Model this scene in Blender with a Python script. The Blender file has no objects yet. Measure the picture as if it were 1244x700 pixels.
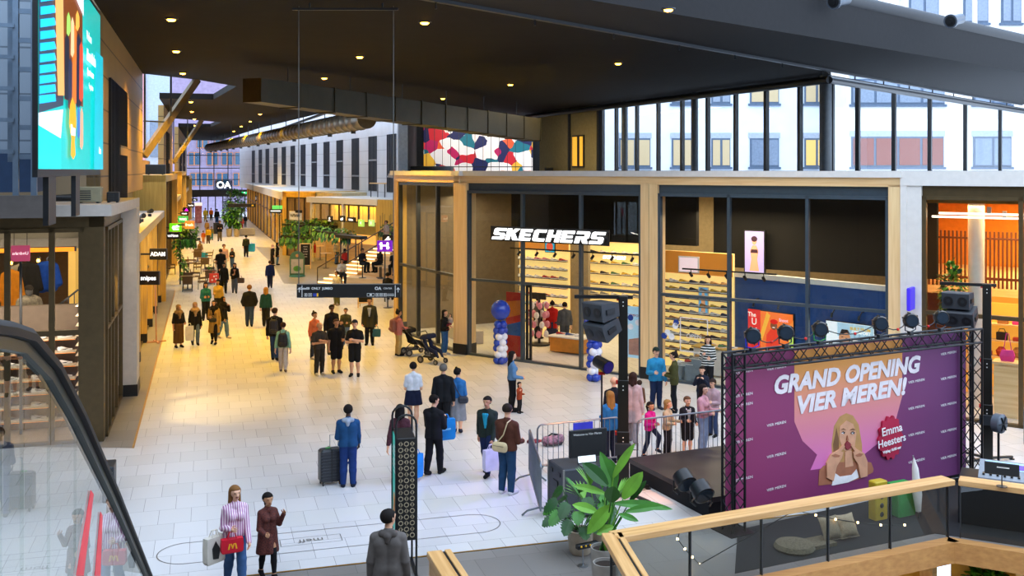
import bpy, math, random
from math import pi, sin, cos, radians
import numpy as np
from mathutils import Vector, Matrix
# ------------------------------------------------------------------ camera, sky, exposure
SC = bpy.context.scene
COL = SC.collection
H = 6.7                      # eye height: the camera stands on the upper floor
FPX = 1240.0                 # focal length in pixels of the 1244 x 700 frame
CX, HY = 622.0, 207.0        # principal column, horizon row
cam_d = bpy.data.cameras.new('camera')
cam = bpy.data.objects.new('camera', cam_d)
COL.objects.link(cam)
cam.location = (0, 0, H)
cam.rotation_euler = (pi / 2, 0, 0)
cam_d.sensor_width = 36
cam_d.lens = 36 * FPX / 1244
cam_d.shift_y = -(350 - HY) / 1244
cam_d.clip_start = 0.05
cam_d.clip_end = 600
SC.camera = cam
SC.view_settings.view_transform = 'Standard'
SC.view_settings.look = 'None'
SC.view_settings.exposure = 0.0
SC.view_settings.gamma = 1.0
SC.view_settings.use_curve_mapping = False
SKY_STRENGTH = 3.6
SKY_COLOR = (0.74, 0.86, 1.0, 1)
DOWNLIGHT_W = 3700.0
WARM = (1.0, 0.55, 0.0)
SHOP = (1.0, 0.80, 0.52)
try:
 SC.cycles.use_denoising = True
 SC.cycles.max_bounces = 7
 SC.cycles.transparent_max_bounces = 24
 SC.cycles.sample_clamp_indirect = 4.0
 SC.cycles.caustics_reflective = False
 SC.cycles.caustics_refractive = False
except Exception:
 pass
w = bpy.data.worlds.new('sky')
SC.world = w
w.use_nodes = True
wn = w.node_tree.nodes
wl = w.node_tree.links
bg = wn['Background']
tc = wn.new('ShaderNodeTexCoord')
nz = wn.new('ShaderNodeTexNoise'); nz.inputs['Scale'].default_value = 2.2; nz.inputs['Detail'].default_value = 4
rp = wn.new('ShaderNodeValToRGB')
rp.color_ramp.elements[0].position = 0.38; rp.color_ramp.elements[0].color = (0.45, 0.66, 1.0, 1)
rp.color_ramp.elements[1].position = 0.62; rp.color_ramp.elements[1].color = (0.82, 0.90, 1.0, 1)
wl.new(tc.outputs['Generated'], nz.inputs['Vector'])
wl.new(nz.outputs['Fac'], rp.inputs['Fac'])
wl.new(rp.outputs['Color'], bg.inputs['Color'])
bg.inputs['Strength'].default_value = SKY_STRENGTH
# ------------------------------------------------------------------ coordinates
SA, CA = 0.286, 0.958        # the street runs 16.6 degrees left of the view axis
STREET = math.atan2(SA, CA)
def U(s, t):                 # street coordinates (along, across) -> world x, y
 return (-SA * s + CA * t, CA * s + SA * t)
def G(u, v, z=0.0):          # where the line of sight through a pixel meets height z
 Y = (H - z) * FPX / (v - HY)
 return ((u - CX) / FPX * Y, Y, z)
def P(u, v, Y):
 return ((u - CX) / FPX * Y, Y, H - (v - HY) / FPX * Y)
def s_at(u, t):              # street distance at which the line t=const shows in column u
 k = (u - CX) / FPX
 return t * (CA - k * SA) / (SA + k * CA)
xm = lambda u, s: ((u - CX) / FPX * (CA * s) + SA * s) / (CA - (u - CX) / FPX * SA)   # t at which column u meets the line s=const
# ------------------------------------------------------------------ materials
def lin(c):
 if isinstance(c, str):
  c = c.lstrip('#')
  c = [int(c[i:i + 2], 16) / 255 for i in (0, 2, 4)]
  return tuple(x / 12.92 if x <= .04045 else ((x + .055) / 1.055) ** 2.4 for x in c)
 return tuple(c)
_M = {}
def mat(name, c='#808080', rough=.6, metal=0.0, var=.10, scale=6.0, emit=0.0, spec=.4, stretch=None, bump=0.0, c2=None):
 if name in _M: return _M[name]
 m = bpy.data.materials.new(name); _M[name] = m
 m.use_nodes = True
 nt = m.node_tree; b = nt.nodes['Principled BSDF']
 col = lin(c)
 b.inputs['Roughness'].default_value = rough
 b.inputs['Metallic'].default_value = metal
 b.inputs['Specular IOR Level'].default_value = spec
 t = nt.nodes.new('ShaderNodeTexCoord')
 mp = nt.nodes.new('ShaderNodeMapping')
 if stretch: mp.inputs['Scale'].default_value = stretch
 n = nt.nodes.new('ShaderNodeTexNoise'); n.inputs['Scale'].default_value = scale; n.inputs['Detail'].default_value = 3
 r = nt.nodes.new('ShaderNodeValToRGB')
 lo = lin(c2) if c2 else tuple(x * (1 - var) for x in col)
 hi = col if c2 else tuple(min(1, x * (1 + var)) for x in col)
 r.color_ramp.elements[0].position = .3; r.color_ramp.elements[0].color = (*lo, 1)
 r.color_ramp.elements[1].position = .7; r.color_ramp.elements[1].color = (*hi, 1)
 nt.links.new(t.outputs['Object'], mp.inputs['Vector'])
 nt.links.new(mp.outputs['Vector'], n.inputs['Vector'])
 nt.links.new(n.outputs['Fac'], r.inputs['Fac'])
 nt.links.new(r.outputs['Color'], b.inputs['Base Color'])
 if bump:
  bp = nt.nodes.new('ShaderNodeBump'); bp.inputs['Strength'].default_value = bump; bp.inputs['Distance'].default_value = .02
  nt.links.new(n.outputs['Fac'], bp.inputs['Height']); nt.links.new(bp.outputs['Normal'], b.inputs['Normal'])
 if emit:
  b.inputs['Emission Strength'].default_value = emit
  nt.links.new(r.outputs['Color'], b.inputs['Emission Color'])
 return m
def wood(name, c, c2, axis='z', rough=.45):
 st = {'z': (9, 9, .5), 'x': (.5, 9, 9), 'y': (9, .5, 9)}[axis]
 return mat(name, c, rough=rough, c2=c2, scale=1.6, stretch=st)
def glass(name, tint=(1, 1, 1), refl=1.0, rough=0.0):
 if name in _M: return _M[name]
 m = bpy.data.materials.new(name); _M[name] = m
 m.use_nodes = True; nt = m.node_tree
 for x in list(nt.nodes): nt.nodes.remove(x)
 o = nt.nodes.new('ShaderNodeOutputMaterial')
 tr = nt.nodes.new('ShaderNodeBsdfTransparent'); tr.inputs['Color'].default_value = (*tint, 1)
 gl = nt.nodes.new('ShaderNodeBsdfGlossy'); gl.inputs['Roughness'].default_value = rough
 fr = nt.nodes.new('ShaderNodeFresnel'); fr.inputs['IOR'].default_value = 1.5
 mu = nt.nodes.new('ShaderNodeMath'); mu.operation = 'MULTIPLY'; mu.inputs[1].default_value = refl; mu.use_clamp = True
 mx = nt.nodes.new('ShaderNodeMixShader')
 nt.links.new(fr.outputs['Fac'], mu.inputs[0]); nt.links.new(mu.outputs[0], mx.inputs['Fac'])
 ge = nt.nodes.new('ShaderNodeNewGeometry'); iv = nt.nodes.new('ShaderNodeMath'); iv.operation = 'SUBTRACT'; iv.inputs[0].default_value = refl
 mb = nt.nodes.new('ShaderNodeMath'); mb.operation = 'MULTIPLY'; mb.inputs[1].default_value = refl
 nt.links.new(ge.outputs['Backfacing'], mb.inputs[0]); nt.links.new(mb.outputs[0], iv.inputs[1]); nt.links.new(iv.outputs[0], mu.inputs[1])
 nt.links.new(tr.outputs[0], mx.inputs[1]); nt.links.new(gl.outputs[0], mx.inputs[2])
 nt.links.new(mx.outputs[0], o.inputs['Surface'])
 return m
def tiles(name, c, c2, mortar, w_, h_, rot, rough=.3, gap=.004, spec=.5):
 if name in _M: return _M[name]
 m = bpy.data.materials.new(name); _M[name] = m
 m.use_nodes = True; nt = m.node_tree; b = nt.nodes['Principled BSDF']
 t = nt.nodes.new('ShaderNodeTexCoord'); mp = nt.nodes.new('ShaderNodeMapping')
 mp.inputs['Rotation'].default_value = (0, 0, -rot)
 br = nt.nodes.new('ShaderNodeTexBrick')
 br.inputs['Color1'].default_value = (*lin(c), 1); br.inputs['Color2'].default_value = (*lin(c2), 1)
 br.inputs['Mortar'].default_value = (*lin(mortar), 1)
 br.inputs['Scale'].default_value = 1; br.inputs['Mortar Size'].default_value = gap
 br.inputs['Brick Width'].default_value = w_; br.inputs['Row Height'].default_value = h_
 n = nt.nodes.new('ShaderNodeTexNoise'); n.inputs['Scale'].default_value = 1.3; n.inputs['Detail'].default_value = 5
 mr = nt.nodes.new('ShaderNodeMapRange'); mr.inputs['To Min'].default_value = rough - .015; mr.inputs['To Max'].default_value = rough + .02
 nt.links.new(t.outputs['Object'], mp.inputs['Vector']); nt.links.new(mp.outputs['Vector'], br.inputs['Vector'])
 nt.links.new(mp.outputs['Vector'], n.inputs['Vector']); nt.links.new(n.outputs['Fac'], mr.inputs['Value'])
 b.inputs['Roughness'].default_value = rough
 nt.links.new(br.outputs['Color'], b.inputs['Base Color'])
 b.inputs['Specular IOR Level'].default_value = spec
 return m
def lines_mat(name, c, groove, pitch, axis=2, rough=.5, duty=.04, metal=0.0):
 """flat cladding with thin grooves every PITCH metres along one object axis"""
 if name in _M: return _M[name]
 m = bpy.data.materials.new(name); _M[name] = m
 m.use_nodes = True; nt = m.node_tree; b = nt.nodes['Principled BSDF']
 b.inputs['Roughness'].default_value = rough; b.inputs['Metallic'].default_value = metal
 t = nt.nodes.new('ShaderNodeTexCoord'); sp = nt.nodes.new('ShaderNodeSeparateXYZ')
 dv = nt.nodes.new('ShaderNodeMath'); dv.operation = 'DIVIDE'; dv.inputs[1].default_value = pitch
 fr = nt.nodes.new('ShaderNodeMath'); fr.operation = 'FRACT'
 lt = nt.nodes.new('ShaderNodeMath'); lt.operation = 'LESS_THAN'; lt.inputs[1].default_value = duty
 n = nt.nodes.new('ShaderNodeTexNoise'); n.inputs['Scale'].default_value = .6
 mx = nt.nodes.new('ShaderNodeMix'); mx.data_type = 'RGBA'
 r = nt.nodes.new('ShaderNodeValToRGB')
 cc = lin(c)
 r.color_ramp.elements[0].color = (*[x * .85 for x in cc], 1); r.color_ramp.elements[1].color = (*[min(1, x * 1.12) for x in cc], 1)
 nt.links.new(t.outputs['Object'], sp.inputs[0]); nt.links.new(sp.outputs[axis], dv.inputs[0])
 nt.links.new(dv.outputs[0], fr.inputs[0]); nt.links.new(fr.outputs[0], lt.inputs[0])
 nt.links.new(t.outputs['Object'], n.inputs['Vector']); nt.links.new(n.outputs['Fac'], r.inputs['Fac'])
 nt.links.new(lt.outputs[0], mx.inputs[0]); nt.links.new(r.outputs['Color'], mx.inputs[6])
 mx.inputs[7].default_value = (*lin(groove), 1)
 nt.links.new(mx.outputs[2], b.inputs['Base Color'])
 return m
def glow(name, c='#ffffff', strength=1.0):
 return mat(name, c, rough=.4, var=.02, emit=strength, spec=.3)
BLACK = mat('black_metal', '#131416', rough=.42, var=.15, spec=.5)
DARK = mat('dark_frame', '#26292d', rough=.4, spec=.5)
BRONZE = mat('bronze_frame', '#5a4a30', rough=.4, metal=.4)
WHITE = mat('white_paint', '#ded9d2', rough=.5, var=.04)
PALE = mat('pale_stone', '#b9b0a6', rough=.6, var=.06)
WOODV = wood('oak_vertical', '#f2d09a', '#e4bd86', 'z')
WOODX = wood('oak_along', '#f0cd98', '#deb47c', 'x')
YWOOD = wood('golden_oak', '#d8b25e', '#bd9445', 'z')
CEIL = mat('dark_ceiling', '#171412', rough=.85, var=.2, scale=1.0, spec=.15)
CHROME = mat('steel', '#a9adb3', rough=.3, metal=1.0, var=.05)
GLASS = glass('shop_glass', (.93, .95, .94), 1.0)
GLASSC = glass('clear_glass', (.97, .98, .98), .6)
GLASSR = glass('rail_glass', (.84, .87, .86), 1.2)
GREEN = [mat('leaf_green_%s' % n, c, rough=.45, var=.25, scale=3, spec=.4) for n, c in (('deep', '#1f4a17'), ('mid', '#3b7a22'), ('fresh', '#6aa132'))]
# ------------------------------------------------------------------ mesh building
class MB:
 def __init__(self): self.v = []; self.f = []; self.m = []
 def add(self, vs, fs, m=0):
  o = len(self.v); self.v += [tuple(p) for p in vs]
  self.f += [tuple(i + o for i in f) for f in fs]; self.m += [m] * len(fs); return self
 def box(self, x0, x1, y0, y1, z0, z1, m=0):
  return self.add([(x0, y0, z0), (x1, y0, z0), (x1, y1, z0), (x0, y1, z0), (x0, y0, z1), (x1, y0, z1), (x1, y1, z1), (x0, y1, z1)],
      [(3, 2, 1, 0), (4, 5, 6, 7), (0, 1, 5, 4), (1, 2, 6, 5), (2, 3, 7, 6), (3, 0, 4, 7)], m)
 def cbox(self, x0, x1, y0, y1, z0, z1, c=.02, m=0):   # box with chamfered vertical edges and top
  pl = [(x0 + c, y0), (x1 - c, y0), (x1, y0 + c), (x1, y1 - c), (x1 - c, y1), (x0 + c, y1), (x0, y1 - c), (x0, y0 + c)]
  cx, cy = (x0 + x1) / 2, (y0 + y1) / 2
  k = lambda p: (cx + (p[0] - cx) * (1 - 2 * c / max(x1 - x0, .001)), cy + (p[1] - cy) * (1 - 2 * c / max(y1 - y0, .001)))
  rings = [[(*k(p), z0) for p in pl], [(*p, z0 + c) for p in pl], [(*p, z1 - c) for p in pl], [(*k(p), z1) for p in pl]]
  return self.loft(rings, m)
 def loft(self, rings, m=0, caps=True, closed=True):
  n = len(rings[0]); vs = [p for r in rings for p in r]; fs = []
  for i in range(len(rings) - 1):
   for j in range(n if closed else n - 1):
    a = i * n + j; b = i * n + (j + 1) % n
    fs.append((a, b, b + n, a + n))
  if caps: fs.append(tuple(range(n - 1, -1, -1))); fs.append(tuple((len(rings) - 1) * n + j for j in range(n)))
  return self.add(vs, fs, m)
 def beam(self, p, q, w_, h_, m=0, up=(0, 0, 1)):
  p, q = Vector(p), Vector(q); d = (q - p).normalized(); up = Vector(up)
  if abs(d.dot(up)) > .98: up = Vector((1, 0, 0))
  x = d.cross(up).normalized(); y = x.cross(d).normalized()
  r = [[b + x * sx * w_ / 2 + y * sy * h_ / 2 for sx, sy in ((-1, -1), (1, -1), (1, 1), (-1, 1))] for b in (p, q)]
  return self.loft(r, m)
 def tube(self, pts, r, n=8, m=0, caps=True):
  pts = [Vector(p) for p in pts]; rings = []
  rs = r if isinstance(r, (list, tuple)) else [r] * len(pts)
  t0 = (pts[1] - pts[0]).normalized()
  x = t0.cross(Vector((0, 0, 1)))
  if x.length < .05: x = t0.cross(Vector((1, 0, 0)))
  x.normalize()
  for i, p in enumerate(pts):
   t = (pts[min(i + 1, len(pts) - 1)] - pts[max(i - 1, 0)]).normalized()
   x = (x - t * x.dot(t)); x = x.normalized() if x.length > 1e-6 else t.orthogonal().normalized()
   y = t.cross(x)
   rings.append([p + (x * cos(a) + y * sin(a)) * rs[i] for a in [2 * pi * k / n for k in range(n)]])
  return self.loft(rings, m, caps)
 def lathe(self, prof, c=(0, 0, 0), n=20, m=0, caps=True):
  return self.loft([[(c[0] + r * cos(2 * pi * k / n), c[1] + r * sin(2 * pi * k / n), c[2] + z) for k in range(n)] for r, z in prof], m, caps)
 def ball(self, c, r, nu=14, nv=9, m=0):
  rx, ry, rz = r if isinstance(r, (tuple, list)) else (r, r, r)
  pr = [(max(1e-4, sin(pi * i / nv)), -cos(pi * i / nv)) for i in range(nv + 1)]
  return self.loft([[(c[0] + rx * a * cos(2 * pi * k / nu), c[1] + ry * a * sin(2 * pi * k / nu), c[2] + rz * z) for k in range(nu)] for a, z in pr], m)
 def prism(self, poly, z0, z1, m=0):
  n = len(poly)
  ar = sum(poly[i][0] * poly[(i + 1) % n][1] - poly[(i + 1) % n][0] * poly[i][1] for i in range(n))
  if ar < 0: poly = poly[::-1]
  return self.loft([[(x, y, z0) for x, y in poly], [(x, y, z1) for x, y in poly]], m)
 def plate(self, poly, d0, d1, m=0):   # outline in the local xz plane, thick from y=d0 to y=d1
  return self.loft([[(x, d1, z) for x, z in poly], [(x, d0, z) for x, z in poly]], m)
 def quad(self, *p, m=0): return self.add(p, [tuple(range(len(p)))], m)
 def build(self, name, mats, parent=None, loc=None, rz=None, smooth=False, rot=None):
  me = bpy.data.meshes.new(name); me.from_pydata(self.v, [], self.f)
  for x in (mats if isinstance(mats, (list, tuple)) else [mats]): me.materials.append(x)
  if any(self.m): me.polygons.foreach_set('material_index', self.m)
  if smooth:
   me.polygons.foreach_set('use_smooth', [True] * len(me.polygons))
   try: me.set_sharp_from_angle(angle=radians(42))
   except Exception: pass
  me.update()
  return link(name, me, parent, loc, rz, rot)
def link(name, data, parent=None, loc=None, rz=None, rot=None):
 o = bpy.data.objects.new(name, data); COL.objects.link(o)
 if parent is not None: o.parent = parent
 if loc is not None: o.location = loc
 if rz is not None: o.rotation_euler = (0, 0, rz)
 if rot is not None: o.rotation_euler = rot
 return o
def tag(o, label, cat, group=None):
 o['label'] = label; o['category'] = cat
 if group: o['group'] = group
 return o
def thing(name, label, cat, loc=(0, 0, 0), rz=0.0, group=None, rot=None):
 o = link(name, None, None, loc, rz, rot); o.empty_display_size = .2
 return tag(o, label, cat, group)
def struct(o): o['kind'] = 'structure'; return o
KIDS = {}
def copy_tree(o, loc=None, rz=None, label=None, group=None, parent=None):
 c = o.copy(); COL.objects.link(c)
 if parent is not None: c.parent = parent
 if loc is not None: c.location = loc
 if rz is not None: c.rotation_euler = (0, 0, rz)
 if label: c['label'] = label
 if group: c['group'] = group
 for ch in list(o.children): copy_tree(ch, parent=c)
 return c
def text(name, body, size, m, parent=None, loc=(0, 0, 0), rot=(pi / 2, 0, 0), ext=.004, shear=0.0, bold=0.0, sx=1.0, align='CENTER', sy=1.0):
 cu = bpy.data.curves.new(name, 'FONT'); cu.body = body; cu.size = size; cu.extrude = ext; cu.shear = shear; cu.offset = bold
 cu.align_x = align; cu.align_y = 'CENTER'; cu.resolution_u = 3
 cu.materials.append(m)
 q = link(name, cu); VL = bpy.context.view_layer; VL.update()
 me = bpy.data.meshes.new_from_object(q.evaluated_get(bpy.context.evaluated_depsgraph_get())); bpy.data.objects.remove(q)
 o = link(name, me, parent, loc, None, rot); o.scale = (sx, sy, 1)
 return o
def lamp(name, kind, energy, color, loc, rot=(0, 0, 0), parent=None, size=1.0, size_y=None, spot=2.2, blend=.6, rz=None):
 l = bpy.data.lights.new(name, kind); l.energy = energy; l.color = color
 if kind == 'AREA':
  l.size = size
  if size_y: l.shape = 'RECTANGLE'; l.size_y = size_y
 elif kind == 'SPOT': l.spot_size = spot; l.spot_blend = blend; l.shadow_soft_size = size
 else: l.shadow_soft_size = size
 return link(name, l, parent, loc, None, rot)
NUM = ['first', 'second', 'third', 'fourth', 'fifth', 'sixth', 'seventh', 'eighth', 'ninth', 'tenth', 'eleventh', 'twelfth', 'thirteenth', 'fourteenth', 'fifteenth',
  'sixteenth', 'seventeenth', 'eighteenth', 'nineteenth', 'twentieth', 'twenty-first', 'twenty-second', 'twenty-third', 'twenty-fourth', 'twenty-fifth',
  'twenty-sixth', 'twenty-seventh', 'twenty-eighth', 'twenty-ninth', 'thirtieth']
R = random.Random(7)
# ================================================================== STRUCTURE
FLOOR = tiles('floor_light_tile', '#d8d5d3', '#cecbc8', '#8b8884', .6, .85, STREET, rough=.27)
FLOORD = tiles('floor_dark_tile', '#85807b', '#7b7671', '#55514d', .8, 1.0, STREET, rough=.4)
BRASS = mat('brass_strip', '#b88a2c', rough=.35, metal=.7)
C0, C1, C2 = (1.56, 15.7), (7.95, 18.6), (12.5, 16.2)      # corners of the opening to the lower level
C3 = (1.95, 12.2)
m = MB(); m.prism([U(17.4, -16), U(17.4, 40), U(170, 60), U(170, -16)], -.35, 0)
struct(m.build('floor', FLOOR))
m = MB(); m.prism([U(17.38, -16), U(17.38, 30), (20, 13), C2, C1, C0, C3, (2.6, 6), (-6, 6), U(5, -16)], -.35, 0)
struct(m.build('floor_dark_border', FLOORD))
m = MB(); m.prism([U(27.0, -4), U(26.2, -1.74), U(60, -1.74), U(60, -4)], -.2, .004)
struct(m.build('floor_shop_border', FLOORD))
m = MB(); m.prism([(G(560, 305)[0], G(560, 305)[1]), G(310, 300)[:2], G(332, 322)[:2], G(345, 345)[:2], (-3.5, 60)], -.2, .004)
struct(m.build('floor_terrace_border', FLOORD))
m = MB(); m.prism([U(17.39, -16), U(17.39, 16), U(17.43, 16), U(17.43, -16)], .0, .006)
m.prism([U(26.2, -1.74), U(60, -1.74), U(60, -1.69), U(26.2, -1.69)], 0, .006)
struct(m.build('trim_1', BRASS))
# engraved long oval with its word on the floor
m = MB()
oc = U(18.75, 2.25); n = 40; Lh, Rr = 3.1, .52
def oval(r):
 pts = []
 for k in range(n):
  a = 2 * pi * k / n
  x = r * cos(a) + (Lh - Rr if cos(a) > 0 else -(Lh - Rr)); y = r * sin(a)
  pts.append((x, y))
 return pts
oA, oB = oval(Rr), oval(Rr - .02)
fs = [(i, (i + 1) % n, n + (i + 1) % n, n + i) for i in range(n)]
m.add([(x, y, .004) for x, y in oA] + [(x, y, .004) for x, y in oB], fs)
for x0, x1, y0, y1 in ((-1.0, .1, .17, .18), (-1.0, .1, -.18, -.17), (-1, -.985, -.18, .18), (.085, .1, -.18, .18)):
 m.quad((x0, y0, .004), (x1, y0, .004), (x1, y1, .004), (x0, y1, .004))
ov = struct(m.build('floor_marking', mat('engraving', '#6a655f'), loc=(oc[0], oc[1], 0), rz=STREET))
text('floor_marking_lettering', 'meff', .26, mat('engraving'), ov, (-.45, 0, .005), (0, 0, pi), ext=0)
# ------------------------------------------------------------------ ceiling with two skylight holes
L1 = [(-6.2, 18.2), (2.0, 25.8), (10.1, 33.3), (22.5, 44.8), (50, 70.3)]     # edge of the roof beam
JL = [(-7.0, 19.65), (.64, 28.5), (13.1, 43.0), (33.0, 66.1), (46, 81.2)]    # where the ceiling meets the beam
PC = (14.5, 46.4)                                                             # corner of the clerestory glazing
K1 = [U(48.2, -2.75), U(50.7, -.45), U(54.1, 1.44), U(64.6, .35), U(64.6, -2.75)]
K2 = [U(89, -2.75), U(92, -.6), U(95, 1.2), U(106, .3), U(106, -2.75)]
m = MB()
def ceil_piece(poly): m.prism(poly, 11.0, 11.35)
wl_ = lambda s, t=-2.75: U(s, t)
ceil_piece([U(19.5, -2.75), U(19.5, 0.2), U(26, 6), U(48.2, 12), U(48.2, -2.75)])
ceil_piece([K1[0], U(48.2, 12), U(64.6, 9.6), K1[3], K1[2], K1[1]])
ceil_piece([U(64.6, -2.75), U(64.6, 9.6), U(89, 7.0), U(89, -2.75)])
ceil_piece([K2[0], U(89, 7.0), U(106, 5.2), K2[3], K2[2], K2[1]])
ceil_piece([U(106, -2.75), U(106, 5.2), U(150, 2.0), U(150, -2.75)])
ceil_piece([U(26, 6), JL[1], JL[2], PC, (8.2, 61.5), (1.9, 77), (1.7, 86), (-7.5, 86), (-7.2, 66), U(64.6, 9.6), U(48.2, 12)])
struct(m.build('ceiling', CEIL))
m = MB(); m.prism(JL[:4] + [(43.8, 80.5)] + [(50, 78)] + L1[::-1], 11.0, 12.3)
struct(m.build('ceiling_edge_beam', mat('beam_grey', '#1e1d1e', rough=.75, spec=.2)))
m = MB()
for a, b in zip(JL[:3], JL[1:4]):
 m.beam((a[0], a[1], 10.97), (b[0], b[1], 10.97), .16, .12)
 d = Vector((b[0] - a[0], b[1] - a[1], 0)); nn = max(2, int(d.length / 3.2))
 for k in range(nn):
  q = Vector((a[0], a[1], 10.9)) + d * (k / nn); m.beam(q, q + Vector((0, 0, -.16)), .05, .05)
struct(m.build('trim_2', DARK))
m = MB(); pts = [(x * 1.0 - .28, y + .0, 12.45) for x, y in L1]
m.tube(pts, .27, 14)
struct(m.build('ceiling_pipe', mat('pipe_grey', '#1f2023', rough=.55), smooth=True))
# skylight glazing: sloping panes and the two triangular cheeks with their struts
STRUT = mat('strut_beige', '#6b5c40', rough=.5)
for i, (K, s0) in enumerate(((K1, 48.3), (K2, 89.1))):
 m = MB()
 foot = (*U(s0, -2.72), 7.35); top = (*U(s0 + 2.2, -.45), 11.0)
 m.quad((*U(s0, -2.72), 7.35), (*U(s0, -2.72), 11), top)
 m.quad(foot, top, (*K[2], 11.3), (*K[3], 11.3), (*U(64.4 + (s0 - 48.3), -2.72), 7.35))
 struct(m.build('window_%d' % (1 + i), GLASSC))
 m = MB(); m.beam(foot, top, .22, .32)
 struct(m.build('beam_strut_%d' % (1 + i), STRUT))
 m = MB()
 for k in (.02, .5): m.beam((*U(s0 + k * 1.1, -2.72 + 1.14 * 2 * k), 7.35 + k * 3.65), (*U(s0 + k * 1.1, -2.72 + 1.14 * 2 * k), 11), .07, .07)
 m.beam((*U(s0, -2.72), 8.9), (*U(s0 + .9, -1.75), 8.9), .06, .06)
 struct(m.build('trim_%d' % (3 + i), DARK))
# ------------------------------------------------------------------ left upper wall: three clad stretches with dark window strips
CLAD = lines_mat('gold_cladding', '#9c7f4a', '#453519', .93, 2, rough=.5, duty=.05, metal=.2)
def left_wall(name, s0, s1, wins):
 x0, y0 = U(s0, -2.75)
 m = MB(); m.box(-.35, 0, 0, s1 - s0, 5.87 if s0 < 40 else 4.0, 11.0); struct(m.build(name, CLAD, loc=(x0, y0, 0), rz=STREET))
 for k, (a, b, z0, z1) in enumerate(wins):
  m = MB(); m.box(.002, .05, a - s0, b - s0, z0, z1, 0)
  m.box(.05, .10, (a + b) / 2 - s0 - .06, b - s0, z0 + (z1 - z0) * .50, z0 + (z1 - z0) * .50 + .3, 1)
  nb = int((b - a) / .35)
  for j in range(nb + 1): m.box(.05, .08, a - s0 + j * (b - a) / nb - .02, a - s0 + j * (b - a) / nb + .02, z0, z1, 0)
  struct(m.build('window_%s_%d' % (name[-5:].strip('_'), k + 1), [mat('louvre_black', '#17181a', rough=.35), CLAD], loc=(x0, y0, 0), rz=STREET))
left_wall('wall_left_front', 29.4, 48.2, [(31.8, 38.0, 5.0, 9.4)])
left_wall('wall_left_middle', 71.0, 89.0, [(75, 80, 5.0, 9.4)])
left_wall('wall_left_back', 106.0, 150.0, [(112, 118, 5, 9.4), (128, 134, 5, 9.4)])
m = MB(); m.box(-14, 0, 0, .3, 5.87, 16.0); struct(m.build('wall_left_return', lines_mat('beige_panels', '#978569', '#5d503a', 1.25, 0, duty=.03), loc=(*U(29.4, -2.75), 0), rz=STREET))
m = MB(); m.box(-.3, 0, 0, 22.8, 0, 7.3); struct(m.build('wall_left_low', CLAD, loc=(*U(48.2, -3.6), 0), rz=STREET))
m = MB(); m.box(-.3, 0, 0, 17, 0, 7.3); struct(m.build('wall_left_low_far', CLAD, loc=(*U(89, -3.6), 0), rz=STREET))
# the blue-lit service wall and steel ladder frame in front of the left shop
m = MB(); m.box(-13, -3.6, -.3, 0, 6.25, 20); struct(m.build('wall_left_service', lines_mat('grey_panels', '#8b97a3', '#5d6873', 1.05, 2), loc=(*U(25.5, 0), 0), rz=STREET))
# ------------------------------------------------------------------ left shops
FL = lambda s, t: (*U(s, t), 0)
FR_ = MB()
# first unit: front at s=27.1 facing the camera, side along the street
S1, T1 = 27.1, -2.45
m = MB()   # roof slab and fascia (local x = across, y = along)
m.prism([(-14, -.35), (.2, -.35), (.45, 6.3), (-14, 6.3)], 5.58, 5.86, 0)
o1 = struct(m.build('roof_shop_corner', PALE, loc=FL(S1, T1), rz=STREET))
m = MB(); m.box(-14, .0, 0, .35, 5.28, 5.58); m.box(-.35, .0, 0, 5.9, 5.28, 5.58); struct(m.build('trim_5', BRONZE, loc=FL(S1, T1), rz=STREET))
m = MB(); m.box(-.15, .45, 5.1, 6.3, .35, 5.58, 0); m.box(-.17, .47, 5.08, 6.32, 0, .35, 1)
struct(m.build('pillar_shop_corner', [PALE, BLACK], loc=FL(S1, T1), rz=STREET))
def glazed(name, x0, x1, z0, z1, mull, trans, loc, rz, frame, w_=.07, g=GLASS, dep=.12, post=None, open_=None):
 """a run of shop glazing as one structure: frame members, panes"""
 m = MB()
 m.box(x0, x1, -dep / 2, dep / 2, z0, z0 + .08); m.box(x0, x1, -dep / 2, dep / 2, z1 - .1, z1)
 for x in [x0 + w_ / 2, x1 - w_ / 2] + list(mull): m.box(x - w_ / 2, x + w_ / 2, -dep / 2, dep / 2, z0, z1)
 for z in trans: m.box(x0, x1, -dep / 2 + .005, dep / 2 - .005, z - w_ / 2, z + w_ / 2)
 fo = struct(m.build(name, frame, loc=loc, rz=rz))
 xs = [x0] + sorted(mull) + [x1]; zs = [z0] + list(trans) + [z1]
 for i in range(len(xs) - 1):
  for j in range(len(zs) - 1):
   if open_ and (i, j) in open_: continue
   q = MB(); q.box(xs[i] + .02, xs[i + 1] - .02, -.006, .006, zs[j] + .02, zs[j + 1] - .02); q.build('pane', g, fo)
 return fo
ms = [xm(u, S1) - T1 for u in (9, 63, -55, -120)]
glazed('window_3', -12.5, -.45, 0, 5.28, ms, [2.72], FL(S1, T1), STREET, BRONZE, g=GLASS, w_=.13)
m = MB(); m.box(-.45, 0, -.06, .4, 0, 5.3); struct(m.build('pillar_glazing_corner', BRONZE, loc=FL(S1, T1), rz=STREET))
glazed('window_4', .4, 5.1, 0, 5.28, [1.3, 2.3, 3.4], [2.72], FL(S1, T1), STREET + pi / 2, BRONZE, g=GLASS, w_=.09)
m = MB(); m.box(-12.5, -.2, 0.3, 12, -.02, .012); struct(m.build('floor_shop_left', mat('shop_floor_warm', '#a58c70', rough=.3), loc=FL(S1, T1), rz=STREET))
m = MB(); m.box(-13, -12.6, .1, 12, 0, 5.5); m.box(-13, -.2, 12, 12.3, 0, 5.5); m.box(-.35, -.1, 6.3, 12, 0, 5.5)
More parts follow.
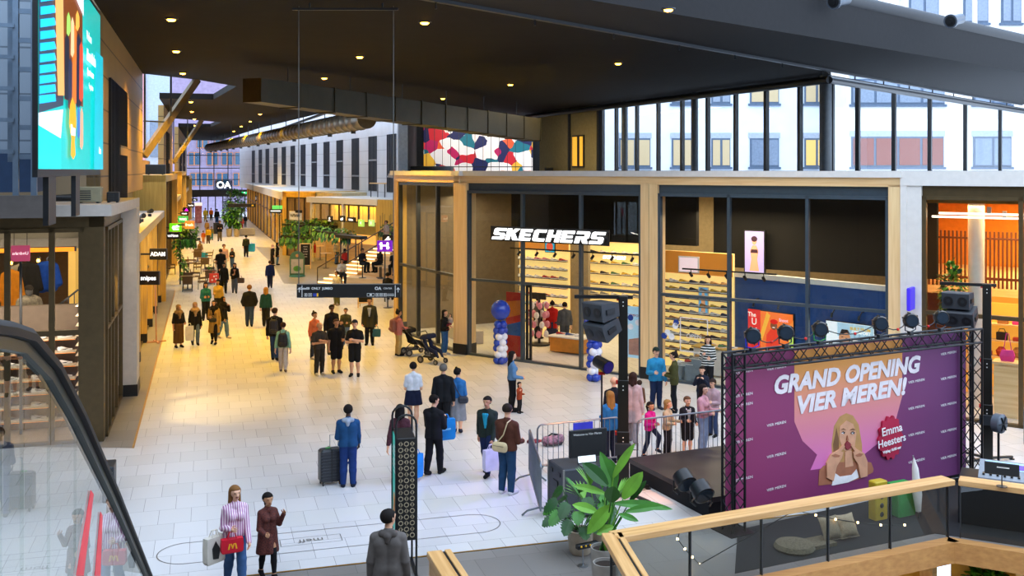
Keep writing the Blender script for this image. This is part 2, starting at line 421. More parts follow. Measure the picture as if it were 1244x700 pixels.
struct(m.build('wall_shop_left', mat('shop_taupe', '#6f5d4d', rough=.7), loc=FL(S1, T1), rz=STREET))
m = MB(); m.box(-13, -.1, .3, 12, 5.2, 5.3); struct(m.build('ceiling_shop_left', mat('shop_ceiling_dark', '#3a332c', rough=.8), loc=FL(S1, T1), rz=STREET))
# second, lower unit along the street and the golden portals behind it
def low_unit(i, s0, s1, z):
 L = s1 - s0
 m = MB(); m.box(-4, .35, 0, L, z - .32, z); struct(m.build('roof_shop_%d' % i, PALE, loc=FL(s0, T1), rz=STREET))
 m = MB()
 k = max(2, int(L / 3.6))
 for j in range(k + 1):
  y = .2 + j * (L - .4) / k
  m.box(-.05, .2, y - .14, y + .14, .35, z - .32, 0); m.box(-.06, .21, y - .15, y + .15, 0, .35, 1)
 struct(m.build('pillar_row_%d' % i, [YWOOD, BLACK], loc=FL(s0, T1), rz=STREET))
 glazed('window_%d' % (10 + i), .3, L - .3, 0, z - .32, [.3 + (j + 1) * (L - .6) / (2 * k) for j in range(2 * k - 1)], [2.6], FL(s0, T1), STREET + pi / 2, BRONZE)
 m = MB(); m.box(-1.6, -1.4, 0, L, 0, z - .3); struct(m.build('wall_shop_%d' % i, glow('lit_shop_wall', '#e8b558', .8), loc=FL(s0, T1), rz=STREET))  # emission in the wall colour imitates the shop's inside lighting
 lamp('shop_light', 'AREA', 420, SHOP, (*U(s0 + L / 2, T1 - .7), z - .45), size=1.2, size_y=L * .8, rot=(0, 0, STREET))
def portal(i, s0, s1, z):
 L = s1 - s0
 m = MB(); m.box(-3, -.05, 0, .25, 0, z); m.box(-3, .42, 0, L, z - .35, z + .0); m.box(-3, -.05, L - .25, L, 0, z)
 m.box(-.1, .42, 0, .5, 0, z); m.box(-.1, .42, L - .5, L, 0, z)
 struct(m.build('wall_portal_%d' % i, YWOOD, loc=FL(s0, T1), rz=STREET))
 k = max(2, int(L / 3.5))
 glazed('window_%d' % (20 + i), .5, L - .5, 0, z - .35, [.5 + (j + 1) * (L - 1) / k for j in range(k - 1)], [2.7], FL(s0, T1), STREET + pi / 2, BRONZE)
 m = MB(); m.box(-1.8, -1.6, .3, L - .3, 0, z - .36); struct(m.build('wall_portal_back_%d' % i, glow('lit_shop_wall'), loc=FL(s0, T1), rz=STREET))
 lamp('shop_light', 'AREA', 420, SHOP, (*U(s0 + L / 2, T1 - .8), z - .6), size=1.2, size_y=L * .8, rot=(0, 0, STREET))
low_unit(1, 33.6, 55.0, 4.65)
portal(1, 55.0, 76.0, 6.45)
low_unit(2, 76.0, 90.0, 4.7)
portal(2, 90.0, 108.0, 6.6)
low_unit(3, 108.0, 126.0, 4.7)
portal(3, 126.0, 148.0, 6.0)
# ------------------------------------------------------------------ far end: tall glazing with doors, purple building outside
E0 = U(149.5, -2.9); 
W_end = 11.5
glazed('window_5', 0, W_end, 3.9, 11.0, [1.9 * k for k in range(1, 6)], [5.4, 7.0, 8.8], (*E0, 0), STREET, DARK, w_=.12)
m = MB(); m.box(0, W_end, -.2, .4, 3.1, 3.95)
struct(m.build('beam_entrance', BLACK, loc=(*E0, 0), rz=STREET))
glazed('door_1', 0, W_end, 0, 3.1, [1.0 * k for k in range(1, 11)], [], (*E0, 0), STREET, BLACK, w_=.14)
PURPLE = mat('purple_brick', '#8f7f98', rough=.9, var=.12, scale=2)
m = MB(); m.box(-25, 35, 0, 1, -1, 24); struct(m.build('wall_purple_building', PURPLE, loc=(*U(178, 0), 0), rz=STREET))
ORF = mat('orange_window_frame', '#c0764a', rough=.6); NG = mat('night_blue_pane', '#3f5870', rough=.12, spec=.8)
for i, (u, v) in enumerate(((236, 193), (258, 193), (276, 193), (292, 193), (238, 218), (252, 218), (270, 218), (290, 218), (246, 172), (268, 172))):
 x, y = U(177.85, xm(u, 177.85)); z = H - (v - HY) / FPX * y
 m = MB(); m.box(-.95, .95, -.06, .06, -1.1, 1.1, 0); m.box(-.85, -.1, -.1, -.06, -1, 1, 1); m.box(.1, .85, -.1, -.06, -1, 1, 1)
 struct(m.build('window_%d' % (40 + i), [ORF, NG], loc=(x, y, z), rz=STREET))
# ------------------------------------------------------------------ grey upper facade on the right of the street
GA = math.atan2(.385, .923)
GO = (-7.7, 70.0); GL = 79.0
m = MB(); m.box(0, .4, 0, GL, 4.3, 12.0)
struct(m.build('wall_grey_facade', lines_mat('grey_facade_panels', '#dde1e8', '#a9aeb6', 1.02, 2, rough=.45, duty=.03), loc=(*GO, 0), rz=GA))
def gd(u):
 k = (u - CX) / FPX
 return (k * GO[1] - GO[0]) / (-.385 - k * .923)
LOUV = mat('louvre_slate', '#3b4048', rough=.4); PANE = mat('slate_pane', '#2d3440', rough=.12, spec=.7)
for i, u in enumerate((308, 316.5, 325, 335, 345, 356, 368.5, 382, 397, 413, 432, 453, 476)):
 d = gd(u); low = (i % 3 == 1)
 m = MB(); m.box(-.03, 0, d - 1.15, d + 1.15, 5.15, 9.25, 0)
 for j in range(8): m.box(-.06, -.03, d - 1.12 + j * .31, d - 1.03 + j * .31, 5.15, 9.25, 1)
 zb = 7.4 if i % 2 else 6.2
 m.box(-.07, -.03, d - 1.18, d + 1.18, zb, zb + .12, 2)
 struct(m.build('window_%d' % (60 + i), [PANE, LOUV, mat('grey_rail', '#8e959e')], loc=(*GO, 0), rz=GA))
m = MB(); m.box(-.15, .5, -.25, .05, 4.3, 12); struct(m.build('trim_6', mat('grey_rail'), loc=(*GO, 0), rz=GA))
# dark recess with mural above the shop roof
m = MB(); m.box(-9, 1.9, 84.6, 84.9, 6.5, 11); m.prism([(-7.5, 69.9), (-7.3, 69.9), (-7.9, 84.8), (-8.3, 84.8)], 6.5, 12); struct(m.build('wall_mural_back', mat('mural_backing', '#1f2124', rough=.8)))
m = MB(); m.box(1.6, 2.6, 77, 77.6, 6.6, 11); m.box(2.4, 2.9, 72.0, 78, 6.6, 6.9); struct(m.build('wall_dark_pier', mat('mural_backing')))
# ------------------------------------------------------------------ clerestory glazing on the roof line
GB = math.atan2(20.2, -8.43)                         # left leg, from PC away from the camera
def leg_d(u, o, d):
 k = (u - CX) / FPX
 return (k * o[1] - o[0]) / (d[0] - k * d[1])
dL = (-.385, .923); dR = (.652, .758)
OPAQ = mat('beige_panel_wall', '#9a8a5f', rough=.7)
ml = [leg_d(u, PC, dL) for u in (972, 931, 894, 860, 829, 800, 774, 749, 735)]
glazed('window_6', 0, ml[-1] + .4, 6.6, 11.0, ml[:-1], [], (*PC, 0), GB, DARK, w_=.2, g=GLASSC, dep=.2)
for i, u in enumerate((1011, 848, 763)):
 d = leg_d(u, PC, dL) if i else .15
 m = MB(); m.lathe([(.27 if i == 0 else .2, 6.6), (.27 if i == 0 else .2, 11.0)], (PC[0] + dL[0] * d - .25, PC[1] + dL[1] * d - .35, 0), 20)
 struct(m.build('column_%d' % (i + 1), mat('column_steel', '#5b6064', rough=.4, metal=.5), smooth=True))
da, db = leg_d(728, PC, dL), leg_d(657, PC, dL)
m = MB(); m.box(da, db, -.1, .1, 6.6, 11.0, 0); m.box(da - .3, da, -.2, .2, 6.6, 11, 1); dm = leg_d(694, PC, dL); m.box(dm - .15, dm + .15, -.2, .2, 6.6, 11, 1)
struct(m.build('wall_clerestory_panel', [OPAQ, DARK], loc=(*PC, 0), rz=GB))
d0, d1 = leg_d(712, PC, dL), leg_d(698, PC, dL)
m = MB(); m.box(d0, d1, .1, .2, 6.9, 9.1, 0); m.box(d0 + .1, d0 + .55, .2, .22, 7, 9, 1); m.box(d1 - .8, d1 - .1, .2, .22, 7, 9, 1)
struct(m.build('window_7', [DARK, glow('lit_window_amber', '#e8ae38', .9)], loc=(*PC, 0), rz=GB))
mr = [leg_d(u, PC, dR) for u in (1042, 1086, 1129.5, 1172.6, 1215, 1260)]
glazed('window_8', 0, 42, 6.6, 11.0, mr + [34, 37.5], [], (*PC, 0), math.atan2(dR[1], dR[0]), DARK, w_=.2, g=GLASSC, dep=.2)
m = MB()
for a, b in ((PC, (PC[0] + dL[0] * 34, PC[1] + dL[1] * 34)), (PC, (PC[0] + dR[0] * 40, PC[1] + dR[1] * 40))):
 m.tube([(a[0] - .3, a[1] - .7, 10.75), (b[0] - .3, b[1] - .7, 10.75)], .17, 10)
struct(m.build('trim_7', DARK, smooth=True))
# buildings outside
m = MB(); m.box(2, 26.2, 85, 97, -1, 21); struct(m.build('wall_blue_grey_building', mat('blue_render', '#dfe8f6', rough=.9, var=.04, scale=1)))
m = MB(); m.box(26.2, 75, 80, 97, -1, 27); struct(m.build('wall_white_building', mat('white_render', '#efece8', rough=.9, var=.04, scale=1)))
SLATE = mat('slate_blue_frame', '#56687f', rough=.5)
LITW = glow('lit_room', '#b8a684', .35); LITW2 = glow('lit_room_amber', '#d9b468', .5); DIMW = mat('dim_pane', '#7c8ba0', rough=.12, spec=.8); REDW = mat('red_room', '#8d4a3c', rough=.3)
wi = 80
def out_win(u0, u1, v0, v1, Y, pane, split=1):
 global wi
 x0, _, z1 = P(u0, v0, Y); x1, _, z0 = P(u1, v1, Y)
 m = MB(); m.box(x0, x1, Y - .1, Y, z0, z1, 0)
 k = split + 1; w_ = (x1 - x0) / k
 for j in range(k): m.box(x0 + j * w_ + .13, x0 + (j + 1) * w_ - .07, Y - .14, Y - .1, z0 + .15, z1 - .15, 1)
 m.box(x0 - .15, x1 + .15, Y - .2, Y, z0 - .18, z0, 0)
 m.box(x0 - .1, x1 + .1, Y - .12, Y, z1, z1 + .45, 2)
 struct(m.build('window_%d' % wi, [SLATE, pane, mat('window_lintel', '#aab4c4')])); wi += 1
for u0, u1, p in ((752, 790, LITW), (816, 841, LITW), (864, 887, LITW), (911, 946, DIMW), (977, 1006, LITW2)): out_win(u0, u1, 168, 203, 85, p)
for u0, u1, p in ((816, 841, DIMW), (864, 887, DIMW), (911, 946, LITW), (977, 1006, LITW)): out_win(u0, u1, 94, 126, 85, p)
for u0, u1, p, k in ((1034, 1146, REDW, 3), (1182, 1228, DIMW, 1), (1250, 1290, DIMW, 1)): out_win(u0, u1, 166, 203, 80, p, k)
for u0, u1, p, k in ((1034, 1147, DIMW, 3), (1182, 1228, DIMW, 1), (1250, 1290, DIMW, 1)): out_win(u0, u1, 96, 127, 80, p, k)
for u0, u1 in ((1034, 1066), (1104, 1140), (1170, 1200), (1216, 1240)):
 out_win(u0, u1, -4, 28, 80, DIMW, 1); out_win(u0, u1, -75, -40, 80, DIMW, 1)
# upper glazing above the roof beam
m = MB()
for k in range(8):
 t = k / 7; x, y = L1[2][0] + t * 34, L1[2][1] + t * 31.5
 m.beam((x, y + 1.4, 12.2), (x, y + 1.4, 17.5), .16, .16)
struct(m.build('trim_8', WHITE))
# ------------------------------------------------------------------ the corner store shell
B0 = (-1.87, 37.3); FA = math.atan2(-4.5, 6.32); FSL = (*B0, 0)
fdx, fdy = cos(FA), sin(FA)
def FW(x, y, z=0.0): return (B0[0] + fdx * x - fdy * y, B0[1] + fdy * x + fdx * y, z)
def fx(u, y=0.0):                       # facade x seen in column u on the plane y inside
 k = (u - CX) / FPX; o = FW(0, y)
 return (k * o[1] - o[0]) / (fdx - k * fdy)
A0 = (-4.71, 42.6); SA_ = math.atan2(B0[1] - A0[1], B0[0] - A0[0]); SLEN = math.hypot(B0[0] - A0[0], B0[1] - A0[1])
for i, (a, b) in enumerate(((-.25, .35), (7.46, 8.06), (15.22, 15.55))):
 m = MB(); m.box(a, b, -.12, .45, .38, 6.3, 0); m.box(a - .015, b + .015, -.135, .465, 0, .38, 1)
 if i == 1: m.box(a + .295, a + .303, -.123, -.119, .4, 6.25, 1)
 struct(m.build('pillar_oak_%d' % (i + 1), [WOODV, BLACK], loc=FSL, rz=FA))
m = MB(); m.box(-.3, .1, -.12, .3, .38, 6.3, 0); m.box(-.31, .11, -.13, .31, 0, .38, 1)
struct(m.build('pillar_oak_4', [YWOOD, BLACK], loc=(*A0, 0), rz=SA_))
m = MB(); m.box(-.25, 15.55, -.12, .45, 6.24, 6.5, 0); m.box(-.3, 15.6, -.2, .8, 6.5, 6.68, 1)
struct(m.build('beam_store_front', [WOODX, WHITE], loc=FSL, rz=FA))
m = MB(); m.box(-.3, SLEN + .1, -.12, .4, 6.24, 6.5, 0); m.box(-.5, SLEN + .3, -.22, .8, 6.5, 6.68, 1)
struct(m.build('beam_store_side', [WOODX, WHITE], loc=(*A0, 0), rz=SA_))
STEEL = mat('steel_blue_frame', '#39454f', rough=.35, spec=.6)
m = MB(); m.box(.35, 7.46, .02, .3, 5.97, 6.24); m.box(8.06, 15.22, .02, .3, 5.97, 6.24); struct(m.build('trim_9', STEEL, loc=FSL, rz=FA))
glazed('window_9', .35, 7.46, 0, 5.97, [2.76, 5.15], [2.75], FSL, FA, STEEL, w_=.09, dep=.16, open_={(1, 0)})
glazed('window_10', 8.06, 15.22, 0, 5.97, [10.46, 12.9], [2.75], FSL, FA, STEEL, w_=.09, dep=.16)
glazed('window_11', .1, SLEN - .28, 0, 6.2, [SLEN * .34, SLEN * .66], [2.8], (*A0, 0), SA_, DARK, w_=.1, dep=.16)
# the sliding leaf pushed aside at the entrance
d = MB(); d.box(2.80, 2.87, .12, .2, 0.02, 2.7); d.box(2.80, 3.0, .12, .2, 0.02, .12); d.box(2.80, 3.0, .12, .2, 2.6, 2.7); d.box(2.95, 3.02, .12, .2, .02, 2.7)
struct(d.build('door_2', BLACK, loc=FSL, rz=FA))
# third bay, white portal with a bronze frame
m = MB(); m.box(15.55, 15.72, -.15, .4, 0, 6.5); m.box(15.72, 16.1, -.12, .5, 0, 6.45); m.box(15.55, 24, -.16, .5, 6.28, 6.68)
struct(m.build('wall_white_portal', WHITE, loc=FSL, rz=FA))
m = MB(); m.box(16.1, 24, .0, .25, 6.0, 6.3); struct(m.build('trim_10', BRONZE, loc=FSL, rz=FA))
glazed('window_12', 16.1, 24, 0, 6.0, [18.55, 21.2], [2.82], FSL, FA, BRONZE, w_=.11, dep=.16)
# interior shell: floor lies on the main floor, dark ceiling, back and dividing walls, roof
m = MB(); m.box(.1, 24, .1, 14, 5.95, 6.2); m.prism([(0, 0), (0, 14), (-4.3, 14), (-3.35, 5.0)], 5.95, 6.2)
struct(m.build('ceiling_store', mat('store_ceiling', '#181614', rough=.8, spec=.2), loc=FSL, rz=FA))
m = MB(); m.prism([FW(-.1, .6)[:2], FW(24, .6)[:2], (32, 36), (20, 52), (3, 84), (-8, 84), (-8, 66), (A0[0] + .4, A0[1] + .4)], 6.25, 6.5)
struct(m.build('roof_store', mat('roof_grey', '#8b8d90')))
m = MB(); m.box(-4.5, 15.6, 13.7, 14, 0, 6); struct(m.build('wall_store_back', mat('store_wall_beige', '#a38f6c', rough=.7), loc=FSL, rz=FA))
m = MB(); m.prism([(15.62, .5), (15.8, .5), (12.3, 14), (12.1, 14)], 0, 6); struct(m.build('wall_store_divider', mat('store_amber_side', '#c48c3c', rough=.7), loc=FSL, rz=FA))
m = MB(); m.box(12.4, 24.3, 13.0, 13.3, 0, 6); m.box(24.0, 24.3, .2, 13, 0, 6); struct(m.build('wall_amber_back', mat('amber_wall', '#d98f2c', rough=.7), loc=FSL, rz=FA))
m = MB(); m.box(-.02, SLEN, 5.5, 5.6, 0, 6); struct(m.build('wall_store_side_back', mat('store_wall_beige'), loc=(*A0, 0), rz=SA_))
m = MB(); m.box(-.25, -.1, .2, 5.6, 0, 6.1); struct(m.build('wall_store_end', mat('store_end_taupe', '#6f6250', rough=.6), loc=(*A0, 0), rz=SA_))
for x, y, e, sx, sy in ((3.9, 5.0, 300, 5, 3), (3.9, 9.5, 420, 6, 6), (9.6, 2.6, 260, 3, 2), (13.2, 2.0, 120, 3, 1.5)):
 lamp('store_light', 'AREA', e, SHOP, FW(x, y, 5.3), size=sx, size_y=sy, rot=(0, 0, FA))
lamp('store_light', 'AREA', 110, SHOP, (A0[0] + 2.8, A0[1] - .3, 5.6), size=1.5, size_y=3)
for x, y, e in ((17.5, 3.2, 420), (20.5, 5.0, 500), (18.0, 9.5, 500)):
 lamp('store_light', 'AREA', e, (1, .68, .30), FW(x, y, 5.7), size=2.5, size_y=3, rot=(0, 0, FA))
m = MB(); m.prism([(15.8, .3), (24, .3), (24, 13), (12.6, 13), (14.75, 4.7)], 5.8, 5.95); struct(m.build('ceiling_amber', mat('amber_ceiling', '#b57a2e', rough=.7), loc=FSL, rz=FA))
lamp('shop_light', 'AREA', 150, SHOP, (*U(S1 + 3.5, T1 - 3.5), 5.1), size=6, size_y=4, rot=(0, 0, STREET))
lamp('shop_light', 'AREA', 40, SHOP, (*U(S1 + 8.5, T1 - 5), 5.1), size=7, size_y=4, rot=(0, 0, STREET))
# ------------------------------------------------------------------ right side of the street: lit shop row, portal, food hall
r0, r1 = (-18.4, 83.5), (-36.5, 141.0); RA = math.atan2(r1[1] - r0[1], r1[0] - r0[0]); RL = math.hypot(r1[0] - r0[0], r1[1] - r0[1])
m = MB(); m.box(0, RL, -6, .5, 4.3, 4.95); struct(m.build('roof_shop_row', WHITE, loc=(*r0, 0), rz=RA))
m = MB()
for j in range(13):
 x = j * RL / 12; m.box(x - .1, x + .1, -.06, .1, 0, 4.3)
struct(m.build('pillar_row_right', YWOOD, loc=(*r0, 0), rz=RA))
glazed('window_13', 0, RL, 0, 4.3, [(j + .5) * RL / 12 for j in range(12)], [2.8], (*r0, 0), RA, BRONZE)
m = MB(); m.box(0, RL, -1.7, -1.5, 0, 4.3); struct(m.build('wall_shop_row', glow('lit_shop_wall'), loc=(*r0, 0), rz=RA))  # self-glowing wall, brightness of the shop row put into its colour
lamp('shop_light', 'AREA', 900, SHOP, (r0[0] * .5 + r1[0] * .5 + 1.8, r0[1] * .5 + r1[1] * .5 + .6, 4.2), size=RL * .9, size_y=2.5, rot=(0, 0, RA))
# yellow portal
p0, p1 = (-17.9, 80.5), (-15.2, 78.3); PA = math.atan2(p1[1] - p0[1], p1[0] - p0[0]); PL = math.hypot(p1[0] - p0[0], p1[1] - p0[1])
m = MB(); m.box(-.2, .25, -.1, 4, 0, 5.0); m.box(-.2, PL + .3, -.1, 4, 4.6, 5.05); m.box(PL - .05, PL + .3, -.1, 4, 0, 5.0)
struct(m.build('wall_portal_right', YWOOD, loc=(*p0, 0), rz=PA))
glazed('window_14', .25, PL - .05, 0, 4.6, [PL * .35, PL * .68], [2.6], (*p0, 0), PA, BRONZE)
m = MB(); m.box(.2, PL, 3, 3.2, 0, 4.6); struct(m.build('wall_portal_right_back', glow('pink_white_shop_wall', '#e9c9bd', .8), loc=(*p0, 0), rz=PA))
m = MB(); m.box(PL + .3, PL + 3.2, 0, 4, 4.1, 5.0); struct(m.build('wall_cream_block', mat('cream_block', '#cdb98f'), loc=(*p0, 0), rz=PA))
# food hall
h0, h1 = (-14.7, 75.0), (-8.9, 68.3); HA = math.atan2(h1[1] - h0[1], h1[0] - h0[0]); HL = math.hypot(h1[0] - h0[0], h1[1] - h0[1])
m = MB(); m.box(-.3, HL + .2, -.3, 6, 4.35, 4.75); struct(m.build('roof_food_hall', WHITE, loc=(*h0, 0), rz=HA))
m = MB(); m.box(0, HL, 1.2, 1.35, 0, 1.5, 0); m.box(0, HL, -.05, .05, 2.3, 3.1, 1); m.box(HL * .5 - .12, HL * .5 + .12, -.12, .1, 0, 4.35, 2); m.box(-.1, .15, -.1, .1, 0, 4.35, 2)
struct(m.build('wall_food_hall', [WOODX, mat('olive_fascia', '#8a7a45'), WHITE], loc=(*h0, 0), rz=HA))
glazed('window_15', 0, HL, 3.1, 4.35, [HL * k / 7 for k in range(1, 7)], [], (*h0, 0), HA, BRONZE)
m = MB(); m.box(0, HL, 1.5, 1.6, 0, 4.3); struct(m.build('wall_food_hall_back', glow('food_hall_glow', '#e0b060', .8), loc=(*h0, 0), rz=HA))  # emission added to this wall to brighten the food hall
lamp('shop_light', 'AREA', 420, WARM, (-10.8, 73.5, 4.1), size=6, size_y=2.2, rot=(0, 0, HA))
m = MB(); m.box(HL + .0, HL + 2.6, -.25, 0, 1.2, 4.75); struct(m.build('wall_oak_panel', YWOOD, loc=(*h0, 0), rz=HA))
m = MB(); m.box(-.5, 9, 6, 6.2, 4.3, 7); struct(m.build('wall_terrace_back', mat('pale_terrace', '#b9bec6'), loc=(*h0, 0), rz=HA))
# glass railing on the terrace roof
m = MB()
for k in range(8): m.box(3.2 + k * .9, 3.25 + k * .9, 3.0, 3.05, 4.75, 5.75)
m.box(3.1, 9.7, 2.97, 3.09, 5.72, 5.8, 1); struct(m.build('trim_11', [DARK, WOODX], loc=(*h0, 0), rz=HA))
# ------------------------------------------------------------------ lower level under the opening
m = MB()
def band(a, b, z0, z1, w_): 
 d = Vector((b[0] - a[0], b[1] - a[1], 0)).normalized(); nrm = Vector((d.y, -d.x, 0)) * w_
 m.prism([a, b, (b[0] + nrm.x, b[1] + nrm.y), (a[0] + nrm.x, a[1] + nrm.y)], z0, z1)
band(C0, C1, -.36, .02, .25); band(C1, C2, -.36, .02, .25)
band(C3, C0, -.36, .02, .2)
struct(m.build('trim_12', wood('oak_edge', '#cf9858', '#b98047', 'x')))
m = MB(); m.prism([(0, 0), (24, 6), (24, 26), (-6, 26)], -4.2, -4.0); struct(m.build('floor_lower', mat('lower_floor', '#9a8a72', rough=.4)))
BA = math.atan2(C1[1] - C0[1], C1[0] - C0[0]); BL = math.hypot(C1[0] - C0[0], C1[1] - C0[1])
CURT = lines_mat('ribbed_curtain', '#7d7a5e', '#4e4b38', .16, 0, duty=.4)
m = MB(); m.box(0, BL, .5, .6, -4, -.36); struct(m.build('wall_lower', mat('amber_ply', '#d9a23a', rough=.6), loc=(*C0, 0), rz=BA))
m = MB()
for x in (3.55, 4.95, 5.95, 6.9): m.box(x - .06, x + .06, .2, .5, -4, -.36)
m.box(0, BL, .2, .5, -2.4, -2.3); struct(m.build('trim_13', WOODX, loc=(*C0, 0), rz=BA))
m = MB(); m.box(5.02, 5.9, .42, .5, -2.3, -.4); struct(m.build('wall_lower_curtain', CURT, loc=(*C0, 0), rz=BA))
B2 = math.atan2(C2[1] - C1[1], C2[0] - C1[0])
m = MB(); m.box(0, 5, .5, .6, -4, -.36, 0); m.box(1.25, 3.5, .4, .5, -3, -.4, 1); m.box(1.1, 1.22, .2, .5, -4, -.36, 2)
struct(m.build('wall_lower_right', [mat('amber_ply'), CURT, WOODX], loc=(*C1, 0), rz=B2))
lamp('lower_light', 'AREA', 60, (1, .72, .28), (4.5, 16.4, -.5), size=5, size_y=.6, rot=(0, 0, BA))
lamp('lower_light', 'AREA', 60, (1, .72, .28), (9.2, 17.0, -.5), size=2, size_y=.6, rot=(0, 0, B2))
# ------------------------------------------------------------------ what stands behind the viewer, and the building outside the left skylights
RW = lines_mat('rear_beige_panels', '#40392c', '#2b2a28', 3.2, 0, duty=.06)
m = MB(); m.box(-26, 46, -7.5, -7, -4.2, 12); struct(m.build('wall_rear', RW))
m = MB(); m.prism([(-26, -7.4), (46, -7.4), (46, 4), (2.6, 4), (2.6, 6), (-6, 6), (-26, 6)], -.35, -.01); struct(m.build('floor_rear', FLOORD))
m = MB(); m.box(-26, 46, -7, 2.5, 12, 12.4); struct(m.build('ceiling_rear', CEIL))
m = MB(); m.box(-22, -3.5, 104, 105, 0, 26, 0); m.box(-6.6, -5.7, 103.8, 104, 0, 26, 1); m.box(-5.3, -4.2, 103.9, 104, 8, 11.5, 2); m.box(-9, -7.4, 103.9, 104, 8, 11.5, 2)
struct(m.build('wall_left_outside', [mat('blue_grey_outside', '#a9b6c9', rough=.8), mat('pink_outside', '#d59aa0', rough=.8), mat('dim_pane')], loc=FL(0, 0), rz=STREET))
m = MB(); m.prism([(3.7, 16.95), (7.8, 18.82), (12.3, 16.6), (14.5, 21), (10.2, 22.3), (4.2, 19.0)], -.1, .008); struct(m.build('floor_event_black', mat('event_carpet', '#141416', rough=.8)))
lamp('wall_washer', 'AREA', 420, (1, .8, .45), (2.2, 64, 10.6), size=1.2, size_y=10, rot=(0, 0, .4))  # added fill lamp, brightens the beige clerestory panel
lamp('shop_glow', 'SPOT', 1500, (1, .66, .22), (*U(30.0, -3.3), 4.6), (radians(27), 0, radians(-70)), size=.1, spot=1.0)  # added spot, throws bright patches on the floor beside the shop
m = MB(); m.box(-13.4, -13, -12, 26, -4, 18); struct(m.build('wall_left_atrium', lines_mat('atrium_panels', '#4a3f2e', '#191714', 2.6, 1, duty=.05), loc=FL(0, 0), rz=STREET))
# ================================================================== CEILING FIXTURES
BULB = glow('warm_lamp_face', '#ffae38', 26.0)
def downlight(x, y, z, label, i):
 t = thing('ceiling_downlight', label, 'ceiling light', (x, y, z), 0, 'recessed ceiling downlights')
 m = MB(); m.lathe([(.13, 0), (.19, 0), (.19, -.03), (.15, -.045), (.13, -.045), (.12, -.01)], n=18); m.build('trim_ring', DARK, t)
 m = MB(); m.lathe([(.001, -.10), (.07, -.092), (.11, -.07), (.125, -.03), (.001, -.03)], n=18); m.build('lens', BULB, t)
 lamp('downlight_lamp', 'SPOT', DOWNLIGHT_W * (.16 if y < 35 or x > 0 else 1.0), WARM, (0, 0, -.14), (0, 0, 0), t, size=.12, spot=2.1, blend=.8)
rows = [('row along the left wall', [(208, 22), (214, 61), (222, 88), (232, 123), (233, 135), (236, 144), (237, 152)]),
  ('middle ceiling row', [(516, 26), (437, 68), (394, 94), (338, 127), (316, 138), (304, 147), (293, 153), (284, 159)]),
  ('row nearest the corner store', [(751, 76), (620, 102), (538, 119)])]
k = 0
for nm, pts in rows:
 for j, (u, v) in enumerate(pts):
  x, y, z = G(u, v, 10.995); downlight(x, y, z, 'round warm downlight, %s from the camera in the %s' % (NUM[j], nm), k); k += 1
x, y, z = G(812, 10, 10.99); downlight(x, y, z, 'round warm downlight alone under the dark roof edge beam', k)
# long rectangular air duct
GOLD = mat('galvanised_duct', '#3d3621', rough=.45, metal=.35, var=.12, scale=2)
da_, db_ = [Vector((0, 0, H)) + (Vector(q) - Vector((0, 0, H))) * .962 for q in ((-10.7, 42.0, 10.0), (1.3, 68.5, 9.42))]
dv = db_ - da_; dn = 11
t = thing('air_duct', 'long square black and gold air duct hung under the ceiling', 'air duct', da_)
xr = Vector((-dv.y, dv.x, 0)).normalized()
for j in range(dn):
 a, b = dv * (j / dn), dv * ((j + .96) / dn)
 s0, s1 = .95 + .45 * j / dn, .95 + .45 * (j + 1) / dn
 m = MB(); c = .06
 rings = []
 for q, s_ in ((a, s0), (b, s1)):
  h_ = s_ / 2; rings.append([q + xr * sx * h_ * .95 + Vector((0, 0, sz * h_)) for sx, sz in ((-1, -1), (1, -1), (1, 1), (-1, 1))])
 m.loft(rings)
 fl = []
 for q, s_ in ((b, s1), (b + dv.normalized() * .08, s1)):
  h_ = s_ / 2 + .04; fl.append([q + xr * sx * h_ * .95 + Vector((0, 0, sz * h_)) for sx, sz in ((-1, -1), (1, -1), (1, 1), (-1, 1))])
 m.loft(fl)
 o = m.build('duct_section', GOLD, t)
 if j in (2, 6):
  g = MB(); q = dv * ((j + .5) / dn); e = dv.normalized()
  for r_ in range(4): g.beam(q + xr * .56 - e * .7 + Vector((0, 0, -.1 + .07 * r_)), q + xr * .56 + e * .7 + Vector((0, 0, -.1 + .07 * r_)), .03, .03)
  g.build('air_grille', DARK, o)
for j in range(6):
 m = MB(); q = dv * ((j + .5) / 6); m.tube([q + Vector((0, 0, .4)), q + Vector((0, 0, 11.0 - da_.z - q.z))], .025, 6)
 m.build('hanger_rod', DARK, t)
# round spiral duct
ra, rb = Vector((-41.0, 138.0, 9.75)), Vector((-7.7, 54.2, 9.42))
t = thing('spiral_duct', 'big round spiral air duct running along the grey facade', 'air duct', ra)
dv2 = rb - ra; m = MB(); pts = []; rr = []
for j in range(61):
 pts.append(dv2 * (j / 60)); rr.append(.52); 
 if j < 60:
  pts.append(dv2 * ((j + .03) / 60)); rr.append(.56); pts.append(dv2 * ((j + .06) / 60)); rr.append(.52)
m.tube(pts, rr, 16); m.build('duct_tube', mat('spiral_metal', '#6f685a', rough=.38, metal=.5), t, smooth=True)
for j in range(12):
 m = MB(); q = dv2 * ((j + .5) / 12); m.tube([q + Vector((0, 0, .5)), q + Vector((0, 0, 11.0 - ra.z - q.z))], .03, 6)
 m.build('hanger_rod', DARK, t)
for j in range(14):
 m = MB(); q = dv2 * ((j + .5) / 14); m.box(q.x - .12, q.x + .12, q.y - .12, q.y + .12, q.z - .68, q.z - .5)
 m.build('air_nozzle', DARK, t)
m = MB(); m.beam((-36, 138, 10.6), (-9.5, 60, 10.6), .2, .15); struct(m.build('beam_duct_rail', DARK))
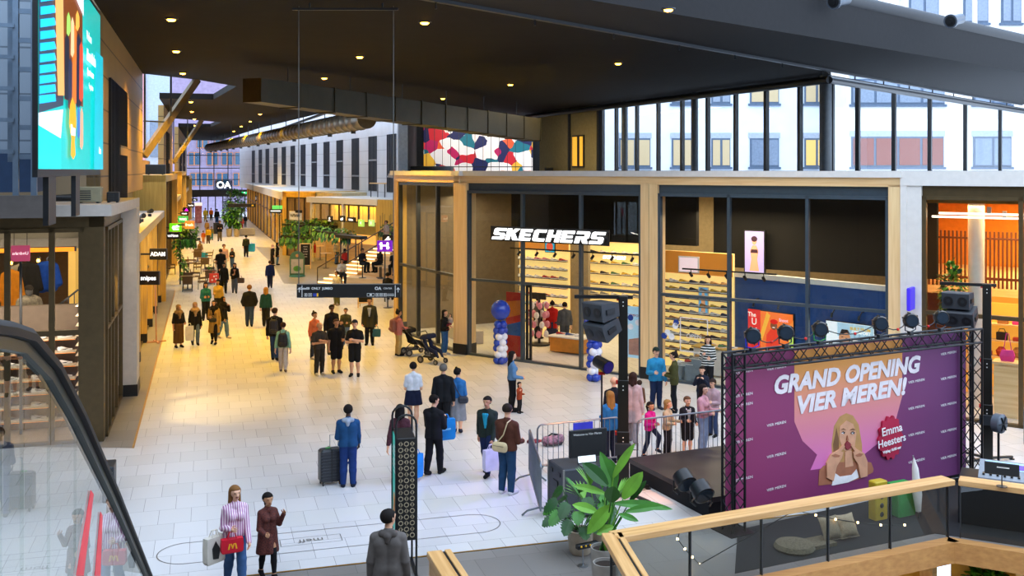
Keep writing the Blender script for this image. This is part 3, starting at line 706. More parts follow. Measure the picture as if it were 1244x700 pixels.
# spotlights on the roof pipe
def can_spot(u, v, Y, label):
 t = thing('pipe_spotlight', label, 'spotlight', P(u, v, Y), 0)
 d = Vector((-.75, -.62, -.22)).normalized()
 m = MB(); m.tube([-d * .55, d * .1, d * .12, d * .22], [.2, .2, .26, .26], 18); m.build('housing', mat('grey_housing', '#59606a', rough=.3, metal=.4), t, smooth=True)
 m = MB(); m.tube([d * .2, d * .225], [.2, .2], 18); m.tube([d * .22, d * .26], [.09, .09], 12); m.build('lens', BLACK, t)
 m = MB(); m.beam((.1, .3, 0), (-.02, .05, -.02), .08, .2); m.build('bracket', DARK, t)
can_spot(1158, 25, 37.5, 'round grey spotlight on the roof pipe before the white facade')
can_spot(1017, 1, 33.0, 'round grey spotlight on the roof pipe cut by the top edge of the photo')
# hanging wayfinding sign with its frame
YS = 26.2
xa, _, za = P(361, 346, YS); xb = P(487, 346, YS)[0]; zb = P(361, 361.5, YS)[2]; zt = P(361, 345.5, YS)[2]
t = thing('wayfinding_sign', 'long black wayfinding sign hanging on two thin rods above the floor', 'sign', (xa, YS, zb))
L = xb - xa; h_ = zt - zb; tilt = .0
m = MB(); m.cbox(0, L, -.06, .06, 0, h_, .012); m.build('panel', mat('sign_black', '#191614', rough=.5), t)
m = MB(); m.box(0, L, -.065, .065, h_, h_ + .012); m.build('top_trim', mat('grey_trim', '#7d7a76', rough=.4), t)
SIGNW = mat('sign_white', '#e8e6e2', rough=.5)
m = MB(); m.box(.13, .145, -.064, -.06, .02, h_ - .02); m.box(L - .145, L - .13, -.064, -.06, .02, h_ - .02); m.build('divider', SIGNW, t)
for x in (.065, L - .065):
 m = MB(); zc = h_ * .62
 m.box(x - .008, x + .008, -.064, -.06, zc - .07, zc + .05); m.plate([(x - .045, zc + .005), (x - .03, zc - .005), (x, zc + .03), (x + .03, zc - .005), (x + .045, zc + .005), (x, zc + .06)], -.064, -.06)
 m.build('arrow', SIGNW, t)
text('lettering', 'Gate00  ONLY  JUMBO', .085, SIGNW, t, (.50, -.062, h_ * .70), ext=.002, bold=.002)
text('lettering', 'OA', .11, SIGNW, t, (L - .58, -.062, h_ * .70), ext=.002, bold=.003)
text('lettering', 'CENTER', .06, SIGNW, t, (L - .33, -.062, h_ * .70), ext=.002)
for j, (x, w_, c) in enumerate(((.2, .07, SIGNW), (.30, .09, SIGNW), (.42, .09, mat('sign_blue', '#2a3f9a')), (.515, .04, mat('sign_yellow', '#f0b92a')),
        (L - .86, .19, SIGNW), (L - .64, .08, SIGNW), (L - .54, .08, SIGNW), (L - .44, .08, SIGNW))):
 m = MB(); z0 = .035; z1 = .115
 if c is SIGNW:
  m.box(x, x + w_, -.063, -.06, z0, z0 + .008); m.box(x, x + w_, -.063, -.06, z1 - .008, z1); m.box(x, x + .008, -.063, -.06, z0, z1); m.box(x + w_ - .008, x + w_, -.063, -.06, z0, z1)
  m.box(x + w_ * .35, x + w_ * .65, -.063, -.06, z0 + .02, z1 - .02)
 else: m.box(x, x + w_, -.063, -.06, z0, z1)
 m.build('pictogram', c, t)
m = MB(); m.box(L - .35, L - .17, -.063, -.06, .045, .05); m.box(L - .35, L - .17, -.063, -.06, .1, .105); m.box(L - .35, L - .17, -.0635, -.06, .07, .08, 0); m.build('pictogram', SIGNW, t)
zt2 = P(361, 11, YS)[2]
m = MB(); xr1, xr2 = P(363, 0, YS)[0] - xa, P(478, 0, YS)[0] - xa
for x in (xr1, xr2): m.tube([(x, 0, h_), (x, 0, zt2 - zb + .08)], .013, 6)
m.build('rod', mat('rod_grey', '#5d5a57', rough=.4, metal=.5), t)
m = MB(); m.box(xr1 - .17, xr2 + .12, -.03, .03, zt2 - zb - .03, zt2 - zb + .03)
for x in (xr1 + .28, xr2 - .28): m.box(x - .02, x + .02, -.02, .02, zt2 - zb, 11.02 - zb)
m.build('hanging_bar', DARK, t)
# ================================================================== LED SCREEN AND LADDER FRAME AT LEFT
TS = -2.3
sL, sR = s_at(46, TS), s_at(121.5, TS)
zb_s, zt_s = 6.72, 10.16
t = thing('led_screen', 'huge bright turquoise video screen high on the left wall', 'screen', (*U(sL, TS), 0), STREET + pi / 2)
SW = sR - sL
m = MB(); m.box(-.03, SW + .05, .0, .07, zb_s - .12, zt_s + .08); m.build('housing', BLACK, t)
def sx_(u): return s_at(u, TS) - sL
def zz(u, v):
 s = s_at(u, TS); Y = U(s, TS)[1]; return H - (v - HY) / FPX * Y
_lay = [0]
def screen_poly(nm, pts, c, e):
 _lay[0] += 1; d = .004 + .002 * _lay[0]
 m = MB(); pp = [(min(max(sx_(u), 0), SW), min(max(zz(u, v), zb_s), zt_s)) for u, v in pts]
 m.quad(*[(x, -d, z) for x, z in pp]); return m.build(nm, glow('screen_' + c[1:], c, e * .78), t)
screen_poly('picture', [(46, 209), (121.5, 209), (121.5, -200), (46, -200)], '#12b6ac', 1.0)
screen_poly('picture', [(46, 209), (73, 209), (73, 168), (46, 152)], '#0fd3cf', 1.0)
screen_poly('picture', [(46, 152), (73, 168), (76, 133), (46, 137)], '#e9d3ea', 1.0)
screen_poly('picture', [(46, 137), (76, 128), (74, -200), (46, -200)], '#3a4756', .6)
for j in range(13):
 y0 = 118 - j * 11.5 - (j * j) * .25
 screen_poly('picture', [(46.5, y0 + 8), (67, y0 + 5), (66 - j * .35, y0 - 4), (46.5, y0 - 2)], '#16b9f2', 1.1)
screen_poly('picture', [(67, 116), (75, 116), (73, -200), (62, -200)], '#f6a25a', 1.0)
screen_poly('picture', [(75, 120), (98, 130), (97, -200), (73, -200)], '#7a3a16', .8)
for u, v0, v1, w_, c in ((78, 40, 118, 3, '#1e2430'), (82, 70, 130, 3, '#2a2f45'), (87, 30, 125, 3, '#e8722a'), (92, 40, 128, 3, '#20253a'), (95, 50, 120, 2.5, '#e04a30'), (84, 20, 66, 2.2, '#e9c08a'), (79, 14, 40, 2.5, '#9fd05a'), (90, 12, 34, 2.5, '#f3b04a'), (95, 130, 178, 2, '#f0a882'), (91, 128, 165, 1.8, '#3c74b8')):
 screen_poly('picture', [(u - w_, v1), (u, v1 + 4), (u + w_, v1 - 2), (u + w_ * .9, v0 + 8), (u, v0), (u - w_ * .8, v0 + 6)], c, .9)
screen_poly('picture', [(80, 128), (83, 118), (87, 128), (88, 150), (86, 172), (87, 188), (84, 194), (81, 188), (82, 168), (79, 150)], '#ffa11e', 1.1)
screen_poly('picture', [(86, -200), (97, -200), (97, 20), (84, -10)], '#f1ecef', 1.0)
screen_poly('picture', [(110, 207), (121.2, 207), (121.2, 70), (112, 62)], '#10bccb', 1.0)
SCW = glow('screen_text_white', '#ffffff', 1.1)
def scr_text(b, u, v, hpx, bold=.0, wide=1.0):
 s = s_at(u, TS); Y = U(s, TS)[1]
 text('lettering', b, hpx * Y / FPX * 1.35, SCW, t, (sx_(u), -.075, zz(u, v)), (pi / 2, 0, 0), ext=.001, bold=bold, align='LEFT', sx=wide)
scr_text('Welkom', 100, 42, 12, 0, 1.0)
scr_text('Meerwinkelen', 100.5, 66, 13, .02, 1.0)
scr_text('fijn, mooi en meer', 101, 86, 8, .01, .9)
scr_text('4 x genieten', 103, 104, 8, .0, .9)
scr_text('Tienen', 80.5, 158, 11, .02, 1.0)
scr_text('Meren', 116, 183, 8, .01, .7)
for a_, b_ in ((sx_(59), sx_(68)), (sx_(92), sx_(97))):
 m = MB(); m.box(a_, b_, .0, .08, 5.86, zb_s - .1); m.build('support_post', BLACK, t)
BLUEST = mat('blue_grey_steel', '#6b7a8a', rough=.4, metal=.3)
t = thing('ladder_frame', 'tall blue-grey steel ladder frame beside the video screen', 'steel frame', (*U(20.0, 0), 0), STREET)
def lx(u, s=20.0): return xm(u, s)
zbase = 6.25
for u0, u1 in ((16, 23), (38, 45)):
 m = MB(); m.box(lx(u0), lx(u1), -.06, .06, zbase, 16); m.build('upright', BLUEST, t)
m = MB(); m.box(lx(6), lx(15), .25, .3, zbase + .6, 16); m.build('upright', BLUEST, t)
for j in range(12):
 z = 6.9 + j * .52
 m = MB(); m.box(lx(22), lx(39), -.03, .03, z, z + .09); m.build('rung', BLUEST, t)
for j in range(9):
 z = 7.0 + j * .56
 m = MB(); m.box(lx(-30), lx(18), -.1, -.04, z, z + .07); m.build('rung', BLUEST, t)
m = MB(); m.box(-13, lx(60), -.15, .15, 5.85, zbase); struct(m.build('beam_landing', mat('beam_taupe', '#5b5450', rough=.5), loc=(*U(20.0, 0), 0), rz=STREET))
m = MB(); m.box(-13, -3.4, 3, 5.1, 6.25, 7.05); struct(m.build('wall_left_dark_blue', mat('night_blue', '#1c3350', rough=.6), loc=(*U(20, 0), 0), rz=STREET))
lamp('screen_spill', 'AREA', 160, (.35, .65, 1.0), (*U(18, -4.2), 12.5), size=3, rot=(.5, 0, STREET))  # blue area lamp over the ladder frame and service wall
# equipment on the shop roof
def roof_box(name, label, cat, x, y, z, sx, sy, sz, m_, rz=STREET):
 t = thing(name, label, cat, (x, y, z), rz)
 m = MB(); m.cbox(-sx / 2, sx / 2, -sy / 2, sy / 2, .03, sz, .02); m.build('casing', m_, t)
 m = MB()
 for a in (-1, 1): m.box(a * sx * .35 - .03, a * sx * .35 + .03, -sy / 2, sy / 2, 0, .035)
 m.build('foot', DARK, t)
 m = MB()
 for k in range(5): m.box(-sx * .4, sx * .1, -sy / 2 - .012, -sy / 2, sz * (.2 + .13 * k), sz * (.26 + .13 * k))
 m.build('grille', DARK, t); return t
roof_box('air_unit', 'beige air-handling box on the roof of the left corner shop', 'air unit', *U(28.2, -2.9), 5.86, .62, .5, .42, mat('casing_beige', '#8f8a70', rough=.5))
roof_box('control_box', 'small black box beside the beige air unit on the left shop roof', 'control box', *U(28.5, -2.35), 5.86, .3, .35, .28, BLACK)
t = thing('roof_pipe', 'black insulated pipes lying on the left shop roof', 'pipe', (*U(27.7, -3.6), 5.9), STREET)
m = MB(); m.tube([(-.5, 0, .09), (-.2, .05, .1), (.1, 0, .1), (.5, .04, .1)], .075, 10); m.tube([(-.45, .2, .09), (.3, .25, .14), (.42, .22, .2)], .06, 8); m.build('insulation', BLACK, t, smooth=True)
roof_box('air_unit', 'dark ventilation box on top of the yellow portal at left', 'air unit', *U(57.0, -2.6), 6.46, 1.0, 1.0, .55, DARK)
for j, (s, tt) in enumerate(((38.5, -2.4), (43, -2.5), (48, -2.45))):
 t = thing('roof_spotlight', 'small black spotlight on the low shop roof at left, %s from the camera' % NUM[j], 'spotlight', (*U(s, tt), 4.65), STREET + .5)
 m = MB(); m.box(-.06, .06, -.06, .06, 0, .12); m.build('foot', DARK, t); m = MB(); m.tube([(0, .12, .2), (0, -.2, .26)], [.07, .1], 12); m.build('head', BLACK, t)
# mural on the recess wall
def mural_mat():
 m = bpy.data.materials.new('abstract_mural'); m.use_nodes = True; nt = m.node_tree; b = nt.nodes['Principled BSDF']
 t = nt.nodes.new('ShaderNodeTexCoord'); n = nt.nodes.new('ShaderNodeTexNoise'); n.inputs['Scale'].default_value = .9; n.inputs['Detail'].default_value = 1.5
 ad = nt.nodes.new('ShaderNodeMix'); ad.data_type = 'RGBA'; ad.inputs[0].default_value = .35
 v = nt.nodes.new('ShaderNodeTexVoronoi'); v.inputs['Scale'].default_value = 1.7
 sp = nt.nodes.new('ShaderNodeSeparateColor'); r = nt.nodes.new('ShaderNodeValToRGB'); r.color_ramp.interpolation = 'CONSTANT'
 cols = ['#efe9e2', '#c81e2c', '#f0e6dc', '#126a78', '#f2ece6', '#1b2150', '#eeb53a', '#efe8e4', '#e2552a', '#b81a58']
 e = r.color_ramp.elements
 while len(e) < len(cols): e.new(.5)
 for i, c in enumerate(cols): e[i].position = i / len(cols); e[i].color = (*lin(c), 1)
 nt.links.new(t.outputs['Object'], n.inputs['Vector']); nt.links.new(t.outputs['Object'], ad.inputs[6]); nt.links.new(n.outputs['Color'], ad.inputs[7])
 nt.links.new(ad.outputs[2], v.inputs['Vector']); nt.links.new(v.outputs['Color'], sp.inputs[0]); nt.links.new(sp.outputs[0], r.inputs['Fac'])
 nt.links.new(r.outputs['Color'], b.inputs['Base Color']); b.inputs['Roughness'].default_value = .6
 nt.links.new(r.outputs['Color'], b.inputs['Emission Color']); b.inputs['Emission Strength'].default_value = .35
 return m
t = thing('wall_mural_panel', 'bright abstract mural of red, teal and orange shapes behind thin bars', 'mural', (-7.3, 84.4, 6.6))
m = MB(); m.box(0, 9.0, 0, .12, 0, 3.95); m.build('painted_panel', mural_mat(), t)
for k in range(14):
 m = MB(); m.box(.3 + k * .66, .34 + k * .66, -1.2, -1.14, .0, 4.2); m.build('bar', DARK, t)
m = MB(); m.box(0, 9.2, -1.2, -1.12, .35, .42); m.build('crossbar', DARK, t)
lamp('mural_light', 'AREA', 260, (1, .95, .9), (-2.8, 81.5, 10.7), size=8, size_y=.5, rot=(.5, 0, 0))
# ================================================================== PEOPLE
def surface_nets(dfun, lo, hi, res):
 """mesh the zero level of a distance field sampled on a grid"""
 n = [max(4, int(math.ceil((hi[i] - lo[i]) / res)) + 1) for i in range(3)]
 ax = [lo[i] + res * np.arange(n[i]) for i in range(3)]
 D = dfun(ax, n)
 neg = D < 0
 c = neg[:-1, :-1, :-1].astype(np.int8)
 s = sum(neg[i:n[0] - 1 + i, j:n[1] - 1 + j, k:n[2] - 1 + k].astype(np.int8) for i in (0, 1) for j in (0, 1) for k in (0, 1))
 act = (s > 0) & (s < 8)
 idx = -np.ones(act.shape, dtype=np.int64); ijk = np.argwhere(act); idx[act] = np.arange(len(ijk))
 acc = np.zeros((len(ijk), 3)); cnt = np.zeros(len(ijk))
 I, J, K = ijk.T
 for a in range(3):
  for b0 in (0, 1):
   for c0 in (0, 1):
    o0 = [0, 0, 0]; oth = [x for x in range(3) if x != a]; o0[oth[0]] = b0; o0[oth[1]] = c0
    o1 = list(o0); o1[a] = 1
    d0 = D[I + o0[0], J + o0[1], K + o0[2]]; d1 = D[I + o1[0], J + o1[1], K + o1[2]]
    cr = (d0 < 0) != (d1 < 0)
    tt = np.where(cr, d0 / np.where(cr, d0 - d1, 1), 0)
    p = np.zeros((len(ijk), 3)); p[:, oth[0]] = b0; p[:, oth[1]] = c0; p[:, a] = tt
    acc[cr] += p[cr]; cnt[cr] += 1
 V = (ijk + acc / np.maximum(cnt, 1)[:, None]) * res + np.array(lo)
 F = []
 for a in range(3):
  b_, c_ = [(1, 2), (2, 0), (0, 1)][a]
  sl = [slice(1, n[i] - 1) for i in range(3)]; sl[a] = slice(0, n[a] - 1)
  s2 = list(sl); s2[a] = slice(1, n[a])
  A = neg[tuple(sl)]; B = neg[tuple(s2)]
  e = np.argwhere(A != B)
  if not len(e): continue
  fl = A[A != B]
  base = e.copy()
  for i in range(3):
   if i != a: base[:, i] += 1
  def cell(db, dc):
   q = base.copy(); q[:, b_] -= db; q[:, c_] -= dc
   return idx[q[:, 0], q[:, 1], q[:, 2]]
  q = np.stack([cell(1, 1), cell(0, 1), cell(0, 0), cell(1, 0)], 1)
  q[~fl] = q[~fl][:, ::-1]
  F.append(q)
 F = np.concatenate(F) if F else np.zeros((0, 4), int)
 F = F[(F >= 0).all(1)]
 return V, F
def field(prims, k, cuts=()):
 """smooth union of tapered capsules (a, b, ra, rb, xscale, yscale); cuts are functions of the grid"""
 def f(ax, n):
  D = np.full(n, 1.0, dtype=np.float32)
  for a, b, ra, rb in prims:
   rm = max(ra, rb) + 3 * k + .03
   sl = []
   for i in range(3):
    l = min(a[i], b[i]) - rm; h_ = max(a[i], b[i]) + rm
    i0 = int(np.searchsorted(ax[i], l)); i1 = int(np.searchsorted(ax[i], h_)); sl.append(slice(i0, max(i0 + 1, i1)))
   X, Y, Z = np.meshgrid(*[ax[i][sl[i]] for i in range(3)], indexing='ij')
   d = np.array(b) - np.array(a); L2 = float(d @ d) + 1e-9
   t = np.clip(((X - a[0]) * d[0] + (Y - a[1]) * d[1] + (Z - a[2]) * d[2]) / L2, 0, 1)
   q = np.sqrt((X - a[0] - t * d[0]) ** 2 + (Y - a[1] - t * d[1]) ** 2 + (Z - a[2] - t * d[2]) ** 2) - (ra + (rb - ra) * t)
   cur = D[tuple(sl)]
   h_ = np.clip(k - np.abs(cur - q), 0, None) / k
   D[tuple(sl)] = np.minimum(cur, q) - h_ * h_ * k * .25
  if cuts:
   X, Y, Z = np.meshgrid(*ax, indexing='ij')
   for c in cuts: D = np.maximum(D, c(X, Y, Z))
  return D
 return f
def sdf_mesh(prims, k, res, cuts=()):
 P_ = np.array([[*a, r] for a, b, r, s in prims] + [[*b, s] for a, b, r, s in prims])
 lo = (P_[:, :3] - P_[:, 3:4]).min(0) - 2.2 * res - k * .3; hi = (P_[:, :3] + P_[:, 3:4]).max(0) + 2.2 * res + k * .3
 return surface_nets(field(prims, k, cuts), lo, hi, res)
def to_obj(name, V, F, mats, parent, mi=None):
 me = bpy.data.meshes.new(name); me.from_pydata(V.tolist(), [], F.tolist())
 for x in mats: me.materials.append(x)
 if mi is not None: me.polygons.foreach_set('material_index', mi)
 me.polygons.foreach_set('use_smooth', [True] * len(me.polygons)); me.update()
 return link(name, me, parent)
# a hand: palm, four unequal fingers bent at the knuckles, and a thumb from the side; built once relaxed and once gripping
def hand_mesh(grip):
 pr = [((0, 0, 0), (0, 0, -.085), .021, .026), ((-.018, 0, -.03), (-.022, 0, -.085), .016, .014), ((.018, 0, -.03), (.024, 0, -.085), .016, .014)]
 for x, l, a0 in ((-.031, .062, 0), (-.0105, .078, 0), (.0105, .083, 0), (.031, .072, 0)):
  p = np.array([x, 0, -.088]); ang = .35 + (.75 if grip else .1); seg = [.45, .32, .25]
  for j, s in enumerate(seg):
   q = p + np.array([x * .05, -sin(ang) * l * s, -cos(ang) * l * s])
   pr.append((tuple(p), tuple(q), .0098 - .001 * j, .0092 - .001 * j)); p = q; ang += .95 if grip else .22
 p = np.array([.026, -.004, -.03]); q = p + np.array([.03, -.02, -.035]); r_ = q + np.array([-.002 if grip else .008, -.016, -.03])
 pr += [(tuple(p), tuple(q), .014, .011), (tuple(q), tuple(r_), .0105, .0085)]
 return sdf_mesh(pr, .006, .0052)
HANDS = {False: hand_mesh(False), True: hand_mesh(True)}
SKIN = {n: mat('skin_' + n, c, rough=.55, var=.04) for n, c in (('fair', '#d9a585'), ('tan', '#b98560'), ('brown', '#8a5a3c'), ('deep', '#4d3020'))}
LIPS = mat('lip_tone', '#8f4a42', rough=.5); EYEC = mat('eye_dark', '#2a201c', rough=.3)
_cl = {}
def cloth(c, pat=None):
 k = (c, pat)
 if k not in _cl:
  c = '#%02x%02x%02x' % tuple(int(int(c[i:i + 2], 16) * .88) for i in (1, 3, 5))
  nm = 'fabric_' + c.strip('#') + ('_' + pat if pat else '')
  if pat == 'stripe':
   _cl[k] = lines_mat(nm, c, '#f1dfe6', .035, 0, rough=.8, duty=.42)
  elif pat == 'hstripe':
   _cl[k] = lines_mat(nm, c, '#e9e9e4', .075, 2, rough=.8, duty=.35)
  elif pat == 'speck':
   _cl[k] = mat(nm, c, rough=.85, c2='#2c1418', scale=55)
  else: _cl[k] = mat(nm, c, rough=.82, var=.13, scale=9, spec=.2)
 return _cl[k]
ARMS = {'down': ((.035, .01, -.180), (.012, -.035, -.152)), 'fwd': ((.03, .0, -.178), (-.05, -.14, .02)), 'cross': ((.045, -.035, -.165), (-.165, -.085, .015)),
  'phone': ((.025, -.05, -.172), (-.055, -.115, .085)), 'face': ((.045, -.07, -.125), (-.075, -.065, .125)), 'swf': ((.02, -.05, -.176), (.0, -.085, -.13)),
  'swb': ((.04, .06, -.172), (.02, .03, -.150)), 'hold': ((.03, -.02, -.178), (-.02, -.14, -.03)), 'rail': ((.04, -.05, -.165), (.0, -.14, .01)),
  'cross2': ((.045, -.03, -.150), (-.150, -.105, .045)), 'pocket': ((.06, .03, -.172), (-.035, -.06, -.13)), 'wave': ((.05, -.04, -.150), (.02, -.08, .13)), 'back': ((.06, .05, -.165), (-.1, .035, -.11)), 'push': ((.02, -.07, -.165), (-.01, -.14, -.04))}
def person(label, loc, h=1.72, yaw=0.0, top='#222222', toplen=.50, sleeve=1.0, bottom='trousers', bcol='#2b3548', blen=.0, shoes='#1c1c1c', hair='short', hcol='#241a14',
   skin='tan', arms=('down', 'down'), legs='stand', stride=.10, head=0.0, nod=0.0, build=1.0, res=None, pat=None, group=None, female=False, collar=None, cap=None, extra=None, ground=0.0, hood=None):
 X, Y, Z = loc[0], loc[1], (loc[2] if len(loc) > 2 else 0.0)
 th = -math.atan2(X, Y) + radians(yaw)
 if res is None: res = .0125 if Y < 24 else (.017 if Y < 40 else .026)
 root = thing('person', label, 'person', (X, Y, Z), th, group)
 kid = h < 1.4; hs = 1.06 + (.28 if h < 1.05 else .14 if kid else 0)
 f = build * (1.0 if not female else .93); v = lambda x, y, z: np.array([x * h, y * h, z * h])
 shw = (.088 if female else .101) * (1 if not kid else .95) * (build ** .5); hw = .050
 sit = legs == 'sit'
 hipz = .53; kn = []; an = []; to = []
 drop = 0.0
 for s in (-1, 1):
  if legs == 'stand':
   k_ = v(s * .054, -.012, .285); a_ = v(s * .060, .012, .045); t_ = v(s * .075, -.085, .018)
  elif legs == 'walk':
   if s > 0: k_ = v(s * .05, -.065, .295); a_ = v(s * .05, -stride, .047); t_ = v(s * .055, -stride - .095, .026)
   else: k_ = v(s * .05, .03, .285); a_ = v(s * .05, stride * 1.1, .075); t_ = v(s * .055, stride * 1.1 - .085, .02)
  elif legs == 'walk2':
   if s < 0: k_ = v(s * .05, -.065, .295); a_ = v(s * .05, -stride, .047); t_ = v(s * .055, -stride - .095, .026)
   else: k_ = v(s * .05, .03, .285); a_ = v(s * .05, stride * 1.1, .075); t_ = v(s * .055, stride * 1.1 - .085, .02)
  elif legs == 'kneeup':
   if s > 0: k_ = v(s * .06, -.16, .40); a_ = v(s * .06, -.12, .17); t_ = v(s * .06, -.2, .14)
   else: k_ = v(s * .055, .02, .285); a_ = v(s * .07, .10, .045); t_ = v(s * .07, .01, .018)
  else:
   k_ = v(s * .07, -.24, .50); a_ = v(s * .07, -.21, .25); t_ = v(s * .07, -.30, .225)
  kn.append(k_); an.append(a_); to.append(t_)
 hips = [v(s * hw, 0, hipz) for s in (-1, 1)]
 neck0, neck1 = v(0, .008, .815), v(0, -.004, .875)
 sh = [v(s * shw, .005, .782) for s in (-1, 1)]
 el, wr = [], []
 for i, s in enumerate((-1, 1)):
  e, w_ = ARMS[arms[i]]
  E = sh[i] + v(s * e[0], e[1], e[2]); W = E + v(s * w_[0], w_[1], w_[2]); el.append(E); wr.append(W)
 R_ = lambda x: x * h
 ch = .068 if not female else .060
 torso = [(v(s * .050, .0, .745), v(s * .036, .0, .625), R_(ch * f), R_(.056 * f)) for s in (-1, 1)] + \
   [(v(s * .036, 0, .625), v(s * .042, .004, .545), R_(.056 * f), R_((.066 if female else .060) * f)) for s in (-1, 1)] + \
   [(v(0, .004, .812), sh[i], R_(.034), R_(.033 * f)) for i in (0, 1)]
 if female: torso += [(v(s * .04, -.045, .72), v(s * .04, -.046, .715), R_(.034), R_(.034)) for s in (-1, 1)]
 armp = []
 for i in (0, 1): armp += [(sh[i], el[i], R_(.030 * f), R_(.023 * f)), (el[i], wr[i], R_(.0235 * f), R_(.0165))]
 legp = []
 for i in (0, 1): legp += [(hips[i], kn[i], R_(.050 * f), R_(.034)), (kn[i], kn[i] * .62 + an[i] * .38 + v(0, .006, 0), R_(.034), R_(.035)), (kn[i] * .62 + an[i] * .38 + v(0, .006, 0), an[i], R_(.035), R_(.021))]
 footp = []
 for i in (0, 1):
  heel = an[i] + v(0, .018, -.022); footp += [(an[i], heel, R_(.022), R_(.022)), (heel, to[i], R_(.021), R_(.019)), (an[i], to[i] * .6 + heel * .4, R_(.02), R_(.021))]
 # head, turned and nodded on the neck
 ca, sa = cos(radians(head)), sin(radians(head)); cn, sn = cos(radians(nod)), sin(radians(nod))
 hc = v(0, -.006, .938)
 def hp(x, y, z):
  x, y, z = x * hs, y * hs, z * hs
  y, z = y * cn - (-z) * sn * -1, z * cn + y * sn      # nod forward
  x, y = x * ca - y * sa, x * sa + y * ca
  return hc + np.array([x * h, y * h, z * h])
 headp = [(hp(0, .012, .012), hp(0, -.002, .014), R_(.047 * hs), R_(.046 * hs)), (hp(0, -.012, .0), hp(0, -.028, -.036), R_(.041 * hs), R_(.026 * hs)),
    (hp(0, -.052, .004), hp(0, -.060, -.014), R_(.006), R_(.009)), (hp(.047, .004, .0), hp(.048, .008, .012), R_(.007), R_(.008)), (hp(-.047, .004, .0), hp(-.048, .008, .012), R_(.007), R_(.008)),
    (hp(0, -.05, -.026), hp(0, -.05, -.028), R_(.010), R_(.010)), (hp(-.02, -.046, .018), hp(.02, -.046, .018), R_(.008), R_(.008)), (neck0, neck1, R_(.034 if not female else .028), R_(.030 if not female else .026))]
 k = .018 * h
 V, F = sdf_mesh(torso + armp + legp + footp + headp, k, res)
 c0 = V[F].mean(1); mi = np.zeros(len(F), dtype=np.int32)
 for s in (-1, 1): mi[np.linalg.norm(c0 - hp(s * .019, -.050, .010), axis=1) < max(.007 * h, res * .72)] = 2
 mi[(np.abs(c0[:, 2] - hp(0, -.05, -.028)[2]) < max(.005 * h, res * .5)) & (np.linalg.norm(c0 - hp(0, -.058, -.028), axis=1) < max(.017 * h, res))] = 1
 Vs, Fs, Ms = [V], [F], [mi]; off = len(V)
 for i, s in enumerate((-1, 1)):
  d = wr[i] - el[i]; d = d / np.linalg.norm(d); grip = arms[i] in ('hold', 'phone', 'push', 'rail', 'down')
  HV, HF = HANDS[grip]; z = -d; y = np.array([s * .9, .3, 0.]); y = y - z * (y @ z)
  if np.linalg.norm(y) < .1: y = np.array([0, 1., 0]) - z * z[1]
  y /= np.linalg.norm(y); x = np.cross(y, z); M = np.stack([x, y, z], 1)
  hv = HV.copy()
  hv2 = hv * (h / 1.75)
  if s < 0: hv2[:, 0] *= -1; HF = HF[:, ::-1]
  Vs.append(hv2 @ M.T + wr[i] - d * .012 * h); Fs.append(HF + off); Ms.append(np.zeros(len(HF), np.int32)); off += len(hv)
 to_obj('body', np.concatenate(Vs), np.concatenate(Fs), [SKIN[skin], LIPS, EYEC], root, np.concatenate(Ms))
 # clothing
 g = .010 * h if res < .02 else .014 * h
 inf = lambda ps, a: [(p, q, r1 + a, r2 + a) for p, q, r1, r2 in ps]
 if top:
  tp = inf(torso, g * 1.2) + [(v(0, .008, .79), v(0, .006, .835), R_(.040), R_(.040))]
  if toplen < .53:
   tp += [(v(s * .042, .004, .55), v(s * .050, .004, toplen + .02), R_(.062 * f) + g, R_((.062 if toplen > .42 else .078) * f) + g) for s in (-1, 1)]
  for i in (0, 1):
   if sleeve >= 1: tp += [(sh[i], el[i], R_(.034 * f) + g, R_(.028 * f) + g * .8), (el[i], wr[i], R_(.027 * f) + g * .8, R_(.021) + g * .6)]
   elif sleeve > 0: tp += [(sh[i], sh[i] + (el[i] - sh[i]) * sleeve * 1.25, R_(.036 * f) + g, R_(.034 * f) + g)]
  hz = toplen * h
  V, F = sdf_mesh(tp, k * .45, res, [lambda X, Y, Z: hz - Z])
  to_obj('top' if toplen > .4 else 'coat', V, F, [cloth(top, pat)], root)
 if collar:
  V, F = sdf_mesh([(v(-.03, -.07, .79), v(.0, -.072, .62), R_(.014), R_(.012)), (v(.03, -.07, .79), v(.0, -.072, .62), R_(.014), R_(.012)), (v(0, -.066, .78), v(0, -.068, .66), R_(.024), R_(.02))], k * .5, res)
  to_obj('inner_shirt', V, F, [cloth(collar)], root)
 if hood:
  V, F = sdf_mesh([(v(-.045, .035, .825), v(.045, .035, .825), R_(.032), R_(.032)), (v(0, .06, .81), v(0, .065, .775), R_(.034), R_(.022)), (v(-.05, .02, .83), v(-.035, -.05, .80), R_(.022), R_(.014)), (v(.05, .02, .83), v(.035, -.05, .80), R_(.022), R_(.014))], k * .6, res)
  to_obj('hood', V, F, [cloth(hood)], root)
 if bottom in ('trousers', 'shorts', 'leggings'):
  a = g * (.5 if bottom == 'leggings' else 1.0)
  bp = [(v(s * .040, .004, .60), v(s * .046, .004, .53), R_(.058 * f) + a * .7, R_(.062 * f) + a * .8) for s in (-1, 1)]
  for i in (0, 1):
   bp += [(hips[i], kn[i], R_(.052 * f) + a, R_(.036) + a)]
   if bottom == 'shorts': bp[-1] = (hips[i], kn[i] * .92 + hips[i] * .08, R_(.054 * f) + a * 1.2, R_(.046) + a * 1.2)
   else: cf = kn[i] * .62 + an[i] * .38 + v(0, .006, 0); bp += [(kn[i], cf, R_(.039) + a, R_(.036) + a), (cf, an[i] + v(0, .004, .006), R_(.036) + a, R_(.027 if bottom == 'trousers' else .022) + a)]
  wz = .60 * h
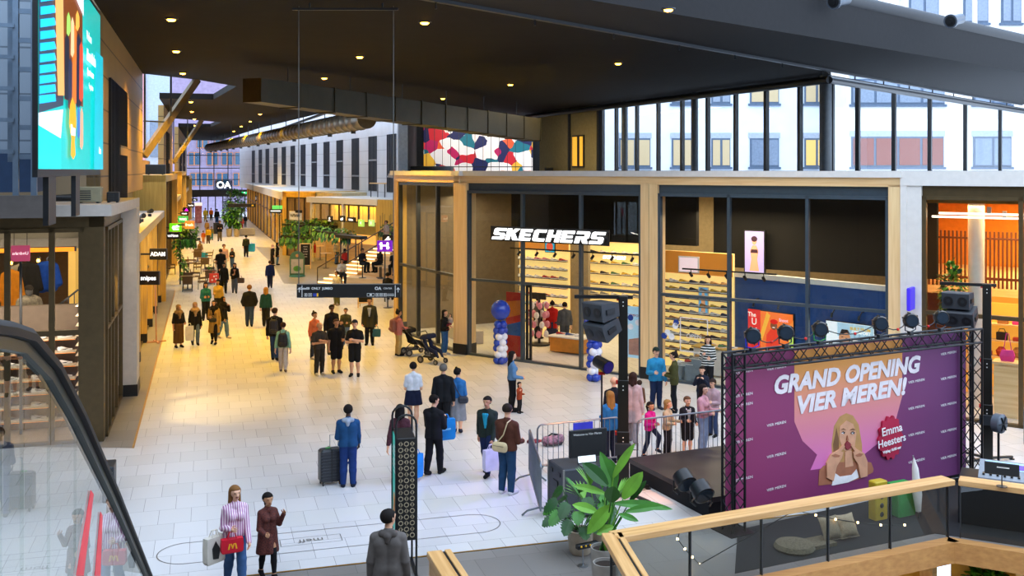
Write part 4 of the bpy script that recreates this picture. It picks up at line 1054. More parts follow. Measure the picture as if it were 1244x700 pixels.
  V, F = sdf_mesh(bp, k * .7, res, [lambda X, Y, Z: Z - wz])
  to_obj('trousers' if bottom != 'shorts' else 'shorts', V, F, [cloth(bcol)], root)
 elif bottom == 'skirt':
  hem = blen
  sp = [(v(s * .035, .004, .615), v(s * .05, .004, .52), R_(.05 * f) + g, R_(.062 * f) + g) for s in (-1, 1)] + \
    [(v(s * .05, .004, .52), v(s * (.05 if hem < .2 else .062), .006, hem + .02), R_(.062 * f) + g, R_(.066 if hem < .2 else .07) + g) for s in (-1, 1)] + \
    [(v(0, -.03, .5), v(0, -.05, hem + .02), R_(.05), R_(.055)), (v(0, .03, .5), v(0, .05, hem + .02), R_(.05), R_(.055))]
  hz = hem * h; wz = .62 * h
  V, F = sdf_mesh(sp, k, res, [lambda X, Y, Z: hz - Z, lambda X, Y, Z: Z - wz])
  to_obj('skirt', V, F, [cloth(bcol, 'speck' if pat == 'speck' else None)], root)
  if extra == 'tights':
   V, F = sdf_mesh(inf(legp, .004), k * .5, res, [lambda X, Y, Z: Z - (hz + .1)]); to_obj('tights', V, F, [cloth('#17161a')], root)
 for i in (0, 3):
  V, F = sdf_mesh(inf(footp[i:i + 3], R_(.006) + (.004 if res > .02 else 0)), k * .4, res, [lambda X, Y, Z: Z - .30 * h] if sit else [lambda X, Y, Z: Z - (.135 if legs == 'stand' else .24) * h])
  to_obj('shoe', V, F, [cloth(shoes)], root)
 # hair and headwear
 e = R_(.006) + (.004 if res > .02 else 0)
 cut = [lambda X, Y, Z: None]
 def face_cut(fr, zt):
  fw = hp(0, -1, 0) - hc; fw = fw / np.linalg.norm(fw)
  zc = hp(0, 0, zt)[2]
  return lambda X, Y, Z: np.minimum(((X - hc[0]) * fw[0] + (Y - hc[1]) * fw[1] + (Z - hc[2]) * fw[2]) - fr * h, zc - Z)
 if hair and hair != 'bald':
  hh = [(hp(0, .014, .016), hp(0, -.002, .018), R_(.047 * hs) + e * 1.5, R_(.046 * hs) + e * 1.2)]
  low = -.03
  if hair in ('long', 'mid'):
   zl = .80 if hair == 'long' else .86
   hh += [(hp(-.03, .018, .0), v(-.04, .03, zl) , R_(.03), R_(.026)), (hp(.03, .018, .0), v(.04, .03, zl), R_(.03), R_(.026)), (hp(0, .03, 0), v(0, .048, zl - .02), R_(.036), R_(.03))]
  if hair == 'bun': hh += [(hp(0, .03, .06), hp(0, .035, .075), R_(.024), R_(.022))]
  if hair == 'tail': hh += [(hp(0, .055, .02), hp(0, .075, -.02), R_(.018), R_(.022)), (hp(0, .075, -.02), v(0, .055, .82), R_(.022), R_(.012))]
  if hair == 'curly': hh += [(hp(s * .035, .02, .035), hp(s * .03, .0, .04), R_(.028), R_(.028)) for s in (-1, 1)]
  if hair == 'hijab':
   hh = [(hp(0, .012, .012), hp(0, -.006, .010), R_(.056), R_(.053)), (hp(0, .01, -.02), v(0, .004, .83), R_(.052), R_(.062)), (v(-.045, 0, .815), v(.045, 0, .815), R_(.062), R_(.062)), (v(0, -.05, .80), v(0, -.06, .70), R_(.05), R_(.035))]
   V, F = sdf_mesh(hh, k * .8, res, [face_cut_h(hc, hp, h)])
   to_obj('headscarf', V, F, [cloth(hcol)], root)
  else:
   cuts = [face_cut(.018, .030)]
   if hair in ('short', 'bun', 'tail', 'curly', 'crop'):
    zc = hp(0, .03, low)[2]; cuts.append(lambda X, Y, Z: zc - Z if hair != 'tail' else np.where(Y > .045 * h, -1, zc - Z))
   V, F = sdf_mesh(hh, k * .5, min(res, .02), cuts)
   to_obj('hair', V, F, [cloth(hcol)], root)
 if cap:
  hh = [(hp(0, .012, .030), hp(0, 0, .030), R_(.054 * hs), R_(.053 * hs))]
  zc = hp(0, 0, .028)[2]
  V, F = sdf_mesh(hh + [(hp(-.02, -.06, .034), hp(.02, -.06, .034), R_(.012), R_(.012)), (hp(0, -.045, .036), hp(0, -.082, .030), R_(.014), R_(.010))], k * .3, min(res, .02), [lambda X, Y, Z: zc - Z])
  to_obj('cap', V, F, [cloth(cap)], root)
 cs, sn_ = cos(th), sin(th)
 def world(p): return Vector((X + p[0] * cs - p[1] * sn_, Y + p[0] * sn_ + p[1] * cs, Z + p[2]))
 tips = []
 for i in (0, 1):
  d = wr[i] - el[i]; d /= np.linalg.norm(d); tips.append(world(wr[i] + d * .055 * h))
 return {'root': root, 'hand': tips, 'th': th, 'world': world, 'h': h, 'loc': Vector((X, Y, Z))}
def face_cut_h(hc, hp, h):
 fw = hp(0, -1, 0) - hc; fw = fw / np.linalg.norm(fw); c = hp(0, -.058, -.004)
 return lambda X, Y, Z: R_cut(X, Y, Z, c, .040 * h)
def R_cut(X, Y, Z, c, r): return r - np.sqrt((X - c[0]) ** 2 + (Y - c[1]) ** 2 + (Z - c[2]) ** 2)
# ------------------------------------------------------------------ the crowd, nearest first
CR = {}
def pp(key, label, u, vf, vh, dv=0, h=None, **kw):
 x, y, _ = G(u, vf)
 hh = (vf - vh) * y / FPX if h is None else h
 CR[key] = person(label, (x, y, 0), hh, **kw)
 return CR[key]
# foreground
CR['hoodie'] = person('man in a grey hooded sweatshirt seen from behind at the bottom edge', (-1.78, 14.7, 0), 1.80, yaw=172, top='#6f6863', toplen=.47, bcol='#2d2f38', hair='short', hcol='#1d1714', skin='fair', head=-38, hood='#5d5651', legs='walk', stride=.08, arms=('down', 'down'), build=1.04)
CR['pink'] = person('woman in a pink striped blouse and blue jeans walking towards the viewer', (-4.45, 16.4, 0), 1.62, yaw=12, top='#c987b4', pat='stripe', toplen=.44, bcol='#46699a', bottom='trousers', shoes='#c9a59a', hair='long', hcol='#8d6034', skin='fair', arms=('fwd', 'swf'), legs='walk', stride=.10, female=True, head=8)
CR['girl'] = person('girl in a patterned brown dress and black tights with her hand raised', (-4.02, 16.8, 0), 1.37, yaw=22, top='#7a3a2c', pat='speck', toplen=.52, bottom='skirt', bcol='#7a3a2c', blen=.30, extra='tights', shoes='#141414', hair='tail', hcol='#1c1512', skin='tan', arms=('hold', 'wave'), legs='walk', stride=.08, female=True)
pp('suit', 'man in a blue sweater and jeans standing with his back turned beside a suitcase', 423, 591, 494, h=1.72, yaw=176, top='#1f4f7f', toplen=.50, bcol='#1d3a78', shoes='#1b2233', hair='crop', hcol='#1c1512', skin='deep', arms=('swf', 'hold'), collar=None, hood='#a9b3c2', res=.0125)
pp('brown', 'man in a brown sweater looking down at his phone, pale bag across his back', 616, 600, 489, h=1.84, yaw=150, top='#5a3324', toplen=.50, bcol='#25476a', shoes='#e3dfe6', hair='crop', hcol='#2c2019', skin='fair', arms=('hold', 'phone'), head=15, nod=28, build=1.04)
pp('green', 'man in a dark green jacket over a turquoise shirt striding forward', 592, 576, 485, h=1.70, yaw=-22, top='#26302a', toplen=.48, bcol='#1f2c52', shoes='#1a1a22', hair='crop', hcol='#1e1713', skin='tan', arms=('swb', 'swf'), legs='walk', stride=.12, collar='#2aa3bd')
pp('black_bag', 'man all in black carrying a big blue shopping bag, face turned away', 527, 577, 478, h=1.74, yaw=150, top='#16161b', toplen=.46, bcol='#131318', shoes='#1c1c1e', hair='curly', hcol='#17110e', skin='fair', arms=('phone', 'swf'), legs='walk2', stride=.08, head=-30, nod=15)
pp('pattern', 'person with dark hair in a patterned top behind the tall sign', 486, 586, 494, h=1.66, yaw=175, top='#5b2433', pat='speck', toplen=.5, bcol='#c9a0b0', shoes='#b58fa0', hair='mid', hcol='#14100f', skin='fair', arms=('down', 'swb'), female=True, legs='walk', stride=.07)
pp('white', 'woman in a white blouse and short navy skirt walking away', 502, 520, 441, h=1.70, yaw=180, top='#e6e8f0', toplen=.585, sleeve=.55, bottom='skirt', bcol='#151c38', blen=.36, shoes='#cfcdd6', hair='crop', hcol='#1d1612', skin='fair', arms=('fwd', 'fwd'), legs='walk', stride=.06, female=True)
pp('greyman', 'grey-haired man in a black suit walking beside a woman in blue', 538.5, 528, 445, h=1.78, yaw=178, top='#15171c', toplen=.47, bcol='#121318', hair='crop', hcol='#6c6660', skin='fair', legs='walk', stride=.06)
pp('denim', 'woman in a blue denim shirt and long grey skirt walking away', 556, 526, 449, h=1.64, yaw=172, top='#2f72b4', toplen=.55, bottom='skirt', bcol='#8b9099', blen=.20, shoes='#26293a', hair='bun', hcol='#1b1412', skin='fair', arms=('fwd', 'fwd'), legs='walk', stride=.05, female=True, head=-30)
pp('mother', 'woman with long dark hair in a denim jacket holding a child by the hand', 622, 500, 429, h=1.66, yaw=100, top='#5c86b0', toplen=.54, bcol='#101114', shoes='#151515', hair='long', hcol='#1a1210', skin='fair', arms=('hold', 'down'), female=True)
pp('toddler', 'toddler in a rust-red jumper beside the woman in the denim jacket', 631, 502, 469, h=.84, yaw=60, top='#a84524', toplen=.45, bcol='#1a1a1e', shoes='#1a1a1a', hair='mid', hcol='#2a1c14', skin='fair', arms=('wave', 'fwd'))
pp('stroll', 'woman in a pink coat with a backpack pushing a black pram', 484, 432, 377, h=1.64, yaw=112, top='#cf7b70', toplen=.46, bcol='#c3a66c', shoes='#191614', hair='bun', hcol='#1d1512', skin='tan', arms=('push', 'push'), female=True)
pp('carry', 'woman in a black jacket and jeans carrying a small child by the store', 540, 431, 386, h=1.62, yaw=60, top='#191a1c', toplen=.53, bcol='#2f5d94', shoes='#c3b9b0', hair='long', hcol='#1a1311', skin='fair', arms=('fwd', 'fwd'), female=True)
wv = CR['carry']['world']((.14, -.16, .74)); CR['baby'] = person('small child in a pale coat carried by the woman in black', (wv.x, wv.y, wv.z), .72, yaw=-40, top='#c9b8b0', bcol='#8a2f3a', hair='mid', hcol='#2a1c14', skin='fair', arms=('fwd', 'fwd'), legs='sit', res=.02)
pp('cap_blue', 'man in a bright blue shirt and dark cap facing the woman in olive', 797, 497, 426, h=1.70, yaw=20, top='#2f93c4', toplen=.47, sleeve=1, bcol='#1d2d4f', shoes='#3d4350', hair='crop', hcol='#2c221b', cap='#20302a', skin='fair', arms=('fwd', 'swf'), build=1.08)
pp('olive', 'woman in an olive jacket and black leggings facing the man in blue', 819, 501, 432, h=1.66, yaw=-95, top='#4a4a26', toplen=.47, bottom='leggings', bcol='#15161b', shoes='#1b1b1e', hair='bun', hcol='#1f1512', skin='fair', arms=('fwd', 'fwd'), female=True)
pp('stripes', 'person in a black and white striped sweater by the store window', 860, 477, 408, h=1.70, yaw=-10, top='#1d2b2a', pat='hstripe', toplen=.48, bcol='#17181c', hair='mid', hcol='#2a1b14', skin='fair', arms=('phone', 'fwd'), female=True)
pp('photo', 'child in a dark jacket taking a picture behind the barrier', 853, 507, 440, h=1.36, yaw=-15, top='#1d2233', toplen=.5, bcol='#1f2430', hair='short', hcol='#2c1d15', skin='fair', arms=('face', 'face'))
pp('fatherpink', 'child in a pale pink jacket right behind the truss frame', 866, 530, 457, h=1.42, yaw=-35, top='#c9a3a8', toplen=.5, bcol='#39486a', hair='short', hcol='#2c1d15', skin='fair', arms=('fwd', 'fwd'), cap='#3a2a24')
pp('kneegirl', 'girl in a bright magenta sweater leaning one knee on the barrier', 790, 556, 494, h=1.28, yaw=48, top='#d6228a', toplen=.5, bottom='leggings', bcol='#1c2740', shoes='#20222c', hair='tail', hcol='#1f1411', skin='tan', arms=('fwd', 'fwd'), legs='kneeup', female=True)
pp('beigegirl', 'fair-haired girl in a cream jacket looking over the barrier', 811, 554, 490, h=1.30, yaw=62, top='#c9b08a', toplen=.48, bcol='#191b22', shoes='#1d1d22', hair='mid', hcol='#a37a45', skin='fair', arms=('rail', 'rail'), female=True, head=20)
pp('vestboy', 'boy in a black and white vest jacket standing at the barrier', 835, 553, 486, h=1.36, yaw=25, top='#191a1f', toplen=.48, bottom='shorts', bcol='#16171b', shoes='#c9c2c0', hair='short', hcol='#6a4628', skin='fair', arms=('fwd', 'hold'), collar='#b9b4ae', hood='#cfcac4')
pp('pinkgirl', 'long-haired girl in a pale pink top and light jeans at the barrier', 854, 551, 468, h=1.62, yaw=65, top='#d99aa0', toplen=.53, bcol='#8fa8c9', shoes='#d0c8cc', hair='long', hcol='#241713', skin='fair', arms=('rail', 'rail'), female=True)
pp('blonde', 'blonde woman in a blue jacket behind the black mast', 741, 563, 482, h=1.64, yaw=-150, top='#2874b5', toplen=.47, bcol='#1b2036', shoes='#17181f', hair='long', hcol='#9a7038', skin='fair', arms=('fwd', 'fwd'), female=True)
pp('darkman', 'man in a dark coat half hidden by the blonde woman', 746, 545, 465, h=1.72, yaw=-160, top='#181c26', toplen=.45, bcol='#171a22', hair='bald', skin='fair', arms=('down', 'down'))
pp('palecoat', 'woman in a pale pink coat walking just right of the black mast', 769, 538, 456, h=1.72, yaw=170, top='#cdb0ae', toplen=.30, bcol='#b39fa0', shoes='#a08f94', hair='mid', hcol='#3a231c', skin='fair', arms=('down', 'down'), legs='walk', female=True)
pp('browntot', 'small child in a brown coat holding on to the woman in pale pink', 777, 508, 468, h=1.0, yaw=165, top='#6b4630', toplen=.42, bcol='#2c2a36', shoes='#7a6a80', hair='short', hcol='#3a251a', skin='fair', arms=('down', 'down'), legs='walk')
# group around the hanging sign
pp('bald', 'bald man in a dark grey shirt with folded arms', 388, 456, 396, h=1.72, yaw=25, top='#3b322c', toplen=.50, sleeve=.55, bcol='#2d261c', shoes='#c9bda8', hair='bald', skin='tan', arms=('cross', 'cross2'), head=20)
pp('tee', 'man in a black t-shirt and black shorts, middle of three standing men', 408.5, 453, 390, h=1.76, yaw=18, top='#131214', toplen=.49, sleeve=.5, bottom='shorts', bcol='#15141a', shoes='#1a1a1c', hair='crop', hcol='#4a3020', skin='tan', arms=('down', 'fwd'), build=1.12)
pp('captee', 'bearded man in a cap and black t-shirt with folded arms', 431, 457, 388, h=1.80, yaw=-8, top='#151517', toplen=.49, sleeve=.5, bottom='shorts', bcol='#17171a', shoes='#19191b', hair='crop', hcol='#3a261a', cap='#1d2130', skin='fair', arms=('cross', 'cross2'))
pp('orange', 'woman in an orange sweater with her hair in a bun', 382, 436, 380, h=1.66, yaw=40, top='#e0703f', toplen=.50, bcol='#232a3c', shoes='#c9c0b4', hair='bun', hcol='#22160f', skin='tan', arms=('down', 'fwd'), female=True)
pp('blackman', 'dark-skinned man in a black sweater standing behind the bald man', 403, 430, 374, h=1.78, yaw=15, top='#141315', toplen=.48, bcol='#3a4a66', shoes='#2a2724', hair='crop', hcol='#0f0c0a', skin='deep', arms=('down', 'down'))
pp('greenkid', 'teenager in a green patterned jacket behind the three men', 420, 420, 378, h=1.42, yaw=-10, top='#4a4a2c', toplen=.5, bcol='#6f86a8', shoes='#b0a89c', hair='short', hcol='#2c1d14', skin='tan', arms=('fwd', 'fwd'))
pp('smallkid', 'small child in dark clothes next to the teenager in green', 414, 424, 391, h=1.06, yaw=0, top='#23262e', toplen=.48, bcol='#262a36', shoes='#25242a', hair='short', hcol='#2c1d14', skin='tan')
pp('coatman', 'tall man in an open dark green coat over a pale shirt', 449, 419, 370, h=1.80, yaw=-5, top='#3a3722', toplen=.38, bcol='#17181d', shoes='#161514', hair='crop', hcol='#1a120d', skin='tan', arms=('down', 'down'), collar='#c9c6c0')
pp('counter', 'person in a white top and olive trousers behind the hanging sign', 409, 371, 329, h=1.68, yaw=-40, top='#d8cdb8', toplen=.47, bcol='#6b6a3a', shoes='#a08a78', hair='short', hcol='#3a2718', skin='tan', arms=('fwd', 'fwd'))
# group at left
pp('hijab1', 'woman in a brown headscarf, black top and long brown skirt', 217, 422, 375, h=1.62, yaw=20, top='#191614', toplen=.56, bottom='skirt', bcol='#5a3f22', blen=.10, shoes='#1a1512', hair='hijab', hcol='#8a6b48', skin='tan', arms=('down', 'hold'), female=True, head=25)
pp('hijab2', 'woman in a beige headscarf, black tunic and blue jeans', 237, 419, 371, h=1.64, yaw=8, top='#16140f', toplen=.36, bcol='#54657a', shoes='#17130f', hair='hijab', hcol='#b08d64', skin='tan', arms=('down', 'down'), female=True, legs='walk', stride=.05)
pp('trench', 'woman in a mustard trench coat and black headscarf', 260, 418, 367, h=1.68, yaw=-12, top='#b58a3c', toplen=.26, bcol='#17130f', bottom='leggings', shoes='#15110e', hair='hijab', hcol='#15110e', skin='tan', arms=('fwd', 'down'), female=True, legs='walk', stride=.06)
pp('handhead', 'woman in black holding her hand to her head, pale trainers', 271, 411, 360, h=1.66, yaw=45, top='#17130f', toplen=.42, bcol='#5f7a94', shoes='#cdbda0', hair='hijab', hcol='#120e0c', skin='tan', arms=('swf', 'face'), female=True, legs='walk')
pp('teal', 'person in a teal and white jacket reading a phone', 250, 389, 345, h=1.68, yaw=10, top='#1d6a72', toplen=.5, bcol='#17171c', hair='mid', hcol='#17110d', skin='tan', arms=('fwd', 'fwd'), female=True)
pp('yellowj', 'person in a yellow jacket beside the person in teal', 265, 384, 343, h=1.66, yaw=-25, top='#d3a842', toplen=.5, bcol='#1a1713', hair='mid', hcol='#17110d', skin='tan', arms=('fwd', 'down'), female=True)
pp('jacket', 'man in a black padded jacket and jeans walking away alone', 303, 397, 347, h=1.78, yaw=180, top='#17171b', toplen=.49, bcol='#2a3c62', shoes='#1a1817', hair='crop', hcol='#7a5230', skin='fair', arms=('pocket', 'pocket'), legs='walk', stride=.07, build=1.08)
pp('tealback', 'fair-haired woman in a dark teal sweater walking away', 323, 397, 350, h=1.68, yaw=178, top='#123f42', toplen=.48, bcol='#16181d', hair='mid', hcol='#b07c3a', skin='fair', arms=('down', 'down'), legs='walk', female=True)
pp('packman', 'man in a black hooded jacket with a black backpack walking away', 334, 438, 371, h=1.84, yaw=170, top='#17161a', toplen=.47, bcol='#27406f', shoes='#1c1a1a', hair='crop', hcol='#3a2516', skin='fair', arms=('down', 'down'), legs='walk', stride=.08, hood='#1d1c20', head=-20)
pp('mint', 'person in a mint sweater and pale trousers with a black backpack', 344, 452, 391, h=1.64, yaw=176, top='#8fc4b0', toplen=.50, bcol='#d9cdc4', shoes='#7a6a58', hair='crop', hcol='#3a2015', skin='fair', arms=('swb', 'swb'), legs='walk', stride=.08, female=True)
# further up the street
far = [
 ('redbag', 'woman in a long black coat with a red patterned bag', 272, 356, 320, dict(yaw=5, top='#17140f', toplen=.34, bcol='#17140f', hair='mid', hcol='#17110d', arms=('wave', 'down'), female=True, legs='walk')),
 ('handbag', 'woman in a black blazer and grey jeans with a brown handbag', 285, 356, 320, dict(yaw=0, top='#17140f', toplen=.47, bcol='#4a505c', hair='long', hcol='#17110d', arms=('fwd', 'down'), female=True, legs='walk', collar='#c98a6a')),
 ('bulktee', 'broad man in a black t-shirt and cap walking away', 268, 339, 303, dict(yaw=178, top='#15130f', sleeve=.5, bcol='#15130f', hair='crop', hcol='#2a1d14', cap='#17202a', build=1.15)),
 ('pinkshirt', 'man in a pale pink shirt further up the street', 272, 331, 297, dict(yaw=10, top='#d9a890', bcol='#9aa0a8', hair='crop', hcol='#5a2f28')),
 ('vest', 'young woman in a dark vest with pale sleeves walking forward', 282, 326, 302, dict(yaw=-4, top='#2c2a2c', bcol='#3f5c86', hair='long', hcol='#2a1b13', female=True, legs='walk', arms=('fwd', 'fwd'))),
 ('navy', 'man in a navy blue coat walking away past the green board', 328, 350, 317, dict(yaw=178, top='#16224a', toplen=.45, bcol='#1b2238', hair='crop', hcol='#5a3a26', legs='walk')),
 ('coatlong', 'person in a long black coat with light jeans at right of the street', 337, 322, 295, dict(yaw=90, top='#141313', toplen=.36, bcol='#5f86b5', hair='mid', hcol='#17110d', female=True)),
 ('pinkscarf', 'woman in a pale pink headscarf and black dress', 331, 323, 297, dict(yaw=110, top='#17151a', toplen=.5, bottom='skirt', bcol='#17151a', blen=.08, hair='hijab', hcol='#d9b3b8', female=True)),
 ('bluebag', 'man in a dark green jacket carrying a bright blue bag', 299, 312, 286, dict(yaw=175, top='#2c3326', bcol='#1b1b1e', hair='crop', hcol='#17110d', arms=('fwd', 'down'))),
 ('patt', 'woman in a patterned top beside the greenery at left', 243, 314, 293, dict(yaw=-10, top='#8a6a4a', bcol='#1f2a44', hair='mid', hcol='#2a1b13', female=True, legs='walk', arms=('swf', 'swb'))),
 ('orangekid', 'child in orange far up the street', 247, 296, 280, dict(yaw=5, top='#d9682a', bcol='#d98a4a', hair='short', hcol='#2a1b13', h=1.15)),
 ('yellowkid', 'person in a yellow coat beside the child in orange', 253, 296, 276, dict(yaw=0, top='#eeb416', bcol='#5a4630', hair='mid', hcol='#5a3a1e', h=1.5)),
 ('tealkid', 'child in teal and yellow behind the yellow coat', 257, 292, 274, dict(yaw=10, top='#8a7a3a', bcol='#2c7a70', hair='short', hcol='#2a1b13', h=1.3)),
 ('tanman', 'man in a tan jacket far up the street', 251.5, 285, 268, dict(yaw=170, top='#b98a4a', bcol='#b08a58', hair='crop', hcol='#5a3a1e')),
 ('darkfar', 'man in a black coat with folded hands by the dark bin', 267, 293, 268, dict(yaw=0, top='#1a1612', toplen=.45, bcol='#6b5c40', hair='crop', hcol='#17110d', arms=('fwd', 'fwd'))),
 ('redfar', 'person in a red coat by the far shop row', 294, 278, 263, dict(yaw=20, top='#d93a4a', toplen=.4, bcol='#c92a3a', hair='short', hcol='#2a1b13', female=True)),
 ('navyfar', 'man in a dark jacket by the far shop row', 298, 276, 261, dict(yaw=175, top='#1a2030', bcol='#5f6470', hair='crop', hcol='#17110d')),
 ('yelfar', 'person in pale yellow near the far entrance doors', 249.5, 269, 253, dict(yaw=0, top='#d9c84a', bcol='#b9a84a', hair='short', hcol='#2a1b13')),
 ('orafar', 'person in orange near the far entrance doors', 256.5, 268, 253, dict(yaw=0, top='#d9681a', bcol='#3a2a1a', hair='short', hcol='#2a1b13')),
 ('blkfar', 'person in black and jeans near the far entrance doors', 263.5, 273, 254, dict(yaw=180, top='#17171a', bcol='#2a4a86', hair='short', hcol='#17110d')),
]
for key, lab, u, vf, vh, kw in far: pp(key, lab, u, vf, vh, **kw)
# ------------------------------------------------------------------ plant helpers
def leaf(m, base, d, L, wd, droop=.3, fold=.12, n=7, tip=.0, shape=None, mi=0, nv=(0, 0, 1)):
 base = Vector(base); d = Vector(d).normalized(); side = d.cross(Vector(nv));
 side = side.normalized() if side.length > .05 else Vector((1, 0, 0))
 vs = []; fs = []
 for i in range(n + 1):
  f = i / n; c = base + d * (L * f) + Vector((0, 0, -droop * L * f * f)); w_ = wd * (sin(pi * min(1, f * .94 + .06)) ** .75 if shape is None else shape(f))
  up = side.cross(d).normalized()
  vs += [c + side * w_ + up * w_ * fold, c, c - side * w_ + up * w_ * fold]
 for i in range(n):
  a = i * 3; fs += [(a, a + 1, a + 4, a + 3), (a + 1, a + 2, a + 5, a + 4)]
 m.add(vs, fs, mi)
POTM = mat('pot_beige', '#b5a794', rough=.7); SOILM = mat('soil', '#2c2119', rough=.95, bump=.4, scale=30)
def pot(t, r, h_, m_=POTM):
 m = MB(); m.lathe([(r * .72, 0), (r * .85, h_ * .1), (r * .98, h_ * .6), (r, h_), (r * .92, h_), (r * .88, h_ * .9), (.001, h_ * .9)], n=24); m.build('pot', m_, t, smooth=True)
 m = MB(); m.lathe([(.001, h_ * .88), (r * .9, h_ * .88), (r * .9, h_ * .91), (.001, h_ * .915)], n=18); m.build('soil', SOILM, t)
def bush(m, c, r, n, size, rnd, g=3):
 for k in range(n):
  a, b = rnd.random() * 6.283, math.acos(2 * rnd.random() - 1); q = r if not isinstance(r, tuple) else None
  rr = .55 + .45 * rnd.random()
  d = Vector((sin(b) * cos(a), sin(b) * sin(a), cos(b)))
  p = Vector(c) + Vector((d.x * r[0], d.y * r[1], d.z * r[2])) * rr
  leaf(m, p, d + Vector((rnd.uniform(-.6, .6), rnd.uniform(-.6, .6), rnd.uniform(-.7, .4))), size * (.7 + .6 * rnd.random()), size * .26, .3, .15, 3, mi=rnd.randrange(g))
# ================================================================== SHOP CONTENTS
# one low shoe: sole and upper lofted along its length, toe towards +x
def shoe_mesh(name, mu, ms, high=False, n=8):
 st = [(-.14, .028, .055, 0), (-.13, .040, .085 if not high else .13, 0), (-.07, .042, .092 if not high else .14, 0), (-.02, .044, .078, 0), (.04, .047, .060, .002), (.09, .048, .048, .004), (.13, .040, .040, .008), (.148, .018, .026, .012)]
 m = MB(); rings = []
 for x, w_, h_, z0 in st:
  rings.append([(x, -w_, z0 + .02), (x, -w_ * 1.02, z0 + .03), (x, -w_ * .8, z0 + .02 + (h_ - .02) * .7), (x, -w_ * .32, h_), (x, w_ * .32, h_), (x, w_ * .8, z0 + .02 + (h_ - .02) * .7), (x, w_ * 1.02, z0 + .03), (x, w_, z0 + .02)])
 m.loft(rings, 0)
 rings = [[(x, -w_ * 1.06, z0), (x, w_ * 1.06, z0), (x, w_ * 1.06, z0 + .026), (x, -w_ * 1.06, z0 + .026)] for x, w_, h_, z0 in st]
 m.loft(rings, 1)
 m.box(-.115, -.075, -.022, .022, .088 if not high else .13, .094 if not high else .142, 2)
 m.plate([(-.06, .035), (.02, .03), (.075, .05), (.0, .045)], -.0495, .0495, 2)
 me = bpy.data.meshes.new(name); me.from_pydata(m.v, [], m.f)
 for x in (mu, ms, BLACK): me.materials.append(x)
 me.polygons.foreach_set('material_index', m.m); me.polygons.foreach_set('use_smooth', [True] * len(me.polygons))
 try: me.set_sharp_from_angle(angle=radians(50))
 except Exception: pass
 me.update(); return me
SOLE = mat('sole_white', '#e9e4dd', rough=.6)
SHOES = {}
for nm, c in (('white', '#ece8e4'), ('black', '#1d1c1e'), ('grey', '#8d8b8a'), ('red', '#b32a24'), ('blue', '#2f4f8a'), ('tan', '#b5834a'), ('yellow', '#dcae2c'), ('pink', '#d98a9a'), ('navy', '#232b42'), ('green', '#4c7a4a')):
 SHOES[nm] = shoe_mesh('sneaker_' + nm, mat('shoe_' + nm, c, rough=.6), SOLE if nm not in ('black', 'tan') else mat('sole_grey', '#c9c2b8', rough=.6))
def put_shoe(colour, loc, rz, label, group, scale=1.0):
 o = link('sneaker', SHOES[colour], None, loc, rz); o.scale = (scale,) * 3
 return tag(o, label, 'shoe', group)
def fwrz(rz): return rz
# ---- left corner shop ---------------------------------------------------------------
def LW(x, y, z=0.0): a = U(S1 + y, T1 + x); return (a[0], a[1], z)
ORL = glow('orange_shelf_light', '#ff8a1e', 1.3)
SHELFP = mat('shelf_pale', '#d8c2a4', rough=.5)
shelves_y = 1.6
t = thing('shoe_display', 'tall taupe shoe display panel just inside the left shop front', 'display wall', LW(0, shelves_y), STREET)
x0_, x1_ = xm(-5, S1 + shelves_y) - T1, xm(94, S1 + shelves_y) - T1
m = MB(); m.box(x0_ - 3, x1_, .12, .3, 0, 3.2); m.build('back_panel', mat('shop_taupe'), t)
zs_ = [.35, .78, 1.2, 1.62, 2.03, 2.42]
zs_ = [.30 + .345 * k for k in range(7)]
for k, z in enumerate(zs_):
 m = MB(); m.box(x0_ - 3, x1_ - .03, -.22, .12, z - .03, z); m.build('shelf', SHELFP, t)
 m = MB(); m.box(x0_ - 3, x1_ - .03, -.2, -.17, z - .045, z - .03); m.build('shelf_light', ORL, t)
nrow = ['bottom', 'second', 'third', 'fourth', 'fifth', 'sixth', 'top']
cols_ = [x1_ - .30 - .62 * j for j in range(5)]
for k, z in enumerate(zs_):
 for j, x in enumerate(cols_):
  c = 'white' if k > 2 or j % 2 else ('black' if (k + j) % 3 == 0 else 'grey')
  put_shoe(c, LW(x, shelves_y - .05, z + .004), STREET + .12, '%s sneaker, %s from the right on the %s shelf of the left shop front' % (c, NUM[j], nrow[k]), 'sneakers on the left shop front shelves', 1.25)
# side wall covered with shoes, running away from the camera
t = thing('shoe_display', 'long white wall covered in small shoes deep in the left shop', 'display wall', LW(-.42, 0), STREET)
m = MB(); m.box(-.03, .06, .5, 6.2, 0, 3.6); m.build('back_panel', mat('bright_panel', '#ead9c6', rough=.6), t)
cc = ['white', 'white', 'grey', 'white', 'red', 'black', 'white', 'yellow', 'blue', 'white', 'tan']
for k in range(13):
 z = .3 + .25 * k
 m = MB(); m.box(-.30, -.03, .55, 6.1, z - .015, z); m.build('shelf', SHELFP, t)
 for j in range(8):
  y = 1.0 + j * .68 + (k % 2) * .2
  c = cc[(k * 5 + j * 3) % len(cc)]
  put_shoe(c, LW(-.585, y, z + .004), STREET - pi / 2 - .5, '%s sneaker, %s from the glass, row %s up the shoe-covered side wall' % (c, NUM[j], NUM[k]), 'shoes on the side wall of the left shop', 1.1)
